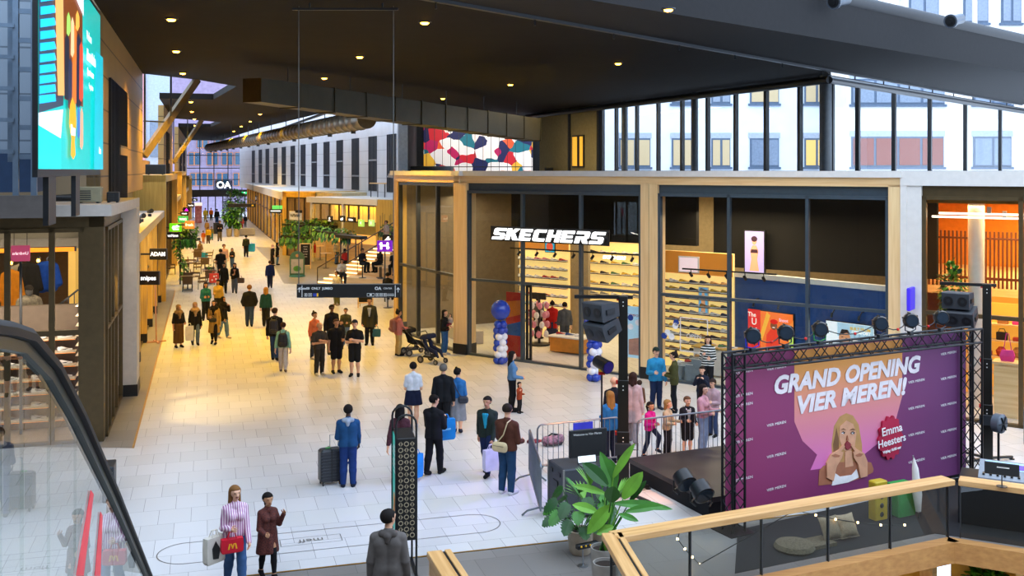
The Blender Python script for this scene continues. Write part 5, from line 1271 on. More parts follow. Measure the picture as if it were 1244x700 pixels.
# stair flight with railing, jackets, mannequin, light bar, small hanging sign
t = thing('stair_railing', 'dark sloping handrail of the stairs inside the left shop', 'railing', LW(-1.9, 3.2), STREET)
m = MB(); m.beam((-.6, 0, 2.7), (.15, 0, 2.75), .05, .05); m.beam((.15, 0, 2.75), (.95, 0, 3.42), .05, .05); m.beam((-3.5, 0, 2.7), (-.6, 0, 2.7), .05, .05); m.build('handrail', DARK, t)
for k in range(6):
 x = .15 + k * .14; z = 2.75 + k * .117
 m = MB(); m.box(x - .012, x + .012, -.012, .012, z - .85, z); m.build('baluster', DARK, t)
for k in range(7):
 x = -3.4 + k * .46; m = MB(); m.box(x - .015, x + .015, -.015, .015, 1.9, 2.7); m.build('baluster', DARK, t)
m = MB(); m.box(-12, -1.2, 3.6, 11.5, 1.82, 1.95); struct(m.build('floor_shop_mezzanine', mat('shop_floor_warm'), loc=FL(S1, T1), rz=STREET))
def jacket(label, x, y, z, c, w_=.55, h_=.8, puffy=False):
 t = thing('hanging_jacket', label, 'jacket', LW(x, y, z), STREET)
 b = .04 if puffy else 0
 pr = [((-.10, 0, -.12), (-.13, 0, -h_ + .1), .13 + b, .15 + b), ((.10, 0, -.12), (.13, 0, -h_ + .1), .13 + b, .15 + b), ((-.2, 0, -.12), (-.33, -.02, -h_ * .75), .085 + b, .07 + b), ((.2, 0, -.12), (.33, -.02, -h_ * .75), .085 + b, .07 + b), ((0, 0, -.02), (0, 0, -.1), .08, .09)]
 V, F = sdf_mesh(pr, .04, .03); to_obj('cloth_body', V, F, [cloth(c)], t)
 m = MB(); m.tube([(0, 0, .0), (0, 0, .14), (.05, 0, .18)], .01, 6); m.build('hanger_hook', CHROME, t); return t
jacket('orange jacket hanging behind the left shop glass', xm(14, S1 + 5.2) - T1, 5.2, 3.8, '#f0921e', h_=1.1)
jacket('dark grey coat hanging in the middle of the left shop', xm(35, S1 + 5.3) - T1, 5.3, 4.0, '#2a2623', h_=1.0)
jacket('bright blue padded jacket in the left shop', xm(57, S1 + 5.9) - T1, 5.9, 3.95, '#2a5fd0', puffy=True)
jacket('cream padded jacket hanging beside the orange one in the left shop', xm(24, S1 + 5.9) - T1, 5.9, 3.9, '#d9c6a6')
cx_ = xm(27, S1 + 3.0) - T1; p_ = LW(cx_, 4.1, 1.95)
CR['dummy'] = None
t = thing('mannequin', 'shop mannequin in a beige camouflage padded jacket and cap', 'mannequin', p_, STREET + .5)
V, F = sdf_mesh([((0, 0, 1.32), (0, 0, 1.40), .10, .10), ((0, 0, 1.2), (0, 0, 1.3), .06, .05), ((-.08, 0, .75), (-.07, 0, .1), .10, .06), ((.08, 0, .75), (.07, 0, .1), .10, .06)], .03, .025); to_obj('body', V, F, [mat('mannequin_grey', '#6a6460')], t)
V, F = sdf_mesh([((-.1, 0, 1.1), (-.1, 0, .78), .17, .18), ((.1, 0, 1.1), (.1, 0, .78), .17, .18), ((-.24, 0, 1.1), (-.36, -.05, .7), .10, .08), ((.24, 0, 1.1), (.36, -.05, .7), .10, .08)], .05, .03); to_obj('jacket', V, F, [mat('camo_jacket', '#b5a68e', rough=.8, c2='#5c5244', scale=8)], t)
V, F = sdf_mesh([((0, 0, 1.42), (0, 0, 1.44), .11, .11), ((0, -.08, 1.42), (0, -.17, 1.40), .06, .04)], .02, .02, [lambda X, Y, Z: 1.41 - Z]); to_obj('cap', V, F, [cloth('#3a3128')], t)
t = thing('light_bar', 'bright orange glowing light strip across the left shop ceiling', 'lamp', LW(xm(38, S1 + 5) - T1, 5, 4.35), STREET)
m = MB(); m.box(-1.2, 1.2, -.05, .05, 0, .14); m.build('housing', DARK, t); m = MB(); m.box(-1.15, 1.15, -.08, -.05, .0, .12); m.build('diffuser', ORL, t)
t = thing('hanging_sign', 'pink hanging sign with mirrored white lettering inside the left shop', 'sign', LW(xm(25, S1 + 1.2) - T1, 1.2, 4.6), STREET)
m = MB(); m.cbox(-.22, .22, -.03, .03, -.2, .2, .015); m.build('panel', glow('pink_sign', '#e0577f', .5), t)
text('lettering', 'Undrahs', .11, SCW, t, (0, -.035, 0), (pi / 2, 0, 0), sx=-1)
for x in (-.15, .15):
 m = MB(); m.tube([(x, 0, .2), (x, 0, .62)], .008, 6); m.build('cable', DARK, t)
for j, (u, z) in enumerate(((14, 4.2), (47, 4.25), (36, 2.55))):
 t = thing('spot_lamp', ('small bright shop spotlight left of the orange light strip', 'small bright shop spotlight under the orange light strip', 'small bright spotlight low by the shop handrail')[j], 'lamp', LW(xm(u, S1 + 3.3) - T1, 3.3, z), STREET)
 m = MB(); m.tube([(0, 0, .12), (0, 0, .05)], .02, 8); m.tube([(0, .08, .04), (0, -.05, 0)], .05, 10); m.build('housing', DARK, t); m = MB(); m.ball((0, -.07, -.01), .045, 10, 7); m.build('bulb', BULB, t)
# ---- corner store: what stands in it, with one reflection built as a panel ------------------------------
def shoe_rack(name, label, ox, oy, rzl, W, z0, z1, rows, cols, header, group, where, seed=0, palette=None):
 """a backlit shoe wall in facade coordinates with each shoe its own thing"""
 t = thing(name, label, 'shoe display', FW(ox, oy), FA + rzl)
 m = MB(); m.box(0, W, .0, .12, 0, z1 + (.8 if header else 0)); m.build('back_panel', glow('lit_cream_panel', '#f2cf80', .85), t)  # emission in the panel imitates bright shop lighting
 if header:
  m = MB(); m.box(0, W, -.06, .0, z1 + .05, z1 + .8); m.build('header', glow('orange_header', '#d08430', .3), t)  # faint emission added to brighten the orange
 a = FA + rzl; ca, sa = cos(a), sin(a); o = FW(ox, oy)
 rr = random.Random(seed); pal = palette or ['black', 'tan', 'grey', 'white', 'navy', 'black', 'tan', 'white', 'grey', 'yellow']
 for k in range(rows):
  z = z0 + (z1 - z0) * k / rows
  m = MB(); m.box(0.03, W - .03, -.2, 0, z - .02, z); m.build('shelf', mat('shelf_dark', '#5a4a38', rough=.5), t)
  for j in range(cols):
   x = (j + .5) * W / cols
   c = pal[rr.randrange(len(pal))]
   put_shoe(c, (o[0] + x * ca + .1 * sa, o[1] + x * sa - .1 * ca, z + .004), a + .25, '%s shoe, %s from left, %s row up, %s' % (c, NUM[j], NUM[k], where), group, min(1.35, W / cols / .315))
 return t
shoe_rack('shoe_display', 'backlit shoe wall with orange header in the second window bay', fx(806, 2.6), 2.4, -.08, 2.75, .35, 3.15, 11, 7, True, 'shoes on the wall in the second window bay', 'second bay wall', 3)
shoe_rack('shoe_display', 'narrow backlit shoe wall at left inside the first window bay', fx(628, 5.2), 5.4, 0, 2.4, .5, 3.4, 8, 6, True, 'shoes on the left wall of the first bay', 'first bay left wall', 5, ['white', 'white', 'pink', 'grey', 'red', 'white'])
shoe_rack('shoe_display', 'wide backlit shoe wall behind the shoppers in the first bay', fx(690, 8.5), 8.6, 0, 4.2, .5, 3.6, 7, 8, True, 'shoes on the far wall of the first bay', 'first bay far wall', 8, ['yellow', 'white', 'green', 'grey', 'white', 'black'])
# posters, blue wall, signs
BLUEW = mat('store_blue_wall', '#1c4480', rough=.5)
q0 = (fx(893, 2.3), 2.3); q1 = (fx(1082, 1.0), .95)
bl = math.hypot(q1[0] - q0[0], q1[1] - q0[1]); ba = math.atan2(q1[1] - q0[1], q1[0] - q0[0])
m = MB(); m.box(0, bl, 0, .15, 0, 3.2, 0); m.box(-2.0, bl, -.04, .19, 3.2, 3.36, 1)
struct(m.build('wall_store_blue', [BLUEW, WHITE], loc=FW(*q0), rz=FA + ba))
def poster(label, x, z, w_, h_, bgc, shapes, texts=()):
 t = thing('light_poster', label, 'poster', (FW(*q0)[0] + x * cos(FA + ba), FW(*q0)[1] + x * sin(FA + ba), z), FA + ba)
 m = MB(); m.box(0, w_, -.09, -.01, 0, h_); m.build('frame', mat('poster_frame', '#2a2a2c'), t)
 m = MB(); m.box(.02, w_ - .02, -.095, -.09, .02, h_ - .02); m.build('print', glow('poster_' + bgc[1:], bgc, .75), t)
 for i, (pts, c) in enumerate(shapes):
  m = MB(); m.plate([(a * w_, b * h_) for a, b in pts], -.097 - .002 * i, -.095); m.build('print', glow('print_' + c[1:], c, .6), t)
 for b, px, pz, s, c in texts: text('lettering', b, s, glow('print_' + c[1:], c, .6), t, (px * w_, -.125, pz * h_), ext=.001, bold=.004)
 for px in (.2, .75):
  m = MB(); m.tube([(px * w_, -.25, h_ + .22), (px * w_, -.12, h_ + .35), (px * w_, 0.02, h_ + .35)], .02, 6); m.tube([(px * w_, -.25, h_ + .26), (px * w_, -.3, h_ + .12)], .035, 8); m.build('picture_lamp', BLACK, t)
def circ(cx, cy, r, ry=None, n=14): return [(cx + r * cos(2 * pi * k / n), cy + (ry or r) * sin(2 * pi * k / n)) for k in range(n)]
def bx_at(u): # x along the blue wall seen in column u
 k = (u - CX) / FPX; o = FW(*q0); a = FA + ba
 return (k * o[1] - o[0]) / (cos(a) - k * sin(a))
w1 = bx_at(966) - bx_at(911)
poster('glowing red and orange portrait poster on the blue wall', bx_at(911), .92, w1, 1.3, '#e8702c',
  [([(0, 0), (.28, 0), (.28, 1), (0, 1)], '#d92f2a'), ([(.3, .2), (.5, .9), (.42, .98), (.28, .4)], '#f2b23c'), ([(.72, .4), (1, .85), (1, .7), (.74, .3)], '#f08a3a'), ([(.9, .1), (1, .1), (1, .6), (.92, .5)], '#b7d95a'),
  ([(.40, .0), (.72, .0), (.70, .45), (.62, .58), (.52, .58), (.42, .42)], '#e8412c'), (circ(.58, .66, .075, .10), '#8a5236'), (circ(.585, .76, .085, .06), '#d9261e'), ([(.55, .61), (.61, .61), (.6, .63), (.56, .63)], '#f3ece4')],
  [('The', .1, .87, .2, '#fdf3e6'), ('U', .15, .70, .3, '#fdf3e6'), ('N', .15, .47, .3, '#fdf3e6'), ('O', .15, .24, .3, '#fdf3e6'), ('Snoot', .8, .82, .14, '#f4c7d6')])
w2 = bx_at(1065) - bx_at(1005)
poster('pale poster of a man lying forward before a hazy skyline', bx_at(1005), 1.08, w2, 1.1, '#dfe6ea',
  [([(.25, .6), (.97, .5), (.97, .97), (.25, .97)], '#a9c8d9'), ([(.55, .5), (.58, .5), (.58, .75), (.62, .75), (.62, .6), (.68, .6), (.68, .82), (.72, .82), (.72, .65), (.8, .65), (.8, .72), (.9, .72), (.9, .5)], '#8fb0c4'),
  ([(.3, .05), (.9, .05), (.86, .4), (.62, .58), (.5, .5), (.38, .3)], '#efe7dc'), (circ(.40, .56, .12, .2), '#c98d66'), ([(.28, .62), (.34, .8), (.46, .8), (.52, .68), (.44, .72), (.34, .66)], '#241a16'), ([(.33, .60), (.37, .61), (.37, .585), (.33, .58)], '#1c1512'), ([(.42, .58), (.46, .57), (.46, .55), (.42, .56)], '#1c1512')],
  [('BUILT FROM', .72, .85, .12, '#d9b24a'), ('COMFORT', .74, .76, .13, '#f4f4f0')])
t = thing('light_poster', 'small blue framed poster of a woman hanging on the shoe wall', 'poster', FW(fx(849, 2.2), 2.2, 1.85), FA)
m = MB(); m.box(0, .36, -.04, .0, 0, .95); m.build('frame', WHITE, t); m = MB(); m.box(.03, .33, -.05, -.04, .03, .92); m.build('print', glow('poster_sky', '#5fa9d6', .6), t)
m = MB(); m.plate([(.1, .05), (.26, .05), (.25, .5), (.21, .62), (.15, .62), (.11, .5)], -.054, -.05); m.plate(circ(.18, .7, .05, .08), -.054, -.05); m.build('print', glow('print_tan', '#d9a37a', .5), t)
t = thing('wall_lettering', 'white comfort slogan lettering on the orange header of the shoe wall', 'lettering', FW(fx(872, 2.3), 2.28, 3.5), FA)
text('lettering', 'FITTED FOR', .14, SCW, t, (0, 0, .1)); text('lettering', 'COMFORT', .14, SCW, t, (0, 0, -.1))
t = thing('light_poster', 'pale picture panel on the orange header of the shoe wall', 'poster', FW(fx(825, 2.2), 2.2, 3.25), FA)
m = MB(); m.box(0, .75, -.06, 0, 0, .55); m.build('frame', WHITE, t); m = MB(); m.box(.04, .71, -.065, -.06, .04, .51); m.build('print', glow('poster_pale', '#e8cfd6', .7), t)
# glowing panel standing in for a poster mirrored in the glass
t = thing('display_screen', 'tall lit screen showing a woman in dark lingerie high in the store', 'screen', FW(fx(905, 4.0), 4.0, 3.15), FA)
Wd = fx(928, 4.0) - fx(905, 4.0)
m = MB(); m.box(-.04, Wd + .04, 0, .1, -.04, 1.5); m.build('frame', BLACK, t); m = MB(); m.box(0, Wd, -.006, 0, 0, 1.46); m.build('print', glow('screen_lilac', '#9a8fd0', .9), t)
m = MB(); m.plate([(Wd * .25, .1), (Wd * .75, .1), (Wd * .66, .5), (Wd * .72, .8), (Wd * .6, .98), (Wd * .4, .98), (Wd * .28, .8), (Wd * .34, .5)], -.01, -.006); m.plate(circ(Wd * .5, 1.12, .09, .13), -.01, -.006); m.build('print', glow('print_skin', '#c98f72', .7), t)
m = MB(); m.plate([(Wd * .3, .72), (Wd * .7, .72), (Wd * .66, .84), (Wd * .34, .84)], -.014, -.01); m.plate(circ(Wd * .5, 1.2, .11, .1), -.014, -.01); m.build('print', glow('print_dark', '#3a2230', .5), t)
# the store's illuminated name
SKW = glow('sign_face_white', '#ffffff', 2.2)
sgn = thing('illuminated_sign', 'big white illuminated store name above the corner store entrance', 'sign', FW(0, -.14), FA)
m = MB(); m.box(1.42, 6.28, .06, .09, 4.2, 4.72)
m.build('sign_rail', BLACK, sgn)
BF = {  # heavy block capitals on a 10 x 10 cell
 'S': [[(0, 0), (8.4, 0), (9.6, 1), (9.6, 4.6), (8.6, 5.8), (3.4, 5.8), (3.4, 7.6), (9.8, 7.6), (9.8, 10), (1.4, 10), (.3, 9), (.3, 5), (1.3, 4), (6.4, 4), (6.4, 2.3), (0, 2.3)]],
 'K': [[(0, 0), (3.1, 0), (3.1, 3.6), (4.0, 4.4), (6.4, 0), (10.2, 0), (6.2, 6.1), (10, 10), (6.2, 10), (3.1, 6.5), (3.1, 10), (0, 10)]],
 'E': [[(0, 0), (9, 0), (9, 2.4), (3.1, 2.4), (3.1, 4), (8.2, 4), (8.2, 6), (3.1, 6), (3.1, 7.6), (9, 7.6), (9, 10), (0, 10)]],
 'C': [[(1.4, 0), (9.2, 0), (9.2, 2.4), (3.2, 2.4), (3.2, 7.6), (9.2, 7.6), (9.2, 10), (1.4, 10), (0, 8.8), (0, 1.2)]],
 'H': [[(0, 0), (3.1, 0), (3.1, 3.9), (6.7, 3.9), (6.7, 0), (9.8, 0), (9.8, 10), (6.7, 10), (6.7, 6.1), (3.1, 6.1), (3.1, 10), (0, 10)]],
 'R': [[(0, 0), (3.1, 0), (3.1, 3.4), (4.6, 3.4), (6.5, 0), (10, 0), (7.8, 3.6), (9.6, 4.6), (9.6, 9), (8.6, 10), (0, 10), (0, 7.7), (6.5, 7.7), (6.5, 5.6), (0, 5.6)]]}
x = 1.55; cw = .555; hh = .40
for ch in 'SKECHERS':
 for pol in BF[ch]:
  for md, off, y0, y1, dz in ((BLACK, .05, -.0, .05, 0), (SKW, 0.0, -.06, 0, 0)):
   m = MB(); pts = [(x + a / 10 * (cw - .05) + (b / 10) * .14, 4.26 + b / 10 * hh) for a, b in pol]
   if md is BLACK: pts = [(a + .05, b - .02) for a, b in pts]
   m.plate(pts, y0, y1); m.build('letter' if md is SKW else 'letter_shadow', md, sgn)  # black outline plate behind each white letter
 x += cw + .018
# display tables, rack of slippers, banners and decals in the store
def display_table(label, x, y, w_, d_, h_, top, rz=0, shoes=True, nm='display_table'):
 t = thing(nm, label, 'display table', FW(x, y), FA + rz)
 m = MB(); m.cbox(-w_ / 2, w_ / 2, -d_ / 2, d_ / 2, h_ - .06, h_, .012); m.build('table_top', top, t)
 m = MB(); m.cbox(-w_ / 2 + .06, w_ / 2 - .06, -d_ / 2 + .06, d_ / 2 - .06, .04, h_ - .06, .012); m.build('base', mat('orange_base', '#c9852e', rough=.5) if top is not YWOOD else WHITE, t)
 return t
display_table('low orange display table with shoes inside the store entrance', fx(694, 2.6), 2.6, 1.5, .9, .62, WHITE)
for j, (c, dx) in enumerate((('red', -.4), ('blue', 0), ('white', .4))): put_shoe(c, FW(fx(694, 2.6) + dx, 2.5, .62), FA + .5, '%s sneaker on the low orange display table' % c, None, 1.2)
display_table('yellow-topped display table before the shoe wall', fx(870, 1.6), 1.7, 1.6, .6, .95, YWOOD)
for j, (c, dx) in enumerate((('green', .25), ('yellow', -.1), ('white', .55))): put_shoe(c, FW(fx(870, 1.6) + dx, 1.6, .95), FA + .5, '%s sneaker on the yellow-topped table' % c, None, 1.2)
for j, (u, hh_, c) in enumerate(((838, .55, 'red'), (850, .75, 'tan'), (829, .5, 'white'))):
 t = thing('plinth', 'grey shoe plinth with a %s shoe on it in the second bay window' % c, 'plinth', FW(fx(u, .55), .55), FA)
 m = MB(); m.cbox(-.2, .2, -.2, .2, 0, hh_, .01); m.build('block', mat('plinth_grey', '#7c8791'), t); m = MB(); m.box(-.205, .205, -.205, .205, hh_ - .03, hh_); m.build('top_plate', WHITE, t)
 put_shoe(c, FW(fx(u, .55), .55, hh_), FA + .4, '%s trainer on a grey plinth in the second bay window' % c, None, 1.2)
t = thing('slipper_rack', 'dark revolving rack hung with pink slippers in the entrance', 'rack', FW(fx(655, 3.2), 3.2), FA)
m = MB(); m.lathe([(.42, 0), (.42, .06), (.05, .08), (.05, 1.9)], n=18); m.build('post', DARK, t)
m = MB(); m.box(-.3, .3, -.04, .04, 1.75, 2.0); m.build('topper', DARK, t)
for k in range(4):
 for j in range(6):
  a = j * pi / 3 + k * .4; m = MB(); m.ball((.32 * cos(a), .32 * sin(a), .45 + k * .36), (.10, .10, .14), 8, 6)
  m.build('slipper', mat('shoe_pink') if (j + k) % 3 else mat('shoe_white'), t)
t = thing('window_poster', 'red, orange and blue poster standing behind the left balloon column', 'poster', FW(fx(613, .6), .7, .75), FA)
pw = fx(633, .7) - fx(613, .7)
m = MB(); m.box(0, pw, 0, .03, -.75, 1.55); m.build('panel', mat('poster_red', '#c8352a'), t)
m = MB(); m.plate([(0, 0.0), (pw, .0), (pw, .55), (0, .35)], -.004, 0); m.build('print', mat('poster_blue', '#2d63b5'), t); m = MB(); m.plate([(0, .6), (pw, .8), (pw, 1.3), (0, 1.2)], -.004, 0); m.build('print', mat('poster_orange', '#e8822c'), t)
t = thing('window_poster', 'pale blue poster inside the right window of the first bay', 'poster', FW(fx(762, .5), .5, .5), FA)
m = MB(); m.box(0, .55, 0, .03, 0, 1.7); m.build('panel', glow('poster_lightblue', '#a8cfe8', .5), t); m = MB(); m.plate([(.05, .1), (.5, .1), (.5, .7), (.05, .6)], -.004, 0); m.build('print', mat('poster_pinkish', '#e8b0a0'), t)
text('lettering', 'COMFORT', .12, mat('poster_red'), t, (.27, -.006, 1.4))
for j, (u, v, c) in enumerate(((811, 404, 'white'), (820.5, 396, 'white'), (821.5, 392, 'blue'), (816, 409, 'white'), (807, 408, 'blue'), (766, 386, 'blue'), (775, 392, 'white'), (766, 397, 'white'))):
 Yd = FW(fx(u, -.02), -.02)[1]; p = P(u, v, Yd)
 t = tag(MB().lathe([(.001, 0), (.10, 0), (.10, .006), (.001, .006)], n=20).build('window_dot', mat('dot_' + c, '#f0f0f2' if c == 'white' else '#1f3f94'), None, FW(fx(u, -.016), -.016, p[2]), None, rot=(pi / 2, 0, FA)), '%s round dot stuck on the store glass, %s in a cluster' % (c, NUM[j]), 'window sticker', 'round stickers on the store glass')
t = thing('window_outline', 'white line-drawn shoe box frame painted on the second bay glass', 'window sticker', FW(fx(826, -.03), -.03), FA)
wa = fx(860, -.03) - fx(826, -.03)
m = MB()
for a, b, c, d in ((0, wa, 1.0, 1.03), (0, wa, 2.05, 2.08), (0, .03, 1.0, 2.08), (wa - .03, wa, 1.0, 2.08)): m.box(a, b, 0, .008, c, d)
m.build('outline', SIGNW, t); text('lettering', 'OPEN', .2, SIGNW, t, (wa * .5, 0, 1.5), ext=.002)
# track lights, dark panels behind the upper glass
t = thing('track_light', 'long black track with spotlights across the first window bay', 'lamp', FW(.8, 2.0, 3.75), FA)
m = MB(); m.box(0, 6.4, -.03, .03, 0, .05); m.build('track', BLACK, t)
for k in range(8):
 m = MB(); m.tube([(.4 + k * .8, 0, 0), (.4 + k * .8, -.02, -.12)], .015, 6); m.tube([(.4 + k * .8, .05, -.1), (.4 + k * .8, -.08, -.2)], .05, 8); m.build('spot_head', BLACK, t)
t = thing('track_light', 'black track with spotlights over the shoe wall in the second bay', 'lamp', FW(8.3, 1.2, 3.45), FA)
m = MB(); m.box(0, 3.2, -.03, .03, 0, .05); m.build('track', BLACK, t)
for k in range(5):
 m = MB(); m.tube([(.3 + k * .62, 0, 0), (.3 + k * .62, .02, -.12)], .015, 6); m.tube([(.3 + k * .62, -.05, -.1), (.3 + k * .62, .08, -.2)], .05, 8); m.build('spot_head', BLACK, t)
m = MB(); m.box(.2, 8, 2.9, 3.1, 4.1, 6.0); m.box(8, 15.5, 4.3, 4.5, 3.3, 6.0); struct(m.build('wall_store_bulkhead', mat('store_ceiling'), loc=FSL, rz=FA))  # dark panels added to imitate the dark look of the upper glass
t = thing('wall_lettering', 'small white store name lettering on the dark wall inside', 'lettering', FW(fx(744, 2.7), 2.8, 3.55), FA)
text('lettering', 'SKECHERS', .17, SKW, t, (0, 0, 0), bold=.006, shear=.25, sx=1.2)
t = thing('display_screen', 'small red and blue picture screen above the entrance inside', 'screen', FW(fx(661, 2.8), 2.85, 3.6), FA)
m = MB(); m.box(0, .45, 0, .05, 0, .5); m.build('frame', BLACK, t); m = MB(); m.box(.02, .43, -.004, 0, .02, .48); m.build('print', glow('print_cyan', '#37b3d0', .8), t); m = MB(); m.plate(circ(.22, .22, .15, .17), -.008, -.004); m.build('print', glow('print_redorange', '#e8573a', .8), t)
for key, u, yin, hgt, kw, lab in (('s1', 671, 3.6, 1.66, dict(yaw=175, top='#c8231e', toplen=.38, bottom='skirt', bcol='#3a3f55', blen=.2, hair='bun', hcol='#1a1210', skin='tan', female=True), 'woman in a red cardigan and dark skirt inside the store, back turned'),
        ('s2', 686, 3.2, 1.72, dict(yaw=190, top='#55585c', bcol='#4a4f55', hair='crop', hcol='#2a1d14', skin='fair'), 'man in a grey sweater inside the store, back turned'),
        ('s3', 654, 4.4, 1.66, dict(yaw=150, top='#6d6a66', bcol='#2a2b2e', hair='short', hcol='#3a2516', skin='fair'), 'shopper in grey behind the slipper rack')):
 CR[key] = person(lab, FW(fx(u, yin), yin), hgt, res=.02, **kw)
# side window display
t = thing('display_plinth', 'low pale plinth with a lamp and small shoes in the side window', 'plinth', (A0[0] + 2.6, A0[1] - 1.9, 0), SA_)
m = MB(); m.cbox(-1.0, 1.6, -.3, .3, 0, .5, .02); m.build('block', PALE, t)
lamp('store_light', 'AREA', 150, SHOP, (A0[0] + 2.3, A0[1] - 1.6, 5.4), size=2.5, size_y=2.5)
for j, c in enumerate(('white', 'tan', 'yellow', 'white')):
 a = (A0[0] + 2.6 + cos(SA_) * (-.7 + j * .6), A0[1] - 1.9 + sin(SA_) * (-.7 + j * .6)); put_shoe(c, (*a, .5), SA_ + 1.2, '%s shoe on the low plinth in the side window, %s along' % (c, NUM[j]), None, 1.2)
# ---- third, amber store ---------------------------------------------------------------
SLAT = wood('slat_brown', '#6a3418', '#4a230f', 'z')
t = thing('slat_balustrade', 'brown slatted balustrade of the upper gallery in the amber store', 'balustrade', FW(14.7, 5.0, 3.05), FA)
for k in range(76):
 m = MB(); m.box(k * .12, k * .12 + .05, 0, .09, 0, 1.75); m.build('slat', SLAT, t)
m = MB(); m.box(0, 9.2, -.02, .1, .25, .33); m.build('rail', SLAT, t); m = MB(); m.box(0, 9.2, -.02, .1, 1.5, 1.56); m.build('rail', SLAT, t)
m = MB(); m.prism([(14.66, 5), (24, 5), (24, 13), (12.6, 13)], 2.8, 3.05); struct(m.build('floor_gallery', WOODX, loc=FSL, rz=FA))
m = MB(); m.lathe([(.22, 0), (.22, 6)], FW(fx(1186, 2.0), 2.0), 20); struct(m.build('column_4', WHITE, smooth=True))
LITS = glow('lit_shelf_panel', '#e2a33c', .8)
GOODS = [mat('goods_' + n, c) for n, c in (('white', '#e9e0d0'), ('pink', '#d83a8c'), ('black', '#26211e'), ('green', '#4f7a2c'), ('tan', '#a8743a'), ('red', '#b23a22'))]
for j, (x, y, n_, lab) in enumerate(((18.7, 3.0, 6, 'tall lit shelf unit of bags and gifts right of the mast'), (16.35, 3.6, 5, 'lit shelf unit of small goods behind the hanging speaker'), (16.3, 5.6, 4, 'lit shelf unit at the back of the amber store under the gallery'), (20.3, 5.2, 6, 'lit shelf unit of accessories at the right edge of the amber store'))):
 W = 2.2
 t = thing('shelf_unit', lab, 'shelf', FW(x, y), FA)
 m = MB(); m.box(0, W, .25, .3, 0, 2.75); m.build('back_panel', LITS, t)
 for k in range(n_):
  z = .25 + k * 2.4 / n_
  m = MB(); m.box(0, W, -.1, .25, z - .03, z); m.build('shelf', WOODX, t)
 for a in (0, W - .04):
  m = MB(); m.box(a, a + .04, -.1, .3, 0, 2.75); m.build('side_panel', WOODX, t)
 o = FW(x, y); rr = random.Random(j)
 for k in range(n_):
  z = .25 + k * 2.4 / n_
  for i in range(5):
   s = .10 + rr.random() * .07; px = .25 + i * .42 + rr.random() * .05
   m = MB()
   kind = rr.randrange(3)
   if kind == 0: m.cbox(-s, s, -.06, .06, 0, s * 1.5, .02); m.tube([(-s * .6, 0, s * 1.5), (-s * .4, 0, s * 2.1), (s * .4, 0, s * 2.1), (s * .6, 0, s * 1.5)], .012, 6); nm, ct = 'handbag', 'bag'
   elif kind == 1: m.lathe([(.03, 0), (s * .8, .03), (s, s), (s * .6, s * 1.5), (s * .5, s * 1.7)], n=12); nm, ct = 'vase', 'vase'
   else: m.cbox(-s, s, -.08, .08, 0, s * .8, .015); m.box(-s * 1.03, s * 1.03, -.083, .083, s * .62, s * .7); nm, ct = 'gift_box', 'box'
   gi = rr.randrange(6)
   p = FW(x + px, y + .06, z)
   tag(m.build(nm, GOODS[gi], None, p, FA), '%s %s, %s along, %s board up, %s' % (('white', 'pink', 'black', 'green', 'tan', 'red')[gi], nm.replace('_', ' '), NUM[i], NUM[k], ('unit by the mast', 'unit by the speaker', 'unit under the gallery', 'unit at right edge')[j]), ct, 'goods on the amber store shelves')
t = thing('handbag', 'bright pink handbag hanging in the amber store window', 'bag', FW(fx(1224, 1.2), 1.2, 1.5), FA)
m = MB(); m.loft([[(-.16, -.06, 0), (.16, -.06, 0), (.16, .06, 0), (-.16, .06, 0)], [(-.19, -.07, .15), (.19, -.07, .15), (.19, .07, .15), (-.19, .07, .15)], [(-.14, -.03, .3), (.14, -.03, .3), (.14, .03, .3), (-.14, .03, .3)]]); m.build('bag_body', GOODS[1], t)
m = MB(); m.tube([(-.1, 0, .28), (-.03, 0, .75), (.03, 0, .75), (.1, 0, .28)], .012, 6); m.build('strap', GOODS[1], t)
m = MB(); m.box(-.35, .35, -.3, .3, -.06, 0); m.box(-.3, .3, -.25, .25, -1.5, -.06); m.build('stand', WOODX, t)
for j, (v, hw_, lab) in enumerate(((186, 1.3, 'long white tube lamp under the amber store ceiling, upper'), (212, 1.9, 'long white tube lamp under the amber store ceiling, lower'))):
 t = thing('tube_lamp', lab, 'lamp', FW(17.6 + .3 * j, 1.0 + j * .5, 5.5 - .12 * j), FA)
 m = MB(); m.tube([(-hw_, 0, 0), (hw_, 0, 0)], .03, 8); m.build('tube', glow('tube_white', '#fff1dc', 3.0), t); m = MB(); m.box(-.05, .05, -.03, .03, .02, .2); m.build('bracket', WHITE, t)
t = thing('blue_blade_sign', 'small purple-blue blade sign on the white pilaster', 'sign', FW(15.9, -.42, 2.9), FA)
m = MB(); m.cbox(-.05, .05, -.26, .26, 0, .62, .02); m.build('panel', glow('sign_violet', '#3a2ac0', .7), t); m = MB(); m.box(-.06, -.05, -.12, .1, .25, .4); m.build('emblem', SIGNW, t); m = MB(); m.box(-.03, .03, .24, .32, .2, .3); m.build('bracket', WHITE, t)
rt_ = random.Random(9); p_ = FW(16.6, 1.2)
t = thing('indoor_tree', 'leafy green tree behind the glass at the left of the amber store', 'tree', p_)
pot(t, .35, .6); m = MB(); m.tube([(0, 0, .5), (.05, 0, 3.3)], .06, 8); m.build('trunk', mat('bark', '#4a3826', rough=.9), t)
m = MB(); bush(m, (0, 0, 3.35), (.30, .30, .8), 260, .22, rt_); o = m.build('foliage', GREEN, t); o['kind'] = 'stuff'
lamp('shelf_wash', 'AREA', 130, (1, .85, .7), LW(-2.6, .3, 3.4), size=4.5, size_y=.25, rot=(radians(42), 0, STREET))  # added fill lamp, lifts the shoe shelves behind the left shop glass
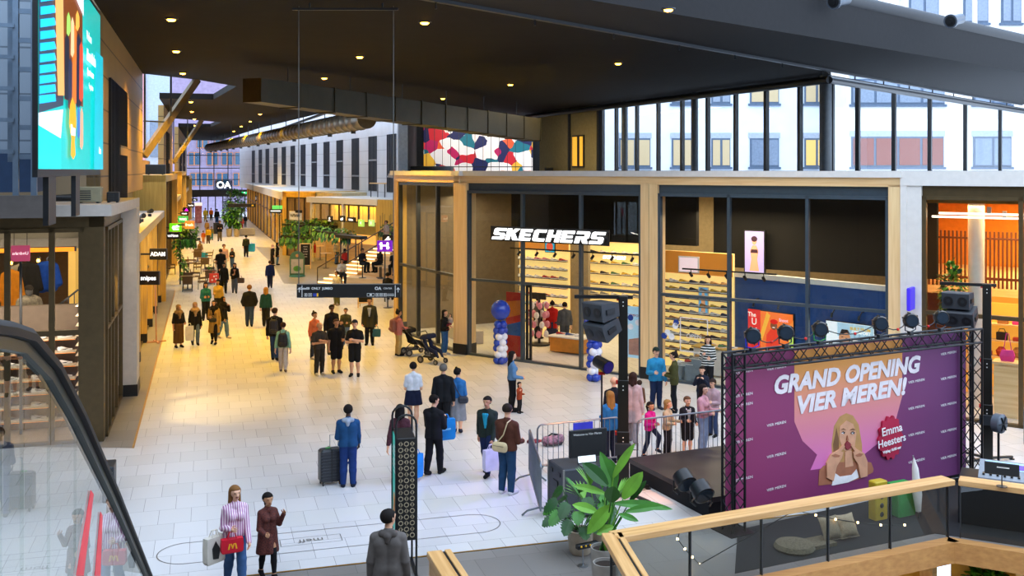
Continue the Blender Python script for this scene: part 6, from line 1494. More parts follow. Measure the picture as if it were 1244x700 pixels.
# ================================================================== THINGS CARRIED AND WHEELED
def shopping_bag(name, label, top, w_, h_, c, rz=0.0, mark=None, paper=True):
 t = thing(name, label, 'bag', (top[0], top[1], top[2] - h_ - .10), rz)
 d = w_ * .32
 m = MB(); r = lambda s, z: [(-w_ / 2 * s, -d / 2 * s, z), (w_ / 2 * s, -d / 2 * s, z), (w_ / 2 * s, d / 2 * s, z), (-w_ / 2 * s, d / 2 * s, z)]
 m.loft([r(.86, 0), r(1.0, h_ * .1), r(1.02, h_ * .6), r(.98, h_)]); m.build('bag_body', mat('bag_' + c.strip('#'), c, rough=.45), t)
 for s in (-1, 1):
  m = MB(); m.tube([(-w_ * .2, s * d * .35, h_), (-w_ * .12, s * d * .1, h_ + .10), (w_ * .12, s * d * .1, h_ + .10), (w_ * .2, s * d * .35, h_)], .008, 6); m.build('handle', mat('bag_' + c.strip('#')), t)
 if mark:
  m = MB()
  for s in (-1, 1):
   for pts in mark[1]: m.plate([(a * w_, b * h_) for a, b in pts], s * d * .52 - .003, s * d * .52 + .003)
  m.build('print', mat('mark_' + mark[0].strip('#'), mark[0]), t)
 return t
def hold(key, i): return CR[key]['hand'][i]
MM = [[(-.22, .3), (-.14, .3), (-.1, .7), (-.16, .7)], [(.14, .3), (.22, .3), (.16, .7), (.1, .7)], [(-.1, .7), (-.02, .35), (.04, .35), (-.04, .7)], [(.1, .7), (.02, .35), (-.04, .35), (.04, .7)]]
h_ = CR['pink']['hand'][0]; w_ = CR['pink']['world']
shopping_bag('shopping_bag', 'cream and black printed tote bag on the arm of the woman in pink', w_((-.33, -.02, .98)), .36, .42, '#d9d2c4', CR['pink']['th'] + .5, ('#2a2a28', [[(-.2, .2), (.1, .15), (.2, .5), (-.05, .85), (-.25, .6)]]))
t = shopping_bag('handbag', 'small red handbag with a yellow mark held by the woman in pink', w_((-.10, -.24, .98)), .34, .22, '#c3142a', CR['pink']['th'], ('#e8a51e', MM))
for key, lab, rz, off in (('black_bag', 'large bright blue shopping bag carried by the man in black', .4, 1),):
 p = hold(key, 1) if hold(key, 1).x > hold(key, 0).x else hold(key, 0); shopping_bag('shopping_bag', lab, p, .44, .46, '#1583d6', rz, ('#7fc4f2', [[(-.25, .45), (.25, .5), (.25, .58), (-.25, .53)]]))
shopping_bag('shopping_bag', 'bright blue shopping bag behind the tall black sign', max(CR['pattern']['hand'], key=lambda p: p.x) + Vector((.12, 0, .02)), .34, .5, '#1583d6', 1.0)
shopping_bag('shopping_bag', 'pale lilac plastic bag carried by the man in the green jacket', max(CR['green']['hand'], key=lambda p: p.x) + Vector((0, -.05, .02)), .38, .46, '#cfc8e2', .6)
shopping_bag('shopping_bag', 'red bag with white flowers held out by the woman in a long coat', min(CR['redbag']['hand'], key=lambda p: p.x) + Vector((-.25, -.1, -.1)), .5, .5, '#d8402a', .3, ('#f2e2d8', [circ(-.2, .3, .1), circ(.2, .4, .1), circ(0, .7, .1), circ(.22, .75, .08)]))
shopping_bag('handbag', 'brown leather handbag on the arm of the woman in a blazer', max(CR['handbag']['hand'], key=lambda p: p.x) + Vector((.08, 0, .28)), .42, .28, '#4a3320', 0)
shopping_bag('shopping_bag', 'large bright blue carrier bag held by the man in dark green', max(CR['bluebag']['hand'], key=lambda p: p.x) + Vector((.2, 0, .05)), .7, .62, '#1d9fe0', 0)
shopping_bag('shopping_bag', 'cream paper bag held by the woman in the brown headscarf', max(CR['hijab1']['hand'], key=lambda p: p.x) + Vector((.14, 0, .02)), .3, .55, '#d8cbb0', .4)
shopping_bag('shopping_bag', 'blue bag carried by the woman in patterned top near the greenery', max(CR['patt']['hand'], key=lambda p: p.x) + Vector((.1, 0, 0)), .5, .42, '#2a9ad0', 0)
shopping_bag('shopping_bag', 'teal bag in the hand of the tall man in an open green coat', max(CR['coatman']['hand'], key=lambda p: p.x), .3, .3, '#1d5560', 0)
shopping_bag('shopping_bag', 'white plastic bag held by the broad man in a black t-shirt', min(CR['bulktee']['hand'], key=lambda p: p.x), .38, .5, '#d9cfc0', 0)
def cross_bag(name, label, key, c, pos, w_, h_, strap=True, d=.1, shoulder=(-.07, .0, .83), back=1):
 P_ = CR[key]; H_ = P_['h']; t = thing(name, label, 'bag', P_['root'].location.copy(), P_['th'])
 x, y, z = [a * H_ for a in pos]
 pr = [((x - w_ * .3, y, z + h_ * .1), (x + w_ * .3, y, z + h_ * .1), h_ * .36, h_ * .36), ((x - w_ * .32, y, z - h_ * .15), (x + w_ * .32, y, z - h_ * .15), h_ * .34, h_ * .34)]
 V, F = sdf_mesh(pr, .03, .012 if h_ < .3 else .02); V[:, 1] = y + (V[:, 1] - y) * d / (h_ * .36) * .6
 to_obj('bag_body', V, F, [mat('bag_' + c.strip('#'), c, rough=.6)], t)
 m = MB(); yy = y * .9
 m.tube([(x + w_ * .25, y, z + h_ * .3), (x * .3 + shoulder[0] * .5 * H_, y * 1.02, (z + shoulder[2] * H_) / 2), (shoulder[0] * H_, y * .8, shoulder[2] * H_ - .01), (shoulder[0] * H_, 0, shoulder[2] * H_ + .02)], .013, 8); m.build('strap', mat('bag_' + c.strip('#')), t, smooth=True)
 m = MB(); m.box(x - w_ * .38, x + w_ * .38, y + math.copysign(d * .62, y) - .004, y + math.copysign(d * .62, y) + .004, z + h_ * .1, z + h_ * .13); m.build('zip', DARK, t)
 return t
cross_bag('crossbody_bag', 'beige crossbody bag with a pale strap on the man in brown', 'brown', '#cdb78c', (.03, .112, .55), .32, .22, shoulder=(-.055, .0, .83))
cross_bag('crossbody_bag', 'small black bag worn in front of the mustard trench coat', 'trench', '#1a1613', (.0, -.125, .57), .26, .18)
cross_bag('crossbody_bag', 'small dark bag worn by the woman in the blue denim shirt', 'denim', '#2a2f3c', (-.10, .095, .54), .2, .2, shoulder=(.06, 0, .83))
def backpack(label, key, c):
 P_ = CR[key]; H_ = P_['h']; t = thing('backpack', label, 'backpack', P_['root'].location.copy(), P_['th'])
 y = .135 * H_
 pr = [((-.055, y, .76 * H_), (-.06, y, .58 * H_), .085, .10), ((.055, y, .76 * H_), (.06, y, .58 * H_), .085, .10)]
 V, F = sdf_mesh(pr, .05, .018); to_obj('bag_body', V, F, [mat('bag_' + c.strip('#'), c, rough=.6)], t)
 V, F = sdf_mesh([((-.06, y + .09, .60 * H_), (.06, y + .09, .60 * H_), .055, .055)], .03, .018); to_obj('front_pocket', V, F, [mat('bag_' + c.strip('#'))], t)
 for s in (-1, 1):
  m = MB(); m.tube([(s * .08, y - .02, .80 * H_), (s * .10, .02, .845 * H_), (s * .11, -.10, .80 * H_), (s * .10, -.09, .68 * H_), (s * .10, .06, .60 * H_)], .016, 8); m.build('strap', mat('bag_' + c.strip('#')), t, smooth=True)
backpack('black backpack on the man in a hooded jacket', 'packman', '#1b1b26')
backpack('black backpack on the person in the mint sweater', 'mint', '#141418')
backpack('brown patterned backpack on the woman in the pink coat', 'stroll', '#7a4a40')
# phone in the brown man's hands and camera-like phone of the child
for key, lab in (('brown', 'dark phone held by the man in the brown sweater'), ('photo', 'phone held up by the child in the dark jacket'), ('teal', 'phone held by the person in teal and white')):
 a, b = CR[key]['hand']; q = (a + b) / 2 if key != 'brown' else b
 t = thing('phone', lab, 'phone', q + Vector((0, 0, .02)), CR[key]['th'])
 m = MB(); m.cbox(-.04, .04, -.012, .012, -.07, .07, .006); m.build('case', BLACK, t); m = MB(); m.box(-.034, .034, .012, .014, -.06, .06); m.build('display', mat('phone_glass', '#2b3540', rough=.1), t)
# suitcase
x, y, _ = G(401, 588)
t = thing('suitcase', 'dark grey ribbed hard-shell suitcase on wheels beside the man in blue', 'suitcase', (x, y, 0), -math.atan2(x, y) + .25)
SUITC = mat('suitcase_shell', '#2c2e33', rough=.35)
m = MB(); m.cbox(-.235, .235, -.15, .15, .07, .76, .04); m.build('shell', SUITC, t, smooth=False)
for k in range(9):
 m = MB(); z = .14 + k * .065; m.cbox(-.225, .225, -.158, -.148, z, z + .03, .004); m.build('rib', SUITC, t)
m = MB(); m.box(-.008, .008, -.165, .165, .08, .77); m.build('zip', BLACK, t)
for a in (-1, 1):
 for b in (-1, 1):
  m = MB(); m.tube([(a * .18 - .012, b * .11, .035), (a * .18 + .012, b * .11, .035)], .034, 10); m.box(a * .18 - .015, a * .18 + .015, b * .11 - .02, b * .11 + .02, .05, .08); m.build('wheel', BLACK, t)
m = MB(); m.tube([(.02, .1, .76), (.02, .1, 1.02), (.2, .1, 1.02), (.2, .1, .76)], .012, 8); m.build('telescopic_handle', CHROME, t)
m = MB(); m.box(-.1, .0, -.02, .02, .765, .79); m.build('luggage_tag', mat('tag_green', '#5fae6a'), t)
# prams
def pram(label, u, v, yaw, c, hooded=True):
 x, y, _ = G(u, v); th = -math.atan2(x, y) + radians(yaw)
 t = thing('pram', label, 'pram', (x, y, 0), th); fab = cloth(c)
 for a in (-1, 1):
  for yy, r in ((-.38, .09), (.30, .13)):
   m = MB(); m.tube([(a * .27 - .02, yy, r), (a * .27 + .02, yy, r)], r, 16); o = m.build('wheel', BLACK, t); m = MB(); m.tube([(a * .27 - .024, yy, r), (a * .27 + .024, yy, r)], r * .55, 12); m.build('hub', mat('grey_trim'), o)
  m = MB(); m.tube([(a * .25, -.38, .12), (a * .24, -.05, .45), (a * .24, .30, .80), (a * .24, .50, 1.04)], .016, 8); m.tube([(a * .25, .30, .14), (a * .24, -.05, .45)], .016, 8); m.build('frame_side', DARK, t)
 m = MB(); m.tube([(-.24, .50, 1.04), (.24, .50, 1.04)], .02, 8); m.build('push_bar', BLACK, t)
 V, F = sdf_mesh([((-.14, .1, .5), (-.14, -.25, .42), .09, .07), ((.14, .1, .5), (.14, -.25, .42), .09, .07), ((-.14, .12, .5), (-.14, .26, .85), .08, .06), ((.14, .12, .5), (.14, .26, .85), .08, .06), ((-.12, -.25, .42), (-.12, -.36, .25), .05, .04), ((.12, -.25, .42), (.12, -.36, .25), .05, .04)], .05, .02); to_obj('seat', V, F, [fab], t)
 V, F = sdf_mesh([((-.16, .24, .84), (.16, .24, .84), .15, .15), ((-.16, .08, .92), (.16, .08, .92), .10, .10)], .05, .02, [lambda X, Y, Z: (.85 - Z) if hooded else .9 - Z]); to_obj('canopy', V, F, [fab], t)
 m = MB(); m.box(-.2, .2, -.1, .24, .2, .26); m.box(-.2, .2, -.1, -.08, .2, .34); m.build('basket', BLACK, t)
 return t
pram('black pram pushed by the woman in the pink coat', 503, 431, 112, '#17171a')
pram('dark blue and red pram standing before the woman carrying a child', 525, 441, 50, '#232a44')
# rucksack lying on the floor inside the barriers
x, y, _ = G(672, 541); t = thing('backpack', 'pink and black rucksack lying on the floor behind the barrier', 'backpack', (x, y, 0), .4)
V, F = sdf_mesh([((-.18, 0, .12), (.16, 0, .12), .12, .11), ((.1, .05, .16), (.2, 0, .15), .10, .1)], .05, .018); to_obj('bag_body', V, F, [mat('rucksack_pink', '#b9879a', c2='#40252f', scale=14)], t)
m = MB(); m.tube([(-.25, -.1, .05), (-.1, -.18, .04), (.15, -.14, .04), (.24, -.05, .1)], .022, 8); m.tube([(-.2, .0, .2), (-.05, -.02, .29), (.15, .0, .24)], .02, 8); m.build('strap', BLACK, t)
x, y, _ = G(648, 538); t = thing('garment', 'small red and dark garment dropped beside the pink rucksack', 'garment', (x, y, 0), .2)
V, F = sdf_mesh([((-.12, 0, .03), (.1, .02, .04), .05, .05), ((.05, -.05, .03), (.2, .04, .03), .04, .03)], .03, .015); to_obj('cloth_body', V, F, [mat('garment_red', '#a83a44', c2='#2a2230', scale=9)], t)
# ================================================================== STAGE AREA
# balloon columns
BLUEB = mat('balloon_blue', '#1f3fae', rough=.18, spec=.6); WHITEB = mat('balloon_white', '#eceaf0', rough=.2, spec=.6)
def balloon_col(label, u, v):
 x, y, _ = G(u, v); t = thing('balloon_column', label, 'balloon column', (x, y, 0), .3)
 for k in range(7):
  z = .13 + k * .205
  for j in range(4):
   a = j * pi / 2 + k * .62
   m = MB(); r = .135; m.ball((.13 * cos(a), .13 * sin(a), z), (r, r, r * .98), 14, 10)
   o = m.build('balloon', WHITEB if cos(a + .3 - radians(235 + 22 * k)) > .15 and k < 5 and k != 0 or (k == 1 and j % 2) else BLUEB, t, smooth=True)
 m = MB(); m.ball((0, 0, 1.86), (.34, .34, .35), 22, 14); m.build('balloon', BLUEB, t, smooth=True)
 m = MB(); m.lathe([(.14, 0), (.14, .02), (.02, .03), (.02, 1.6)], n=12); m.build('pole', DARK, t)
balloon_col('blue and white balloon column left of the store entrance', 608, 442)
balloon_col('blue and white balloon column right of the entrance, behind the hanging speakers', 722, 463)
# stage
STA = radians(24)
SO = (2.55, 22.35)
def ST(x, y, z=0.0): return (SO[0] + cos(STA) * x - sin(STA) * y, SO[1] + sin(STA) * x + cos(STA) * y, z)
t = thing('stage', 'low black stage platform with scuffed top beside the barriers', 'stage', (*SO, 0), STA)
m = MB(); m.box(0, 6.8, -3.0, 0, .30, .40); m.build('deck', mat('stage_top', '#28272c', rough=.42, c2='#18181c', scale=2.5, spec=.45), t)
m = MB(); m.box(.02, 6.78, -2.98, -.02, .0, .30); m.build('skirt', mat('stage_skirt', '#0f1016', rough=.9), t)
def floor_spot(label, u, v):
 z = .40; x, y, _ = G(u, v, z)
 t = thing('stage_light', label, 'stage light', (x, y, z), STA - .5)
 for s in (-1, 1):
  m = MB(); m.tube([(s * .20, .0, .22), (s * .2, .0, .03), (s * .12, -.22, .015)], .016, 8); m.tube([(s * .2, 0, .03), (s * .12, .2, .015)], .016, 8); m.build('yoke_leg', BLACK, t)
 d = Vector((.25, -.5, -.35)).normalized(); c = Vector((0, 0, .25))
 m = MB(); m.tube([c - d * .13, c - d * .12, c + d * .14, c + d * .15], [.12, .19, .205, .19], 20); m.build('drum', mat('drum_black', '#17181b', rough=.35), t, smooth=True)
 m = MB(); m.tube([c + d * .148, c + d * .155], [.17, .17], 18); m.build('lens', mat('phone_glass'), t)
floor_spot('black drum-shaped stage light on the stage floor, upper of two', 831, 598)
floor_spot('black drum-shaped stage light on the stage floor, lower of two', 852, 612)
# truss frame with banner
TA = radians(27.5); TO = (4.05, 18.75)
def TW(x, y, z=0.0): return (TO[0] + cos(TA) * x - sin(TA) * y, TO[1] + sin(TA) * x + cos(TA) * y, z)
def tx(u, y=0.0):
 k = (u - CX) / FPX; o = TW(0, y); return (k * o[1] - o[0]) / (cos(TA) - k * sin(TA))
TL = tx(1193); TH = 3.3; tw = .29
BT = mat('truss_black', '#141418', rough=.35, metal=.3)
tr = thing('truss_frame', 'black lattice truss gate holding the purple banner', 'truss', (*TO, 0), TA)
def truss_run(nm, a, b, ax):
 """box truss between local points: four chords and zig-zag lacing; ax = 'z' upright or 'x' level"""
 m = MB(); L = (b - a)
 for p in (0, tw):
  for q in (0, tw):
   m.tube([pt(ax, a, p, q), pt(ax, b, p, q)], .025, 8)
 n_ = max(3, int(round(L / .27)))
 for k in range(n_):
  u0, u1 = a + L * k / n_, a + L * (k + 1) / n_
  for fixed in (0, tw):
   f0, f1 = (0, tw) if k % 2 else (tw, 0)
   m.tube([pt(ax, u0, f0, fixed), pt(ax, u1, f1, fixed)], .011, 6); m.tube([pt(ax, u0, fixed, f0), pt(ax, u1, fixed, f1)], .011, 6)
 return m.build(nm, BT, tr)
_off = [0.0]
def pt(ax, s, p, q): return (_off[0] + p, q, s) if ax == 'z' else (s, q, TH - tw + p)
_off[0] = 0.0; truss_run('truss_tower', .02, TH, 'z')
_off[0] = TL - tw; truss_run('truss_tower', .02, TH, 'z')
truss_run('truss_beam', 0, TL, 'x')
for x in (0, TL - tw):
 m = MB(); m.box(x - .15, x + tw + .15, -.15, tw + .15, 0, .02); m.build('base_plate', BT, tr)
# banner
ban = thing('banner', 'large purple grand opening banner hung in the truss gate', 'banner', TW(0, tw + .05, 0), TA)
bx0, bx1, bz0, bz1 = .12, TL - .08, .14, TH - .1
def banner_mat():
 m = bpy.data.materials.new('banner_purple'); m.use_nodes = True; nt = m.node_tree; b = nt.nodes['Principled BSDF']
 t = nt.nodes.new('ShaderNodeTexCoord'); s = nt.nodes.new('ShaderNodeSeparateXYZ'); mr = nt.nodes.new('ShaderNodeMapRange'); mr.inputs['From Max'].default_value = 6.3
 r = nt.nodes.new('ShaderNodeValToRGB'); r.color_ramp.elements[0].color = (*lin('#8f2b5e'), 1); r.color_ramp.elements[1].color = (*lin('#642660'), 1)
 nt.links.new(t.outputs['Object'], s.inputs[0]); nt.links.new(s.outputs[0], mr.inputs['Value']); nt.links.new(mr.outputs['Result'], r.inputs['Fac']); nt.links.new(r.outputs['Color'], b.inputs['Base Color']); b.inputs['Roughness'].default_value = .6
 return m
def grad_mat(name, c0, c1, z0, z1, ax=2):
 m = bpy.data.materials.new(name); m.use_nodes = True; nt = m.node_tree; b = nt.nodes['Principled BSDF']
 t = nt.nodes.new('ShaderNodeTexCoord'); s = nt.nodes.new('ShaderNodeSeparateXYZ'); mr = nt.nodes.new('ShaderNodeMapRange'); mr.inputs['From Min'].default_value = z0; mr.inputs['From Max'].default_value = z1
 r = nt.nodes.new('ShaderNodeValToRGB'); r.color_ramp.elements[0].color = (*lin(c0), 1); r.color_ramp.elements[1].color = (*lin(c1), 1)
 nt.links.new(t.outputs['Object'], s.inputs[0]); nt.links.new(s.outputs[ax], mr.inputs['Value']); nt.links.new(mr.outputs['Result'], r.inputs['Fac']); nt.links.new(r.outputs['Color'], b.inputs['Base Color']); b.inputs['Roughness'].default_value = .6
 return m
m = MB(); m.box(bx0, bx1, 0, .012, bz0, bz1); m.build('cloth', banner_mat(), ban)
yb = tw + .05
def bp_(u, v):
 """point on the banner plane seen at a pixel, in banner coordinates"""
 x = tx(u, yb); o = TW(x, yb); return x, H - (v - HY) / FPX * o[1]
_bl = [0]
def bprint(nm, pts, m_, raw=False):
 _bl[0] += 1; y = -.0022 * _bl[0]
 m = MB(); pp_ = pts if raw else [bp_(u, v) for u, v in pts]
 m.plate(pp_, y, 0.0); return m.build(nm, m_, ban)
sl, sr_ = tx(965, yb), tx(1096, yb)
zt_ = bz1 - .02; zm = bp_(965, 500)[1]
xl, xr_ = sl, sr_; Wb = xr_ - xl
shape = [(xl, zt_), (xr_, zt_), (xr_, zm), (xr_ - .06 * Wb, zm - .45), (xr_ - .2 * Wb, zm - .85), (xr_ - .4 * Wb, zm - 1.12), (xl + .36 * Wb, zm - 1.22), (xl + .14 * Wb, zm - 1.2), (xl + .2 * Wb, zm - .92), (xl + .07 * Wb, zm - .6), (xl, zm - .2)]
bprint('print', shape, grad_mat('banner_orange_pink', '#d865c0', '#dd9440', bz0 + .3, bz1 - .4), True)
def shear_text(body, u0, v0, u1, v1, hpx, m_):
 """line of heavy slanted capitals climbing from one end to the other"""
 global _bl
 a, b = bp_(u0, v0), bp_(u1, v1); L = math.hypot(b[0] - a[0], b[1] - a[1]); ang = math.atan2(b[1] - a[1], b[0] - a[0])
 o = text('lettering', body, .5, m_, ban, ((a[0] + b[0]) / 2, -.014, (a[1] + b[1]) / 2), (pi / 2, -ang, 0), ext=.003, shear=.22, bold=.022)
 bpy.context.view_layer.update(); d = o.dimensions; ht = hpx * 19.9 / FPX
 o.scale = (L / d.x, ht / d.y, 1)
WHB = mat('banner_white', '#e6dde0', rough=.6)
shear_text('GRAND OPENING', 938, 470, 1116, 443, 23, WHB)
shear_text('VIER MEREN!', 966, 494, 1099, 470, 23, WHB)
# the photographed woman, printed flat
SKP = mat('print_skin_warm', '#d39a78'); SKD = mat('print_skin_shade', '#a8694c'); HRP = mat('print_blond', '#b98a52'); HRD = mat('print_blond_dark', '#7a5230'); DKP = mat('print_darkline', '#2a1a1a'); WTP = mat('print_white', '#f0ecec'); MTH = mat('print_mouth', '#8a2a34')
bprint('print', [(1012, 580), (1010, 540), (1013, 518), (1020, 506), (1028, 502), (1036, 505), (1043, 516), (1047, 540), (1048, 578)], HRP)
bprint('print', [(1013, 575), (1012, 540), (1016, 520), (1019, 535), (1019, 572)], HRD)
bprint('print', [(994, 590), (995, 572), (1000, 566), (1013, 562), (1048, 560), (1058, 562), (1061, 570), (1060, 574), (1046, 581), (1030, 586)], SKD)
bprint('print', [(1020, 518), (1028, 511), (1036, 515), (1040, 527), (1038, 542), (1030, 551), (1023, 545), (1019, 532)], SKP)
bprint('print', [(1010, 590), (1013, 574), (1020, 579), (1034, 577), (1040, 570), (1043, 580), (1030, 586)], WTP)
bprint('print', [(1026, 549), (1034, 548), (1036, 566), (1026, 568)], SKP)
for x0 in (1021, 1032.5):
 bprint('print', [(x0 + .3, 526.2), (x0 + 2.8, 524.7), (x0 + 5.1, 526), (x0 + 2.8, 527.3)], WTP); bprint('print', [(x0 + 2.4, 526), (x0 + 3.5, 524.6), (x0 + 4.6, 526), (x0 + 3.5, 527.2)], DKP); bprint('print', [(x0, 526), (x0 + 2.8, 523.9), (x0 + 5.5, 525.8), (x0 + 2.8, 524.9)], DKP); bprint('print', [(x0 - .5, 522), (x0 + 3, 520.3), (x0 + 6, 522), (x0 + 3, 521.3)], HRD)
bprint('print', [(1025.5, 539), (1028.5, 535.5), (1032, 538.5), (1032, 544), (1028.5, 546.5), (1026, 544)], MTH); bprint('print', [(1028.2, 529), (1030, 535), (1027.3, 535)], SKD)
bprint('print', [(1023, 540.5), (1018, 546), (1008, 552), (1003, 562), (1003, 580), (1011, 584), (1015, 566), (1021, 556), (1023, 549), (1020, 548), (1025, 542)], SKP)
bprint('print', [(1034, 539.5), (1039, 545), (1048, 550), (1052, 560), (1052, 578), (1044, 580), (1041, 564), (1036, 556), (1035, 549), (1037, 548), (1032.5, 541.5)], SKP)
bprint('print', [(1008, 553), (1013, 551), (1019, 553), (1017, 555), (1012, 555)], SKD); bprint('print', [(1047, 551), (1042, 550), (1037, 552.5), (1039, 554.5), (1044, 554)], SKD)
bx_, bz_ = bp_(1080, 531.5); pr_ = 20.5 * 20.3 / FPX
bprint('print', [(bx_ + pr_ * (1 + .07 * cos(14 * a)) * cos(a) * 1.0, bz_ + pr_ * 1.28 * (1 + .07 * cos(14 * a)) * sin(a)) for a in [2 * pi * k / 112 for k in range(112)]], mat('badge_crimson', '#b0123e'), True)
yt = -.08
for body, dz, s in (('Emma', .17, .24), ('Heesters', -.06, .22), ('Vrijdag 16:00 uur', -.24, .075)):
 o = text('lettering', body, s, WTP, ban, (bx_, yt, bz_ + dz), (pi / 2, -.10, 0), ext=.002, bold=.003)
for u, vs in ((902, (492, 536, 582, 480)), (943, (515, 553, 593)), (1113, (463, 495, 527, 560)), (1152, (459, 491, 523, 555)), (902, (452,)), (1152, (429,)), (943, (447,))):
 for v in vs:
  x, z = bp_(u, v); text('lettering', 'VIER MEREN', .072, WTP, ban, (x, -.01, z), (pi / 2, -.05, 0), ext=.001, sx=1.25)
# lamps on top of the truss
for j, (u, v, c) in enumerate(((914, 411, '#2a2ad0'), (954, 408, None), (996, 405, '#1f9a3a'), (1069, 399, None), (1106, 396, None), (1143, 391, None))):
 x = tx(u, .14); p = TW(x, .14, TH)
 t = thing('moving_spotlight', 'round black spotlight clamped on the truss gate, %s from the left' % NUM[j], 'stage light', p, TA, 'spotlights along the truss gate')
 k = .95
 m = MB(); m.box(-.05, .05, -.04, .04, 0, .07); m.build('clamp', DARK, t)
 for s in (-1, 1):
  m = MB(); m.tube([(0, 0, .06), (s * .15, 0, .10), (s * .16, 0, .30)], .013, 6); m.build('yoke_arm', DARK if not c else mat('yoke_' + c[1:], c, rough=.4), t)
 d = Vector((-.5, -.75, .05)).normalized(); cc_ = Vector((0, 0, .30))
 m = MB(); m.tube([cc_ - d * .16, cc_ - d * .13, cc_ - d * .05, cc_ + d * .06, cc_ + d * .12, cc_ + d * .14], [.05, .11, .15, .155, .14, .13], 18); m.build('lamp_head', mat('drum_black'), t, smooth=True)
 for a in range(6):
  an = a * pi / 3; xx = d.orthogonal().normalized(); yy_ = d.cross(xx); q = cc_ + d * .0 + (xx * cos(an) + yy_ * sin(an)) * .15
  m = MB(); m.beam(q - d * .08, q + d * .1, .02, .035); m.build('cooling_fin', BLACK, t)
 m = MB(); m.tube([cc_ + d * .135, cc_ + d * .145], [.115, .115], 16); m.build('lens', mat('phone_glass'), t)
cab = thing('cable', 'black cable with red plugs sagging between the truss spotlights', 'cable', TW(0, .14, TH), TA)
pts = []
for i in range(5):
 us = (914, 954, 996, 1069, 1106, 1143); a, b = tx(us[i], .14), tx(us[i + 1], .14)
 for q in range(7): f = q / 7; pts.append((a + (b - a) * f, 0, .30 - .85 * f * (1 - f) + .05))
m = MB(); m.tube(pts, .011, 6); m.build('wire', BLACK, cab)
for i in range(5):
 p = pts[i * 7 + 4]; m = MB(); m.ball((p[0], -.01, p[2]), .03, 8, 6); m.build('plug', mat('plug_red', '#d0241e'), cab)
# lifting towers with hanging speakers
def mast(label, u, Y, ztop, armdir):
 x = (u - CX) / FPX * Y; t = thing('lifting_tower', label, 'tower', (x, Y, 0), -math.atan2(x, Y))
 for k, (z0, z1, w_) in enumerate(((.05, 1.35, .25), (.9, 2.4, .22), (2.0, ztop, .19))):
  m = MB(); m.cbox(-w_ / 2, w_ / 2, -w_ / 2, w_ / 2, z0, z1, .012); m.build('mast_section', mat('mast_black', '#17140f', rough=.4), t)
  m = MB(); m.box(-w_ / 2 - .04, -w_ / 2, -.03, .03, z1 - .1, z1 - .02); m.build('red_catch', mat('plug_red'), t)
  m = MB(); m.tube([(0.0, -w_ / 2 - .004, z1 - .12), (0, -w_ / 2 + .004, z1 - .12)], .014, 8); m.tube([(0, -w_ / 2 - .004, z1 - .2), (0, -w_ / 2 + .004, z1 - .2)], .014, 8); m.build('bolt', WHITE, t)
 for a in (45, 135, 225, 315):
  c, s = cos(radians(a)), sin(radians(a)); m = MB(); m.beam((c * .1, s * .1, .10), (c * .75, s * .75, .06), .06, .05); m.lathe([(.06, 0), (.06, .02), (.015, .03), (.015, .08)], (c * .74, s * .74, 0), 10); m.build('outrigger', BLACK, t)
 m = MB(); m.box(-.16, .16, -.24, -.1, .9, 1.12); m.tube([(.16, -.17, 1.0), (.30, -.17, 1.0), (.30, -.17, 1.14)], .012, 6); m.build('winch', DARK, t)
 m = MB(); m.beam((armdir * 1.0, 0, ztop - .03), (-armdir * .2, 0, ztop - .03), .08, .07); m.beam((armdir * .95, .3, ztop - .05), (-armdir * .1, .1, ztop - .05), .05, .05); m.build('top_arm', BLACK, t)
 return x
def array_speaker(label, p, rz, pitch):
 t = thing('hanging_speaker', label, 'speaker', p, 0); t.rotation_euler = (pitch, 0, rz)
 m = MB(); m.loft([[(-.29, -.24, -.17), (.29, -.24, -.17), (.29, -.24, .17), (-.29, -.24, .17)], [(-.29, -.2, -.19), (.29, -.2, -.19), (.29, -.2, .19), (-.29, -.2, .19)], [(-.27, .26, -.14), (.27, .26, -.14), (.27, .26, .14), (-.27, .26, .14)]]); m.build('cabinet', mat('speaker_grey', '#33363b', rough=.55), t)
 for x in (-.15, .15):
  m = MB(); m.tube([(x, -.245, 0), (x, -.25, 0)], [.105, .105], 16); o = m.build('woofer', BLACK, t); m = MB(); m.tube([(x, -.25, 0), (x, -.254, 0)], [.04, .04], 10); m.build('dust_cap', DARK, o)
 for x in (-.30, .30):
  m = MB(); m.box(x - .012, x + .012, -.12, .1, -.05, .05); m.build('side_handle', BLACK, t)
xm1 = mast('left black lifting tower beside the leafy plants', 757, 21.0, 4.12, -1)
array_speaker('upper grey line-array speaker on the left tower', P(730, 377, 20.85), radians(-52), radians(6))
array_speaker('lower grey line-array speaker on the left tower', P(732, 399, 20.85), radians(-52), radians(22))
xm2 = mast('right black lifting tower behind the truss gate', 1199, 23.4, 4.10, -1)
array_speaker('upper grey line-array speaker on the right tower', P(1164, 364, 22.9), radians(-38), radians(4))
array_speaker('lower grey line-array speaker on the right tower', P(1169, 384, 22.85), radians(-38), radians(20))
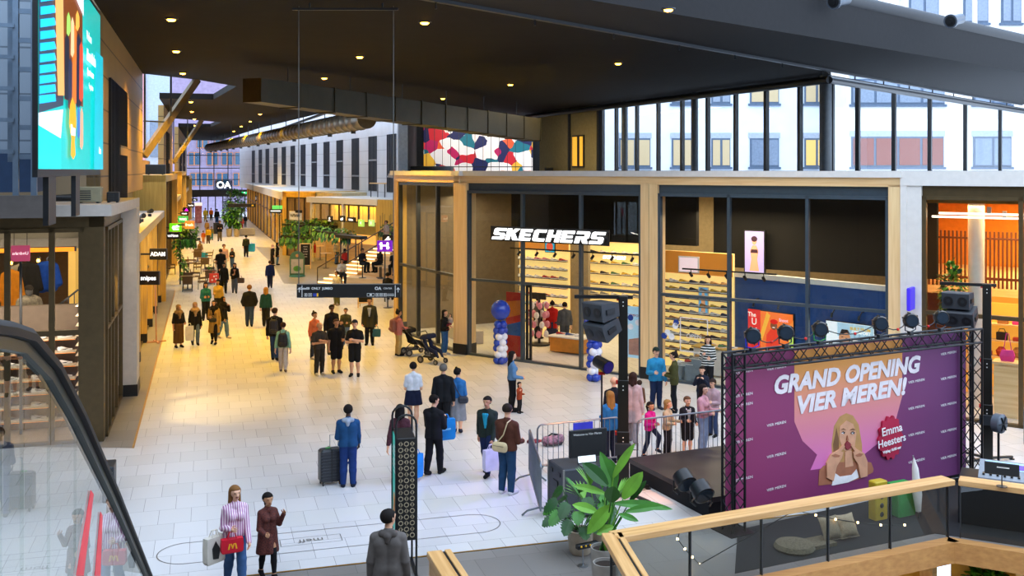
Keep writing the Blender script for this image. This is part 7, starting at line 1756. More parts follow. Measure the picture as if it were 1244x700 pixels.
# lamp on its stand by the left tower
Yl = 21.9; xl_ = (731 - CX) / FPX * Yl
t = thing('lamp_stand', 'thin black stand carrying a coloured stage lamp left of the tower', 'stand', (xl_, Yl, 0))
zt3 = P(731, 455, Yl)[2]
m = MB(); m.tube([(0, 0, .3), (0, 0, zt3)], .02, 8); m.build('pole', BLACK, t)
for a in (90, 210, 330):
 m = MB(); c, s = cos(radians(a)), sin(radians(a)); m.tube([(0, 0, .55), (c * .42, s * .42, .015)], .013, 6); m.tube([(0, 0, .25), (c * .22, s * .22, .27)], .01, 6); m.build('leg', BLACK, t)
t = thing('stage_light', 'black stage lamp with blue, red and yellow fittings on the thin stand', 'stage light', (xl_, Yl, zt3))
m = MB(); m.box(-.07, .07, -.06, .06, 0, .06); m.build('base', mat('plug_red'), t)
m = MB(); m.tube([(.1, .05, .05), (.18, .0, .2)], .02, 6); m.build('bracket', mat('bracket_blue', '#2448c8'), t)
d = Vector((.5, -.75, -.2)).normalized(); c = Vector((.02, 0, .22))
m = MB(); m.tube([c - d * .24, c - d * .2, c + d * .1, c + d * .2], [.08, .13, .14, .15], 18); m.build('lamp_head', mat('drum_black'), t, smooth=True)
m = MB(); m.tube([c + d * .2, c + d * .21], [.13, .13], 16); m.build('lens', mat('lens_violet', '#3a2f7a', rough=.15), t)
m = MB(); m.box(-.08, .0, -.12, -.06, .08, .13); m.build('clip', mat('sign_yellow'), t)
lamp('stage_blue', 'SPOT', 1500, (.25, .2, 1.0), (xl_, Yl, zt3 + .3), (radians(58), 0, radians(-78)), size=.1, spot=1.4)
lamp('stage_blue', 'SPOT', 550, (.3, .15, 1.0), (xl_ - .1, Yl, zt3 + .3), (radians(52), 0, radians(105)), size=.1, spot=1.3)
lamp('stage_orange', 'SPOT', 700, (1, .35, .1), TW(.6, .5, TH - .1), (radians(50), 0, TA), size=.1, spot=1.1)
# crowd barriers
BARM = mat('barrier_steel', '#7f868e', rough=.35, metal=.8)
def barrier(label, a, b, m_=BARM, sign=False, hgt=1.08):
 L = math.hypot(b[0] - a[0], b[1] - a[1]); rz = math.atan2(b[1] - a[1], b[0] - a[0])
 t = thing('crowd_barrier', label, 'barrier', (*a[:2], 0), rz, 'steel crowd barriers round the stage')
 r = .12; pts = [(0, 0, .18), (0, 0, hgt - r)] + [(r - r * cos(k * pi / 8), 0, hgt - r + r * sin(k * pi / 8)) for k in range(1, 5)] + [(L - r + r * sin(k * pi / 8), 0, hgt - r + r * cos(k * pi / 8)) for k in range(0, 5)] + [(L, 0, .18), (0, 0, .18)]
 m = MB(); m.tube(pts, .021, 8); m.build('frame', m_, t, smooth=True)
 n_ = int(L / .125)
 for k in range(1, n_):
  m = MB(); m.tube([(k * L / n_, 0, .18), (k * L / n_, 0, hgt)], .008, 6); m.build('bar', m_, t)
 for x in (.25, L - .25):
  m = MB(); m.tube([(x, -.34, .015), (x, -.24, .10), (x, 0, .16), (x, .24, .10), (x, .34, .015)], .02, 8); m.build('foot', m_, t)
 if sign:
  m = MB(); m.box(L * .42, L * .66, -.03, -.024, hgt - .28, hgt - .03); m.build('plate', mat('sign_violet_blue', '#2a3ac0', rough=.4), t)
barrier('crowd barrier seen nearly end-on left of the flight case', (.55, 19.55), (.38, 22.2))
barrier('crowd barrier with a blue plate behind the flight case', (.56, 22.5), (2.45, 23.25), sign=True)
barrier('crowd barrier in front of the children, right of the tower', (2.82, 22.98), (5.04, 23.98))
barrier('crowd barrier mostly hidden behind the left end of the banner', (5.14, 24.05), (7.2, 24.98))
barrier('crowd barrier at the right edge behind the mixing desk', (12.2, 24.3), (14.5, 23.2))
# flight case and monitor
x, y, _ = G(707, 622); RZ = STREET + .05
t = thing('flight_case', 'tall dark grey flight case behind the leafy plants', 'case', (x, y, 0), RZ)
m = MB(); m.cbox(-.55, .5, -.4, .4, .06, .98, .02); m.build('box', mat('case_grey', '#3c3e44', rough=.5), t)
for a in (-.55, .5):
 for b in (-.4, .4):
  m = MB(); m.box(a - .015, a + .015, b - .015, b + .015, .06, .98); m.build('corner_edge', mat('grey_trim'), t); m = MB(); m.ball((a * .85, b * .8, .04), .04, 8, 6); m.build('castor', BLACK, t)
m = MB(); m.box(-.57, -.55, -.12, .12, .55, .68); m.box(-.57, -.55, -.25, -.15, .8, .87); m.box(-.57, -.55, .15, .25, .8, .87); m.build('handle', BLACK, t)
t = thing('monitor', 'black monitor with a white welcome line standing on the flight case', 'screen', (x + .12, y - .1, .985), RZ)
m = MB(); m.cbox(-.40, .40, 0, .05, .12, .66, .012); m.build('screen', mat('screen_dark', '#1c1a1e', rough=.3), t); m = MB(); m.box(-.37, .37, -.003, 0, .15, .63); m.build('display', mat('display_black', '#120f12', rough=.25), t)
text('lettering', 'Welcome to Vier Meren', .06, SIGNW, t, (-.02, -.006, .57), ext=.001)
m = MB(); m.box(-.04, .04, .02, .06, 0, .14); m.box(-.16, .16, -.06, .1, 0, .012); m.build('stand', BLACK, t)
t = thing('laptop', 'open laptop with a bright screen in front of the dark monitor', 'laptop', (x + .16, y - .33, .985), RZ)
m = MB(); m.cbox(-.2, .2, -.02, .2, 0, .015, .004); m.build('keyboard_base', DARK, t); m = MB(); m.loft([[(-.2, .2, .01), (.2, .2, .01), (.2, .21, .01), (-.2, .21, .01)], [(-.2, .25, .24), (.2, .25, .24), (.2, .26, .24), (-.2, .26, .24)]]); o = m.build('lid', DARK, t)
m = MB(); m.quad((-.185, .203, .03), (.185, .203, .03), (.185, .246, .23), (-.185, .246, .23)); m.build('display', glow('laptop_white', '#dfe9ea', .8), t)
# ---- plants -------------------------------------------------------------------------
rp_ = random.Random(11)
x, y, _ = G(705, 672)
t = thing('potted_monstera', 'dark green split-leaf plant in a round beige pot', 'plant', (x, y, 0), 0)
pot(t, .225, .42)
for k in range(24):
 a = k * 2.4; el = .25 + .9 * (k / 24); r0 = .05
 st = Vector((cos(a) * cos(el), sin(a) * cos(el), sin(el))); Ls = .28 + .30 * (k / 24) + rp_.random() * .12
 b0 = Vector((cos(a) * r0, sin(a) * r0, .40)); e = b0 + st * Ls + Vector((0, 0, .08))
 m = MB(); m.tube([b0, b0 + st * Ls * .5 + Vector((0, 0, .05)), e], .007, 5)
 dd = Vector((st.x, st.y, -.35 + .3 * rp_.random()))
 notch = lambda f: (sin(pi * min(1, f * .9 + .1)) ** .6) * (1 - .32 * (int(f * 14) % 2 == 1))
 leaf(m, e, dd, .27, .135, .35, .1, 14, shape=notch, nv=(.2 * cos(k), -.7, .8)); m.build('leaf', GREEN[0] if k % 3 else GREEN[1], t)
x, y, _ = G(738, 700, 0); x, y = (733 - CX) / FPX * 16.75, 16.75
t = thing('potted_strelitzia', 'tall plant with broad paddle leaves in a grey pot behind the oak rail', 'plant', (x, y, 0), 0)
pot(t, .21, .52, mat('pot_grey', '#98928a', rough=.7))
# (tip pixel u, v, leaf length, half width, colour, depth offset)
for k, (ub, vb, ut, vt, wd, c, dy) in enumerate(((745, 580, 767, 541, .075, 2, .1), (747, 612, 806, 612, .085, 1, 0), (757, 606, 777, 575, .12, 2, .05), (742, 615, 718, 640, .13, 2, -.25), (748, 600, 732, 552, .12, 1, .1), (738, 590, 712, 563, .13, 0, -.1),
            (760, 622, 800, 612, .07, 1, -.1), (735, 600, 702, 588, .07, 2, -.1), (748, 590, 742, 560, .10, 1, .3), (742, 610, 745, 592, .14, 0, -.35), (725, 622, 700, 612, .09, 2, -.2), (752, 625, 772, 630, .06, 1, -.2), (745, 640, 728, 646, .08, 2, -.3), (765, 610, 782, 585, .06, 0, .2))):
 Yp = y + dy; b = Vector(P(ub, vb, Yp)) - Vector((x, y, 0)); e = Vector(P(ut, vt, Yp)) - Vector((x, y, 0)); d = e - b
 m = MB(); m.tube([(rp_.uniform(-.06, .06), rp_.uniform(-.06, .06), .46), (b.x * .5, b.y * .5, (b.z + .46) / 2 + .03), b], [.016, .013, .009], 6)
 leaf(m, b, d, d.length * 1.2, wd * .92, .10, .2, 9, nv=(.1, -1, .7)); m.build('leaf', GREEN[c], t)
x, y, _ = G(716, 660); x, y = (712 - CX) / FPX * 17.9, 17.9
t = thing('potted_palm', 'spiky fan palm with narrow upright leaves behind the monstera', 'plant', (x + .25, y + .25, 0), 0)
pot(t, .2, .4, POTM)
for k in range(7):
 a = k * .9 + .3; el = .95 + .35 * sin(k * 2.1); st = Vector((cos(a) * cos(el), sin(a) * cos(el) * .7, sin(el))); e = Vector((0, 0, .4)) + st * (.55 + .2 * rp_.random())
 m = MB(); m.tube([(0, 0, .36), e], .008, 5)
 for q in range(9):
  sp_ = (q - 4) * .17; sd = st.cross(Vector((0, 0, 1))).normalized(); dd = st * cos(sp_) + sd * sin(sp_); leaf(m, e, dd, .48, .018, .15, .2, 4)
 m.build('leaf', GREEN[1] if k % 2 else GREEN[2], t)
x, y = (730 - CX) / FPX * 16.2, 16.2
t = thing('plant_pot', 'empty round grey planter in front of the paddle-leaf plant', 'pot', (x + .07, y - .05, 0), 0); pot(t, .2, .5, mat('pot_grey'))
x, y, _ = G(708, 688); t = thing('floor_light', 'low black light bar with yellow lamps on a round foot', 'lamp', (x, y, 0), .5)
m = MB(); m.lathe([(.09, 0), (.09, .015), (.012, .025), (.012, .30)], n=14); m.build('stand', CHROME, t); m = MB(); m.cbox(-.12, .3, -.05, .05, .30, .38, .01); m.build('bar', BLACK, t)
for k in range(4):
 m = MB(); m.ball((-.06 + k * .09, -.05, .35), .018, 8, 6); m.build('lamp', mat('sign_yellow'), t)
# ---- oak balustrades round the opening -------------------------------------------------
OAKX = wood('oak_rail', '#dcae74', '#c08e52', 'x'); SLOT = BLACK
def rail(label, a, b, zt=1.1, w_=.32, boards=1, glassy=True, posts=True, h_=.10, nm='balustrade'):
 L = math.hypot(b[0] - a[0], b[1] - a[1]); rz = math.atan2(b[1] - a[1], b[0] - a[0])
 t = thing(nm, label, 'balustrade', (*a[:2], 0), rz)
 if boards == 1:
  m = MB(); m.cbox(0, L, -w_ / 2, w_ / 2, zt - h_, zt, .008); m.build('handrail', OAKX, t)
 else:
  for y0, y1 in ((-w_ / 2, -w_ / 2 + w_ * .62), (w_ / 2 - w_ * .26, w_ / 2)):
   m = MB(); m.cbox(0, L, y0, y1, zt - h_, zt, .008); m.build('handrail_board', OAKX, t)
  m = MB(); m.box(0.02, L - .02, -w_ / 2 + w_ * .62, w_ / 2 - w_ * .26, zt - h_, zt - .02); m.build('slot_filler', BLACK, t)
 if glassy:
  n_ = max(1, int(round(L / 1.35)))
  for k in range(n_):
   m = MB(); m.box(k * L / n_ + .012, (k + 1) * L / n_ - .012, -.012, .012, .03, zt - h_); m.build('glass_panel', GLASSR, t)
  for k in range(n_ + 1):
   x_ = min(max(k * L / n_, .02), L - .02); m = MB(); m.box(x_ - .01, x_ + .01, -.03, .03, .02, zt - h_); m.build('post', DARK, t)
 return t
rail('long oak-topped glass balustrade in front of the banner', C0, C1)
rail('short oak-topped glass balustrade turning right after the corner', (C1[0] + .19, C1[1] - .02), C2)
rail('oak double-board balustrade running towards the viewer from the corner', (C0[0] - .02, C0[1] + .08), C3, boards=2)
rail('oak bench-like balustrade end standing alone left of the opening', (-1.08, 15.05), (-.32, 12.6), boards=2, glassy=False, w_=.36)
t = bpy.data.objects['balustrade.003']
m = MB(); m.box(.06, 2.4, -.16, -.11, 0, 1.0); m.build('side_panel', OAKX, t); m = MB(); m.box(.06, 2.4, .10, .15, 0, 1.0); m.build('side_panel', OAKX, t)
# string lights, cushions and lounge things behind the glass
t = thing('string_light', 'string of small warm bulbs behind the glass balustrade', 'string light', (0, 0, 0))
bl_ = [(826, 645), (823, 655), (832, 667), (841, 677), (850, 686), (966, 620), (991, 626), (1015, 631), (1042, 635), (1070, 638), (1099, 638)]
pts = [P(u, v, 17.2 + (u - 820) * .0062) for u, v in bl_]
m = MB(); m.tube(pts, .008, 6); m.build('wire', BLACK, t)
for p in pts:
 m = MB(); m.ball(p, .022, 8, 6); m.build('bulb', glow('bulb_warm', '#ffd08a', 14.0), t)
def cushion(label, u, v, c, rz=.4, lean=.5, w_=.42):
 x, y, _ = G(u, v); t = thing('cushion', label, 'cushion', (x, y, 0), 0); t.rotation_euler = (0, 0, rz)
 t.rotation_euler = (radians(62), 0, rz); t.location.z = .06; n = 10; m = MB(); vs = []; fs = []
 for sd in (-1, 1):
  for i in range(n + 1):
   for j in range(n + 1):
    a, b = i / n * 2 - 1, j / n * 2 - 1; pin = 1 - .10 * (1 - a * a) * b * b - .10 * (1 - b * b) * a * a
    vs.append((a * w_ / 2 * pin, w_ / 2 + b * w_ / 2 * pin, sd * .09 * ((1 - a * a) * (1 - b * b)) ** .45))
 q = (n + 1) * (n + 1)
 for i in range(n):
  for j in range(n):
   k = i * (n + 1) + j; fs += [(k, k + 1, k + n + 2, k + n + 1), (q + k, q + k + n + 1, q + k + n + 2, q + k + 1)]
 m.add(vs, fs); m.build('cover', mat('cushion_' + c.strip('#'), c, rough=.9, scale=40, var=.2), t, smooth=True)
 m = MB(); m.tube([(-w_ / 2, 0, 0), (w_ / 2, 0, 0)], .008, 6); m.build('piping', mat('cushion_' + c.strip('#')), t)
cushion('left of two sand-coloured cushions behind the glass balustrade', 1013, 660, '#8a7a62')
cushion('right of two sand-coloured cushions behind the glass balustrade', 1033, 657, '#a08c70')
x, y, _ = G(965, 668); t = thing('floor_pad', 'low woven floor pad behind the glass balustrade', 'pad', (x, y, 0), .45)
m = MB(); m.lathe([(.001, 0), (.32, 0), (.36, .05), (.32, .12), (.15, .15), (.001, .15)], n=22); m.build('pad', mat('woven_pad', '#6b5f4a', rough=.95, scale=30, var=.3, bump=.5), t, smooth=True); m = MB(); m.box(.3, .8, -.2, .2, 0, .07); m.build('mat', mat('woven_pad'), t)
x, y, _ = G(1075, 642); t = thing('yellow_case', 'upright yellow and black case behind the glass balustrade', 'case', (x + .05, y + .5, 0), .45)
m = MB(); m.cbox(-.16, .16, -.1, .1, 0, .75, .02); m.build('body', mat('case_yellow', '#b59a1e', rough=.5), t)
for k in range(4):
 m = MB(); m.ball((0, -.1, .12 + k * .17), (.05, .02, .05), 8, 6); m.build('patch', BLACK, t)
t = thing('green_crate', 'bright green crate beside the yellow case', 'crate', (x + .6, y + .75, 0), .45)
m = MB(); m.cbox(-.22, .22, -.15, .15, 0, .6, .02); m.build('body', mat('crate_green', '#1f8a3a', rough=.5), t); m = MB(); m.box(-.23, .23, -.16, .16, .56, .62); m.build('rim', mat('crate_green'), t)
x, y, _ = G(1122, 640); t = thing('folded_parasol', 'closed white parasol leaning behind the glass balustrade', 'parasol', (x + .1, y + .5, 0), 0, None)
m = MB(); m.tube([(0, 0, .12), (-.02, 0, .45), (-.06, 0, .95), (-.09, 0, 1.15)], [.05, .09, .06, .015], 12); m.build('canopy', WHITE, t, smooth=True); m = MB(); m.tube([(.01, 0, 0), (-.1, 0, 1.2)], .014, 8); m.build('pole', CHROME, t)
# mixing desk at right
x, y = (1236 - CX) / FPX * 19.3, 19.3
t = thing('mixing_table', 'table covered with black cloth at the right edge', 'table', (x, y, 0), B2)
m = MB(); m.cbox(-1.0, 1.5, -.45, .45, .78, .84, .01); m.build('table_top', BLACK, t); m = MB(); m.cbox(-1.0, 1.5, -.46, .46, .0, .78, .02); m.build('cloth', mat('stage_skirt'), t)
t = thing('mixing_desk', 'grey mixing desk with a lit colour display on the black table', 'mixer', (x - .12, y, .845), B2)
m = MB(); m.loft([[(-.55, -.35, 0), (.75, -.35, 0), (.75, .3, 0), (-.55, .3, 0)], [(-.55, -.33, .07), (.75, -.33, .07), (.75, .3, .26), (-.55, .3, .26)]]); m.build('housing', mat('mixer_grey', '#7d848c', rough=.4), t)
m = MB(); m.quad((-.45, .0, .175), (.3, .0, .175), (.3, .26, .252), (-.45, .26, .252)); m.build('display', glow('mixer_screen', '#8fb4d6', .7), t)
for k in range(5):
 m = MB(); m.quad((-.42 + k * .14, .03, .188), (-.33 + k * .14, .03, .188), (-.33 + k * .14, .2, .238), (-.42 + k * .14, .2, .238)); m.build('meter', glow(('mixer_violet', 'mixer_blue', 'mixer_green', 'mixer_blue', 'mixer_violet')[k], ('#5a3ad0', '#3a7ad0', '#3ad05a', '#3a7ad0', '#5a3ad0')[k], .7), t)
for k in range(10):
 m = MB(); m.box(-.48 + k * .12, -.44 + k * .12, -.25, -.05, .1, .13); m.build('fader', BLACK, t)
x, y, _ = G(1209, 571, 1.1); x, y = (1209 - CX) / FPX * 18.3, 18.3
t = thing('desk_sign', 'small black board on a round foot standing on the oak rail', 'sign', (x, y - .25, 1.105), B2)
m = MB(); m.lathe([(.09, 0), (.09, .012), (.01, .02), (.01, .2)], n=14); m.build('foot', BLACK, t); m = MB(); m.cbox(-.28, .28, -.012, .012, .2, .42, .01); m.build('board', BLACK, t); m = MB(); m.box(-.08, .12, -.016, -.012, .33, .35); m.build('print', WHITE, t)
x, y = (1216 - CX) / FPX * 21.0, 21.0
t = thing('fan_light', 'round grey fan-shaped lamp beside the mixing desk', 'lamp', (x - .05, y, 0), .6)
m = MB(); m.tube([(0, 0, 0), (0, 0, 1.35)], .025, 8); m.lathe([(.25, 0), (.25, .02), (.03, .04)], n=12); m.build('stand', BLACK, t); m = MB(); m.tube([(0, .1, 1.5), (0, .06, 1.5), (0, -.08, 1.5), (0, -.1, 1.5)], [.12, .2, .2, .17], 18); m.build('housing', mat('grey_housing'), t, smooth=True)
for k in range(6):
 a = k * pi / 3; m = MB(); m.beam((0, -.105, 1.5), (.16 * cos(a), -.105, 1.5 + .16 * sin(a)), .05, .01); m.build('blade', BLACK, t)
# lower level greenery and screen
rb_ = random.Random(5)
for j, (xo, wid, org, ang, lab) in enumerate(((4.25, .6, C0, BA, 'leafy green planter in the lower level bay left of the ribbed curtain'), (.65, .42, C1, B2, 'leafy green planter in the lower level bay by the corner post'))):
 o = (org[0] + cos(ang) * xo - sin(ang) * .3, org[1] + sin(ang) * xo + cos(ang) * .3)
 t = thing('wall_planter', lab, 'plant', (*o, -1.75), ang)
 m = MB(); m.cbox(-wid, wid, -.08, .14, -.18, .06, .01); m.build('trough', WOODX, t)
 m = MB(); bush(m, (0, -.04, .7), (wid * .95, .2, .62), 420, .22, rb_); o_ = m.build('foliage', GREEN, t); o_['kind'] = 'stuff'
x, y = (992 - CX) / FPX * 17.0, 17.0
t = thing('lit_board', 'bright white lit board in the lower level at the bottom edge', 'screen', (C0[0] + cos(BA) * 1.0 - sin(BA) * .2, C0[1] + sin(BA) * 1.0 + cos(BA) * .2, -2.2), BA)
m = MB(); m.box(-.05, 1.72, 0, .08, 0, 1.52); m.build('frame', DARK, t); m = MB(); m.box(0, 1.67, -.006, 0, .04, 1.47); m.build('display', glow('board_white', '#eef1f4', 1.0), t); text('lettering', 'menu', .12, BLACK, t, (1.42, -.012, 1.32), ext=.001)
x1_, y1_ = C1[0] + .12, C1[1] - .35
t = thing('tilted_screen', 'narrow black and green screen standing by the lower corner', 'screen', (x1_, y1_ - .1, -2.3), .9)
m = MB(); m.cbox(-.18, .18, -.03, .03, 0, 1.75, .01); m.build('frame', BLACK, t); m = MB(); m.box(-.15, .15, -.036, -.03, .1, 1.7); m.build('display', glow('green_display', '#3fae5a', .6), t)
# tall black sign stand with teal face and ornamental panel
x, y = (491 - CX) / FPX * 17.1, 17.1
t = thing('totem_sign', 'tall black sign stand with a teal face and a patterned panel', 'sign', (x, y, 0), radians(12))
w2_, d2_ = .155, .36; z0, z1 = .62, 2.30
TEAL = glow('teal_face', '#18a89a', .35)
m = MB(); m.cbox(-w2_, w2_, -d2_, d2_, z0, z1, .008); m.build('box', BLACK, t)
m = MB(); m.box(-w2_ - .008, -w2_, -d2_ + .03, d2_ - .03, z0 + .04, z1 - .04); m.build('teal_face', TEAL, t)
for k in range(7): 
 m = MB(); zz_ = z1 - .22 - k * .07; m.box(-w2_ - .012, -w2_ - .008, -d2_ + .12, d2_ - (.12 if k % 3 else .3), zz_, zz_ + .022); m.build('text_line', SIGNW, t)
m = MB()
for cx_2, cz_2, r_2, in ((.02, z0 + .55, .14), (-.06, z0 + .42, .11), (.08, z0 + .36, .12)): m.loft([[(-w2_ - .013, cx_2 + r_2 * cos(a), cz_2 + r_2 * sin(a)) for a in [k * pi / 8 for k in range(16)]], [(-w2_ - .008, cx_2 + r_2 * cos(a), cz_2 + r_2 * sin(a)) for a in [k * pi / 8 for k in range(16)]]])
m.build('fruit_print', mat('print_peach', '#e0924a'), t)
# ornamental lattice of rings and leaves on the narrow front
m = MB(); rg = MB()
for k in range(16):
 for j in range(3):
  cx2, cz2 = -.095 + j * .095, z0 + .09 + k * .1
  if (k + j) % 2 == 0:
   rg.loft([[(cx2 + r_ * cos(a), y_, cz2 + r_ * sin(a)) for a in [q * pi / 6 for q in range(12)]] for r_, y_ in ((.042, -d2_ - .002), (.042, -d2_ - .008), (.028, -d2_ - .008), (.028, -d2_ - .002))], caps=False)
  else:
   for s in (-1, 1): rg.plate([(cx2 + s * .003, cz2 - .042), (cx2 + s * .038, cz2), (cx2 + s * .003, cz2 + .042), (cx2 + s * .014, cz2)], -d2_ - .008, -d2_)
rg.build('ornament', mat('ornament_sand', '#a89a80', rough=.5), t)
for s in (-1, 1):
 yy = s * (d2_ - .03); m = MB(); pts = [(-w2_ - .012, yy, 0.02), (-w2_ - .012, yy, z1 + .22)] + [(-w2_ - .012 + (w2_ + .012) * (1 - cos(a)), yy, z1 + .22 + .16 * sin(a)) for a in [q * pi / 8 for q in range(1, 8)]] + [(w2_ + .012, yy, z1 + .22), (w2_ + .012, yy, .02)]
 m.tube(pts, .018, 8); m.build('tube_frame', BLACK, t, smooth=True)
for s in (-1, 1):
 m = MB(); m.beam((s * (w2_ + .012), -d2_ - .12, .02), (s * (w2_ + .012), d2_ + .12, .02), .05, .03); m.build('foot', BLACK, t)
# ================================================================== STREET FURNITURE AND SIGNS
def blade(label, u0, u1, v0, v1, bgc, body=None, fg='#ffffff', e=.5, tt=-2.1, size=None, bold=.006, emblem=None, panel_emit=None):
 s = s_at(u0, tt); x, y = U(s, tt); Y = y
 w_ = (u1 - u0) / FPX * Y; h_ = (v1 - v0) / FPX * Y; z = H - (v1 - HY) / FPX * Y
 t = thing('blade_sign', label, 'sign', (x, y, z), 0, 'blade signs along the left shop fronts')
 m = MB(); m.cbox(.0, w_, -.06, .06, 0, h_, .012); m.build('panel', glow('blade_' + bgc[1:], bgc, panel_emit) if panel_emit else mat('blade_' + bgc[1:], bgc, rough=.45), t)
 m = MB(); m.box(-.35, .0, -.03, .03, h_ * .42, h_ * .58); m.build('bracket', BLACK, t)
 if body:
  o = text('lettering', body, size or h_ * .5, glow('fg_' + fg[1:], fg, 1.2), t, (w_ / 2, -.064, h_ * .5), ext=.002, bold=bold)
  bpy.context.view_layer.update(); d = o.dimensions
  if d.x > w_ * .86: k = w_ * .86 / d.x; o.scale = (k, 1, 1)
 if emblem:
  m = MB()
  for pts in emblem: m.plate([(a * w_, b * h_) for a, b in pts], -.066, -.06)
  m.build('emblem', glow('fg_' + fg[1:], fg, 1.2), t)
 return t
blade('black blade sign with white capitals ADAM on the left shops', 182, 203, 302, 315.5, '#1a1816', 'ADAM')
blade('brown-black blade sign reading snipes, nearest on the left', 168, 194, 329.5, 346, '#2b211b', 'snipes', size=.2, bold=.004)
blade('bright green blade sign with a white leaf-like mark', 206, 220.5, 271.5, 281.5, '#6fd216', None, panel_emit=.8, emblem=[[(.3, .2), (.8, .2), (.8, .38), (.3, .38)], [(.2, .4), (.5, .35), (.55, .75), (.3, .7)], [(.55, .5), (.85, .55), (.8, .85), (.6, .8)]])
blade('black blade sign with white script below the bright green sign', 203, 218, 282, 290.5, '#1d1712', 'vanHaren', size=.22)
blade('pale green blade sign further up the left shops', 216.5, 228.5, 262.5, 270.5, '#35b25a', 'WIKI', panel_emit=.6)
blade('dark brown blade sign with white lettering above the pale green sign', 219.5, 229, 257, 262, '#2a1f18', 'rituals')
blade('dark blade sign with a bright magenta triangle', 222.5, 231, 252, 257.5, '#251a20', None, fg='#e81ed0', emblem=[[(.2, .2), (.8, .2), (.5, .85)]])
blade('dark brown blade sign near the far end of the left shops', 228, 236, 247, 252, '#2a1f18', 'hunke')
blade('small black blade sign, lower of the two farthest ones', 233, 240, 241, 244.6, '#15130f', 'sting')
blade('small black blade sign, upper of the two farthest ones', 233.5, 240, 236.5, 239.8, '#15130f', 'zeeman')
blade('orange banner sign hanging beside the pale green blade sign', 225, 236, 268.5, 278, '#ee8a3a', 'fresh', fg='#fbe2c4', tt=-1.0, panel_emit=.5)
# leaning pole boards by the left shop
t = thing('a_frame_pole', 'slim pinkish leaning floor stand beside the low left shop', 'stand', G(190, 416), .3)
m = MB(); m.beam((0, 0, 0.02), (-.05, .1, 2.3), .12, .05); m.build('upright', mat('stand_pinkish', '#b98a78', rough=.5), t); m = MB(); m.beam((-.35, -.1, .03), (.35, .1, .03), .08, .05); m.beam((.1, -.35, .03), (-.1, .35, .03), .08, .05); m.build('cross_foot', mat('stand_pinkish'), t)
# hanging greenery tray over the left terrace
rs_ = random.Random(21)
def hanging_green(label, a, b, zt, dz, n, size, hang=0.0, wd=.22, kind='hanging_planter'):
 L = math.hypot(b[0] - a[0], b[1] - a[1]); rz = math.atan2(b[1] - a[1], b[0] - a[0])
 t = thing(kind, label, 'planter', (a[0], a[1], zt), rz)
 m = MB(); m.cbox(0, L, -wd, wd, -.14, .04, .01); m.build('trough', BLACK, t)
 m = MB()
 for k in range(n):
  p = Vector((rs_.uniform(.05, L - .05), rs_.uniform(-wd, wd), rs_.uniform(0, dz)))
  if hang and rs_.random() < .45: p = Vector((p.x, -wd - .05 * rs_.random(), -rs_.random() ** 1.6 * hang)); d = Vector((rs_.uniform(-.5, .5), -.4, -1))
  else: d = Vector((rs_.uniform(-1, 1), rs_.uniform(-1, 1), rs_.uniform(-.4, .9)))
  leaf(m, p, d, size * (.7 + .6 * rs_.random()), size * .27, .35, .15, 3, mi=rs_.randrange(3))
 o = m.build('foliage', GREEN, t); o['kind'] = 'stuff'
 for x in (.1, L - .1):
  m = MB(); m.tube([(x, 0, .0), (x, 0, 1.2)], .012, 5); m.build('cable', DARK, t)
 return t
ga = P(218, 291, 62); gb = P(241, 291, 62)
hanging_green('long black tray of lush greenery hanging over the left terrace', ga, gb, ga[2] + .05, .62, 520, .26, .25, .4)
gv = P(219, 300, 60)
t = thing('climbing_plant', 'green climbing vine trailing down a post by the left terrace', 'plant', (gv[0], gv[1], 0))
m = MB()
for k in range(260):
 z = .3 + rs_.random() * 2.7; a = rs_.random() * 6.28; leaf(m, (cos(a) * .12 + .25 * sin(z * 2), sin(a) * .12, z), (cos(a), sin(a), -.4), .2, .06, .3, .1, 3, mi=rs_.randrange(3))
o = m.build('foliage', GREEN, t); o['kind'] = 'stuff'
m = MB(); m.tube([(0, 0, 0), (0, 0, 3.0)], .05, 8); m.build('post', DARK, t)
# terrace tables and chairs
WICK = mat('wicker_brown', '#5f4a34', rough=.8, scale=40, var=.25, bump=.4)
def chair_proto():
 t = thing('terrace_chair', 'chair', 'chair', (0, 0, -50))
 m = MB(); m.cbox(-.26, .26, -.26, .24, .40, .46, .02); m.build('seat', WICK, t)
 m = MB(); m.loft([[(-.26, .22, .44), (.26, .22, .44), (.26, .27, .44), (-.26, .27, .44)], [(-.27, .30, .86), (.27, .30, .86), (.27, .34, .86), (-.27, .34, .86)]]); m.build('backrest', WICK, t)
 for s in (-1, 1):
  m = MB(); m.loft([[(s * .26 - .02, -.24, .60), (s * .26 + .02, -.24, .60), (s * .26 + .02, -.24, .65), (s * .26 - .02, -.24, .65)], [(s * .26 - .02, .27, .62), (s * .26 + .02, .27, .62), (s * .26 + .02, .27, .67), (s * .26 - .02, .27, .67)]]); m.build('armrest', WICK, t)
  for y in (-.22, .22):
   m = MB(); m.tube([(s * .24, y, .62 if y < 0 else .44), (s * .25, y * 1.08, 0)], .018, 6); m.build('leg', DARK, t)
 return t
def table_proto():
 t = thing('terrace_table', 'table', 'table', (0, 0, -50))
 m = MB(); m.cbox(-.40, .40, -.40, .40, .72, .76, .012); m.build('table_top', mat('table_brown', '#6b543a', rough=.45), t)
 m = MB(); m.tube([(0, 0, .03), (0, 0, .72)], .035, 8); m.build('column', DARK, t)
 m = MB(); m.lathe([(.26, 0), (.26, .02), (.04, .04)], n=14); m.build('base', DARK, t); return t
tp, cp = table_proto(), chair_proto()
tabs = [(228, 352, 'nearest of the left terrace'), (255, 344, 'nearest to the walkway'), (224, 333, 'second from the front by the wall'), (249, 327, 'in the middle of the left terrace'), (240, 318, 'at the back of the left terrace')]
first_t, first_c = True, True
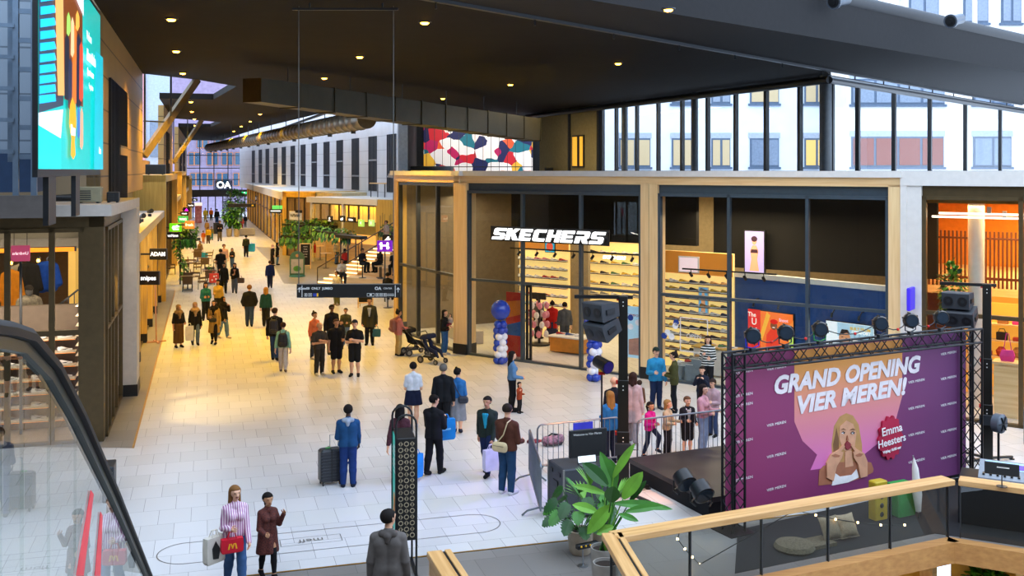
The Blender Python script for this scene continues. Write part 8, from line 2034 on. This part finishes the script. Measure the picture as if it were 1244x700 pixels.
for i, (u, v, where) in enumerate(tabs):
 x, y, _ = G(u, v); lab = 'square brown terrace table, %s' % where
 if first_t: tp.location = (x, y, 0); tp.rotation_euler[2] = STREET; tp['label'] = lab; tp['group'] = 'tables of the left terrace'; first_t = False
 else: copy_tree(tp, (x, y, 0), STREET, lab, 'tables of the left terrace')
 for j, (dx, dy, rz) in enumerate(((0, .78, 0), (0, -.78, pi), (.80, 0, -pi / 2), (-.80, 0, pi / 2))):
  if (i + j) % 4 == 3: continue
  c, s = cos(STREET), sin(STREET); p = (x + c * dx - s * dy, y + s * dx + c * dy, 0)
  lab = 'brown wicker chair %s the table %s' % (('behind', 'in front of', 'at the right of', 'at the left of')[j], where)
  if first_c: cp.location = p; cp.rotation_euler[2] = STREET + rz; cp['label'] = lab; cp['group'] = 'wicker chairs of the left terrace'; first_c = False
  else: copy_tree(cp, p, STREET + rz, lab, 'wicker chairs of the left terrace')
x, y, _ = G(255, 344); t = thing('table_plant', 'small green pot plant on the terrace table nearest the walkway', 'plant', (x, y, .765)); pot(t, .07, .1, WHITE)
m = MB(); bush(m, (0, 0, .2), (.13, .13, .1), 60, .1, rs_); o = m.build('foliage', GREEN, t); o['kind'] = 'stuff'
# poster stand at the far left, dark bin, trees in planters
x, y, _ = G(241, 271); t = thing('poster_stand', 'tall pink poster pillar with a white top far up the street', 'sign', (x, y, 0), STREET)
m = MB(); m.cbox(-.42, .42, -.2, .2, 0, 2.2, .03); m.build('poster', mat('poster_rose', '#a8505a', c2='#d99aa0', scale=3), t); m = MB(); m.cbox(-.45, .45, -.23, .23, 2.2, 2.6, .03); m.build('cap', glow('lit_cap', '#f4ece4', .8), t)
x, y, _ = G(263, 284); t = thing('waste_bin', 'dark square waste bin far up the street', 'bin', (x, y, 0), STREET)
m = MB(); m.cbox(-.32, .32, -.3, .3, 0, 1.1, .03); m.build('body', mat('bin_dark', '#2c2a28', rough=.5), t); m = MB(); m.cbox(-.34, .34, -.32, .32, 1.08, 1.16, .02); m.build('lid', BLACK, t)
def tree(label, u, v, hgt, r, n, size):
 x, y, _ = G(u, v); t = thing('potted_tree', label, 'tree', (x, y, 0)); pot(t, .3, .8, mat('pot_sand', '#b39c70', rough=.7))
 m = MB(); m.tube([(0, 0, .8), (.05, 0, hgt * .5), (0, .05, hgt * .8)], [.09, .07, .04], 8); m.build('trunk', mat('bark', '#4a3826', rough=.9), t)
 m = MB(); bush(m, (0, 0, hgt * .68), (r, r, hgt * .36), n, size, rs_); o = m.build('foliage', GREEN, t); o['kind'] = 'stuff'
tree('leafy light-green tree in the left of two sand-coloured pots', 278.5, 287.5, 3.4, .62, 380, .36)
tree('leafy tree in the right of two sand-coloured pots', 287.5, 287.5, 2.6, .5, 300, .34)
tree('tall dark green tree rising behind the two potted trees', 286, 276, 4.3, 1.3, 560, .46)
x, y, _ = G(300, 286); t = thing('stone_bench', 'low pale stone seat beside the potted trees', 'bench', (x, y, 0), .3)
m = MB(); m.cbox(-.8, .8, -.35, .35, .05, .75, .03); m.build('block', PALE, t); m = MB(); m.box(-.7, .7, -.3, .3, 0, .05); m.build('plinth', DARK, t)
p = P(294, 250, 95); t = thing('wayfinding_sign', 'dark hanging sign bar in front of the dark green tree', 'sign', p)
m = MB(); m.cbox(-1.3, 1.3, -.06, .06, -.14, .2, .02); m.build('panel', mat('sign_black'), t); m = MB(); m.tube([(-1, 0, .2), (-1, 0, 11 - p[2])], .015, 5); m.tube([(1, 0, .2), (1, 0, 11 - p[2])], .015, 5); m.build('rod', DARK, t); m = MB(); m.box(.9, 1.1, -.065, -.06, -.05, .1); m.build('pictogram', mat('sign_yellow'), t)
p = U(149.3, 2.2); t = thing('illuminated_sign', 'white letters OA above the far entrance doors', 'sign', (*p, 4.6), STREET)
text('lettering', 'OA', 1.3, SKW, t, (0, 0, 0), bold=.03); m = MB(); m.box(-1.2, 1.2, .05, .12, -.7, .7); m.build('panel', glass('dark_panel', (.4, .45, .45), 1.0), t)
p = U(149.2, 5.0); t = thing('exit_sign', 'small green exit sign over the far doors', 'sign', (*p, 3.5), STREET)
m = MB(); m.cbox(-.35, .35, -.05, .05, -.16, .16, .01); m.build('panel', glow('exit_green', '#2fbf6a', 1.0), t); m = MB(); m.plate([(-.05, -.1), (.0, -.1), (.06, .02), (.12, -.08), (.16, -.06), (.08, .1), (-.04, .1)], -.056, -.05); m.build('pictogram', SCW, t)
# signs on the right side of the street
def board_sign(label, u, v, Y, w_, h_, bgc, body=None, fg='#ffffff', emit=.0, rz=0.0, nm='hanging_sign', emblem=None):
 p = P(u, v, Y); t = thing(nm, label, 'sign', p, rz)
 m = MB(); m.cbox(-w_ / 2, w_ / 2, -.05, .05, -h_ / 2, h_ / 2, .012); m.build('panel', glow('board_' + bgc[1:], bgc, emit) if emit else mat('board_' + bgc[1:], bgc, rough=.5), t)
 if body:
  o = text('lettering', body, h_ * .5, glow('fg_' + fg[1:], fg, 1.2), t, (0, -.055, 0), ext=.002, bold=.01); bpy.context.view_layer.update()
  if o.dimensions.x > w_ * .86: o.scale = (w_ * .86 / o.dimensions.x, 1, 1)
 if emblem:
  m = MB()
  for pts in emblem: m.plate([(a * w_, b * h_) for a, b in pts], -.056, -.05)
  m.build('emblem', glow('fg_' + fg[1:], fg, 1.2), t)
 hz = max(.35, 4.4 - p[2])
 for x in (-w_ * .3, w_ * .3):
  m = MB(); m.tube([(x, 0, h_ / 2), (x, 0, hz)], .012, 5); m.build('hanger', DARK, t)
 return t
HM = [[(-.30, -.30), (-.16, -.30), (-.16, .34), (-.30, .34)], [(.12, -.30), (.26, -.30), (.26, .34), (.12, .34)], [(-.16, -.02), (.12, -.02), (.12, .12), (-.16, .12)], [(-.36, .1), (-.3, .1), (-.3, .22), (-.36, .22)], [(.26, -.2), (.32, -.2), (.32, -.08), (.26, -.08)]]
board_sign('bright purple sign with a white patterned H by the wide stairs', 467.5, 299, 52, .78, .56, '#6a1fd0', None, emit=.7, emblem=HM)
board_sign('black sign with a white bird mark above the purple sign', 471, 290, 53.6, .56, .38, '#16140f', None, emblem=[[(-.3, -.2), (.2, -.2), (.3, .0), (.1, .1), (.2, .3), (.0, .3), (-.1, .05)], [(-.35, -.35), (.35, -.35), (.35, -.28), (-.35, -.28)]])
board_sign('black sign with a round white emblem on the food hall fascia', 401, 266, 70.2, .62, .42, '#15130f', None, emblem=[circ(0, .08, .14, .2), [(-.3, -.34), (.3, -.34), (.3, -.26), (-.3, -.26)]], rz=HA)
board_sign('white chicken-shaped mark on dark board of the food hall', 416, 266, 69.2, .6, .42, '#221c14', None, emblem=[[(-.3, -.2), (.1, -.25), (.3, 0), (.2, .3), (.05, .1), (-.2, .15)]], rz=HA)
board_sign('long dark food hall board with white lettering', 427, 267, 68.2, 1.0, .34, '#1d1812', 'kitchen', rz=HA)
board_sign('left of two pale green lit signs on the food hall', 439, 271, 66.6, .62, .46, '#a9d860', '4', emit=.8, rz=HA)
board_sign('right of two pale green lit signs on the food hall', 451.5, 271, 65.8, .60, .42, '#b9dd7a', '2', emit=.8, rz=HA)
board_sign('black and white lettered board before the yellow portal', 359, 262, 74, 1.3, .62, '#e8e6e0', 'VAPIANO', '#15130f', rz=PA)
board_sign('dark hanging bar above the lettered board', 363, 257, 73.5, .7, .2, '#15130f', None, rz=PA)
board_sign('small round-marked black sign over the far shop row', 311.5, 241, 112, .8, .6, '#15130f', None, emblem=[circ(0, 0, .2, .3)], rz=RA + pi)
board_sign('green lit sign on the shop row beside the portal', 337, 252, 82.5, .85, .3, '#5fd06a', None, emit=.9)
board_sign('dark sign with a blue and white strip beside the portal', 335, 256.5, 82.2, 1.0, .3, '#1b2a4a', None, emblem=[[(-.4, -.1), (.4, -.1), (.4, .15), (-.4, .15)]])
for nm_, u_, Y_ in (('hanging_sign', 467.5, 52), ('hanging_sign.001', 471, 53.6)):
 o_ = bpy.data.objects[nm_]; m = MB(); m.tube([(0, .03, -o_.location.z), (0, .03, 0)], .035, 8); m.build('post', DARK, o_)
# planters of the terrace
hanging_green('upper hanging planter with trailing plants before the yellow portal', P(345, 271, 77)[:2], P(380, 272, 74)[:2], P(345, 272, 77)[2], .3, 300, .3, .6, .2)
hanging_green('lower planter with trailing plants before the yellow portal', P(343, 287, 75)[:2], P(384, 289, 72)[:2], P(343, 287, 75)[2], .3, 300, .3, .5, .2)
hanging_green('long planter with light green trailing plants along the food hall terrace', P(381, 279, 70)[:2], P(430, 282, 65)[:2], P(381, 280, 70)[2], .3, 300, .28, .45, .2)
hanging_green('dark green planter along the food hall counter', P(370, 272, 74)[:2], P(408, 273, 72)[:2], P(370, 273, 74)[2], .4, 260, .28, .2, .2)
hanging_green('small box of green plants at the top of the wide stairs', P(464, 280, 66.5)[:2], P(479, 279, 64.5)[:2], P(464, 281, 66.5)[2], .45, 130, .24, .1, .2, 'planter_box')
# bar counter, fire extinguisher, boards
q = P(425, 290, 66); t = thing('bar_table', 'long dark high bar table below the long planter', 'table', (*P(428, 284, 64.5)[:2], 0), HA)
zt4 = P(428, 286, 64.5)[2]
m = MB(); m.cbox(-1.6, 1.3, -.3, .3, zt4 - .2, zt4, .02); m.build('table_top', BLACK, t)
for x in (-1.4, -.5, .4, 1.1):
 m = MB(); m.box(x - .03, x + .03, -.03, .03, 0, zt4 - .2); m.build('leg', DARK, t)
x, y, _ = G(381, 312); t = thing('fire_extinguisher', 'red fire extinguisher on the pale wall behind the terrace', 'fire extinguisher', P(382.5, 307, 73.3), HA)
m = MB(); m.lathe([(.09, 0), (.10, .05), (.10, .48), (.03, .58), (.03, .64)], n=14); m.build('cylinder', mat('extinguisher_red', '#c01a18', rough=.3), t, smooth=True); m = MB(); m.box(-.06, .06, -.03, .03, .62, .68); m.tube([(.05, 0, .62), (.12, 0, .5), (.11, 0, .2)], .015, 6); m.build('valve', BLACK, t)
x, y, _ = G(361, 336); t = thing('floor_board', 'green-topped arched advertising board standing on the floor', 'sign', (x, y, 0), .15)
m = MB(); m.plate([(-.46, .08), (.46, .08), (.46, 1.15)] + [(.46 * cos(a), 1.15 + .46 * sin(a)) for a in [k * pi / 10 for k in range(1, 10)]] + [(-.46, 1.15)], -.05, .05); m.build('board', mat('board_green', '#5a7a4a', rough=.5), t)
m = MB(); m.plate([(-.38, .2), (.38, .2), (.38, 1.1), (-.38, 1.1)], -.058, -.05); m.build('print', mat('print_cream', '#d9c49a'), t); m = MB(); m.plate(circ(0, .5, .24, .18), -.062, -.05); m.build('print', GREEN[2], t); m = MB(); m.plate(circ(0, 1.32, .1), -.062, -.05); m.build('print', mat('print_orange', '#e8a04a'), t)
m = MB(); m.lathe([(.5, 0), (.5, .06), (.3, .09)], n=20); m.build('base', mat('base_teal', '#3a7a70', rough=.5), t)
def chalk(label, u, v, h_, lines):
 x, y, _ = G(u, v); t = thing('chalkboard', label, 'sign', (x, y, 0), .1)
 w_ = .38
 for s, yy in ((0, 0),):
  m = MB()
  for a, b, c, d in ((-w_, -w_ + .06, 0, h_), (w_ - .06, w_, 0, h_), (-w_, w_, h_ - .06, h_), (-w_, w_, .22, .28)): m.box(a, b, -.03, .03, c, d)
  m.build('frame', WOODV, t)
 m = MB(); m.box(-w_ + .06, w_ - .06, -.02, .02, .28, h_ - .06); m.build('board', mat('chalk_black', '#1a1712', rough=.8), t)
 m = MB(); m.beam((-w_ + .1, .03, h_ - .1), (-w_ + .1, .4, .02), .04, .03); m.beam((w_ - .1, .03, h_ - .1), (w_ - .1, .4, .02), .04, .03); m.build('rear_leg', WOODV, t)
 for k, ln in enumerate(lines): text('lettering', ln, .13, WHITE, t, (0, -.026, h_ - .22 - k * .17), ext=.001)
chalk('tall black chalkboard menu beside the arched green board', 371, 327, 1.75, ('menu', 'soup', 'bread', 'wrap', 'juice'))
chalk('low black chalkboard with white words below the hanging sign', 444, 374, 1.1, ('BUBBLE TEA', 'and', 'WAFFLES'))
# wide timber stairs with lit treads
ST0 = Vector((*G(386, 345)[:2], 0)); ud = Vector((.64, .77, 0)).normalized(); rd = Vector((.80, -.60, 0)).normalized()
SAng = math.atan2(rd.y, rd.x)
t = thing('timber_stairs', 'wide oak stairs with glowing light strips under the treads', 'stairs', ST0, SAng)
nst = 11; run = .44; rise = .17
up_l = Vector((ud.dot(rd), ud.dot(Vector((-rd.y, rd.x, 0)))))
TRL = glow('tread_light', '#ffe2a0', 3.2)
for k in range(nst):
 x0_ = up_l.x * run * k; y0_ = up_l.y * run * k
 m = MB(); m.prism([(x0_, y0_), (x0_ + 1.9, y0_), (x0_ + 1.9 + up_l.x * (run + .1), y0_ + up_l.y * (run + .1)), (x0_ + up_l.x * (run + .1), y0_ + up_l.y * (run + .1))], 0 if k == 0 else rise * k - .04, rise * (k + 1)); m.build('step', WOODX, t)
 m = MB(); m.box(x0_ + .03, x0_ + 1.87, y0_ - .03, y0_ - .004, rise * (k + 1) - .075, rise * (k + 1) - .02); m.build('tread_light', TRL, t)
m = MB(); xk = up_l.x * run * nst; yk = up_l.y * run * nst; m.prism([(xk, yk), (xk + 6.5, yk - 1), (xk + 6.5, yk + 6), (xk, yk + 6)], 1.7, rise * nst + .02); struct(m.build('floor_terrace_upper', WOODX, loc=ST0, rz=SAng))
# seating tiers to the right of the steps
for k in range(3):
 m = MB(); x0_ = 1.95 + up_l.x * run * 3 * k; y0_ = .25 + up_l.y * run * 3 * k
 m.cbox(x0_, x0_ + 5.0, y0_, y0_ + 1.7, 0, .52 * (k + 1), .02); struct(m.build('floor_seating_tier_%d' % (k + 1), WOODX, loc=ST0, rz=SAng))
for off in (-.02, 1.6):
 aw = ST0 + rd * off; d = ud * (run * nst) + Vector((0, 0, rise * nst)); lo = (off, 0, 0)
 def rpart(nm, pts, r_, n_=8):
  m = MB(); m.tube(pts, r_, n_); m.build(nm, mat('rail_brown', '#4a3522', rough=.4), t, loc=lo, rz=-SAng)
 rpart('handrail', [(0, 0, 0), (0, 0, .95), d + Vector((0, 0, .95)), d * 1.75 + Vector((0, 0, 1.1))], .035)
 for f in (.33, .66, 1.0): rpart('baluster', [d * f, d * f + Vector((0, 0, .95))], .022, 6)
# tables and seated guests
def small_table(label, p, h_=.74, w_=.36):
 t = thing('cafe_table', label, 'table', p, .3)
 m = MB(); m.cbox(-w_, w_, -w_ * .8, w_ * .8, h_ - .04, h_, .01); m.build('table_top', WOODX, t); m = MB(); m.tube([(0, 0, .02), (0, 0, h_ - .04)], .03, 8); m.build('column', BLACK, t); m = MB(); m.lathe([(.22, 0), (.22, .02), (.03, .03)], n=12); m.build('base', BLACK, t)
def on_tier(a, b, k): return ST0 + rd * (1.95 + up_l.x * run * 3 * (k - 1) + a) + Vector((-rd.y, rd.x, 0)) * (.25 + up_l.y * run * 3 * (k - 1) + b) + Vector((0, 0, .52 * k))
small_table('small cafe table on the upper tier of the oak seating', on_tier(1.4, .7, 3)); small_table('small cafe table on the middle tier of the oak seating', on_tier(2.6, .6, 2)); small_table('small cafe table on the lowest tier of the oak seating', on_tier(2.4, .6, 1))
small_table('small round table behind the stair handrail near the planters', G(396, 326), 1.05); small_table('high table by the pale counter behind the handrail', G(389, 316), 1.05, .3)
for key, lab, loc, kw in (
 ('g1', 'seated person in a dark top at the lowest oak tier table', on_tier(1.3, .2, 1), dict(yaw=40, top='#20232e', bcol='#20222a', hair='short', hcol='#17110d', legs='sit')),
 ('g2', 'seated woman with long brown hair beside the person in dark', on_tier(2.0, .9, 1), dict(yaw=-50, top='#2c2420', bcol='#20222a', hair='long', hcol='#4a2a1a', legs='sit', female=True)),
 ('g3', 'seated man in a white shirt in front of the oak seating', ST0 + rd * 2.6 + Vector((-.2, -1.2, 0)), dict(yaw=10, top='#e4ded4', bcol='#2a2c34', hair='crop', hcol='#3a2416', legs='sit')),
 ('g4', 'seated man in a black t-shirt at the right of the oak seating', on_tier(3.7, .3, 1), dict(yaw=-20, top='#14141a', sleeve=.5, bcol='#20222a', hair='crop', hcol='#17110d', legs='sit')),
 ('g5', 'seated person in a black coat behind the hanging sign', Vector(G(471, 374)), dict(yaw=160, top='#15151a', bcol='#15151a', hair='short', hcol='#17110d', legs='sit'))):
 h_ = 1.7; CR[key] = person(lab, (loc.x, loc.y, loc.z + (-.02 if key not in ('g3', 'g5') else -.0)), h_, arms=('fwd', 'fwd'), res=.026, **kw)
 sx2, sy2 = loc.x, loc.y; t = thing('stool', 'low black stool under the %s' % lab.replace('seated ', '').split(' at ')[0].split(' beside ')[0].split(' in front')[0].split(' behind')[0], 'stool', loc, 0)
 m = MB(); m.lathe([(.001, .72), (.2, .72), (.2, .76), (.001, .77)], n=14); m.build('seat', BLACK, t); m = MB(); m.tube([(0, 0, .02), (0, 0, .72)], .03, 8); m.build('column', BLACK, t); m = MB(); m.lathe([(.22, 0), (.22, .02), (.03, .03)], n=12); m.build('base', BLACK, t)
def on_step(f, a): q = ST0 + ud * (run * (f - .5)) + rd * a; return (q.x, q.y, rise * f)
CR['st1'] = person('man in a grey checked shirt and jeans behind the stair handrail', G(409, 321), 1.75, yaw=60, top='#6a5f58', pat='hstripe', bcol='#4a6a9a', hair='crop', hcol='#5a3018', res=.026)
CR['st2'] = person('person in a pale top at the top of the oak stairs', (*G(437, 318, 1.15)[:2], rise * nst + .02), 1.7, yaw=-60, top='#c9b8b0', bcol='#20222e', hair='short', hcol='#5a3a20', res=.026, arms=('fwd', 'fwd'))
CR['st2']['root'].location = (*on_step(nst, .9)[:2], rise * nst)
CR['st3'] = person('person in a red, white and black jacket beside the left handrail', G(419, 330), 1.5, yaw=150, top='#c9302a', bcol='#1d1d22', hair='mid', hcol='#15110e', res=.026)
# ================================================================== ESCALATOR IN THE FOREGROUND
d0 = -.5
prof = [(0.0, -.31), (2.4, -.315), (2.83, -.39), (3.145, -.455), (3.65, -.63), (4.355, -.95), (6.03, -1.78), (9.55, -3.58), (12.6, -5.12)]
def rail_pts(t_, dz=0.0, ds=0.0): return [(*U(s + ds, t_), H + z + dz) for s, z in prof]
esc = thing('escalator', 'escalator going down at left with black handrail and glass side', 'escalator', (0, 0, 0))
HRM = mat('handrail_rubber', '#0d0d0e', rough=.5, spec=.25)
for t_, nm in ((d0, 'handrail'), (d0 - 1.2, 'handrail')):
 m = MB(); c = rail_pts(t_)
 rings = []
 nx = Vector((CA, SA, 0))
 for i, p in enumerate(c):
  p = Vector(p); tg = (Vector(c[min(i + 1, len(c) - 1)]) - Vector(c[max(i - 1, 0)])).normalized(); up = nx.cross(tg).normalized()
  rings.append([p + nx * a + up * b for a, b in ((-.04, -.028), (-.042, -.008), (-.030, .008), (0, .014), (.030, .008), (.042, -.008), (.04, -.028))])
 m.loft(rings); m.build(nm, HRM, esc, smooth=True)
 m = MB(); rings = []
 for i, p in enumerate(c):
  p = Vector(p); tg = (Vector(c[min(i + 1, len(c) - 1)]) - Vector(c[max(i - 1, 0)])).normalized(); up = nx.cross(tg).normalized()
  rings.append([p + nx * a + up * b for a, b in ((-.016, -.06), (-.02, -.03), (.02, -.03), (.016, -.06))])
 m.loft(rings); m.build('rail_profile', mat('profile_steel', '#3c4034', rough=.35, metal=.7), esc)
 joints = [0, 2, 4, 5, 6, 7, 8]
 for k in range(len(prof) - 1):
  a, b = prof[k], prof[k + 1]; m = MB(); pa, pb = U(a[0] + .004, t_), U(b[0] - .004, t_); q = []
  for off in (-.006, .006):
   ox, oy = CA * off, SA * off
   q.append([(pa[0] + ox, pa[1] + oy, H + a[1] - .055), (pb[0] + ox, pb[1] + oy, H + b[1] - .055), (pb[0] + ox, pb[1] + oy, H + b[1] - .92), (pa[0] + ox, pa[1] + oy, H + a[1] - .92)])
  m.loft(q[::-1]); m.build('glass_panel', glass('escalator_glass', (.93, .96, .94), .85), esc)
 m = MB(); m.loft([[Vector(p) + nx * a + Vector((0, 0, b)) for a, b in ((-.06, -1.15), (-.06, -.92), (.06, -.92), (.06, -1.15))] for p in c]); m.build('skirt_deck', CHROME, esc)
m = MB()
for k in range(24):
 s = 2.9 + k * .40; z = np.interp(s, [a for a, b in prof], [b for a, b in prof]) - 1.05
 a, b = U(s, d0 - 1.12), U(s, d0 - .08); c_, d_ = U(s + .42, d0 - .08), U(s + .42, d0 - 1.12); m.prism([a, b, c_, d_], H + z - .25, H + z)
o = m.build('steps', mat('step_grey', '#55585c', rough=.5, metal=.5), esc)
x, y = U(1.5, d0)
m = MB(); m.prism([U(-3, -7), U(-3, d0 + .1), U(2.3, d0 + .1), U(2.3, -7)], H - 1.6, H - 1.31)
struct(m.build('floor_upper_landing', FLOORD))
# flat red strips laid on the escalator glass, dark post beyond it
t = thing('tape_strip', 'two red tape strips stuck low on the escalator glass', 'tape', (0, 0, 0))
RED_STRIP = mat('red_tape', '#e8303c', rough=.4)
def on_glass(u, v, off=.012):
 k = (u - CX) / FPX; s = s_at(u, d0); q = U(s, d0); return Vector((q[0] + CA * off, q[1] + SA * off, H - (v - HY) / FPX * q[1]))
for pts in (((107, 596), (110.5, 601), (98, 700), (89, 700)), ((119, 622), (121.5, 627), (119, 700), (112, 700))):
 m = MB(); f = [on_glass(u, v) for u, v in pts]; b_ = [on_glass(u, v, .009) for u, v in pts]; m.loft([f, b_]); m.build('strip', RED_STRIP, t)
x, y, _ = G(133, 606); t = thing('info_post', 'slim dark post with a grey face beside the escalator handrail', 'post', (x, y, 0), STREET)
m = MB(); m.cbox(-.11, .11, -.3, .3, 0, .72, .015); m.build('body', DARK, t); m = MB(); m.box(-.08, .08, -.31, -.3, .05, .62); m.build('face', mat('grey_trim'), t)
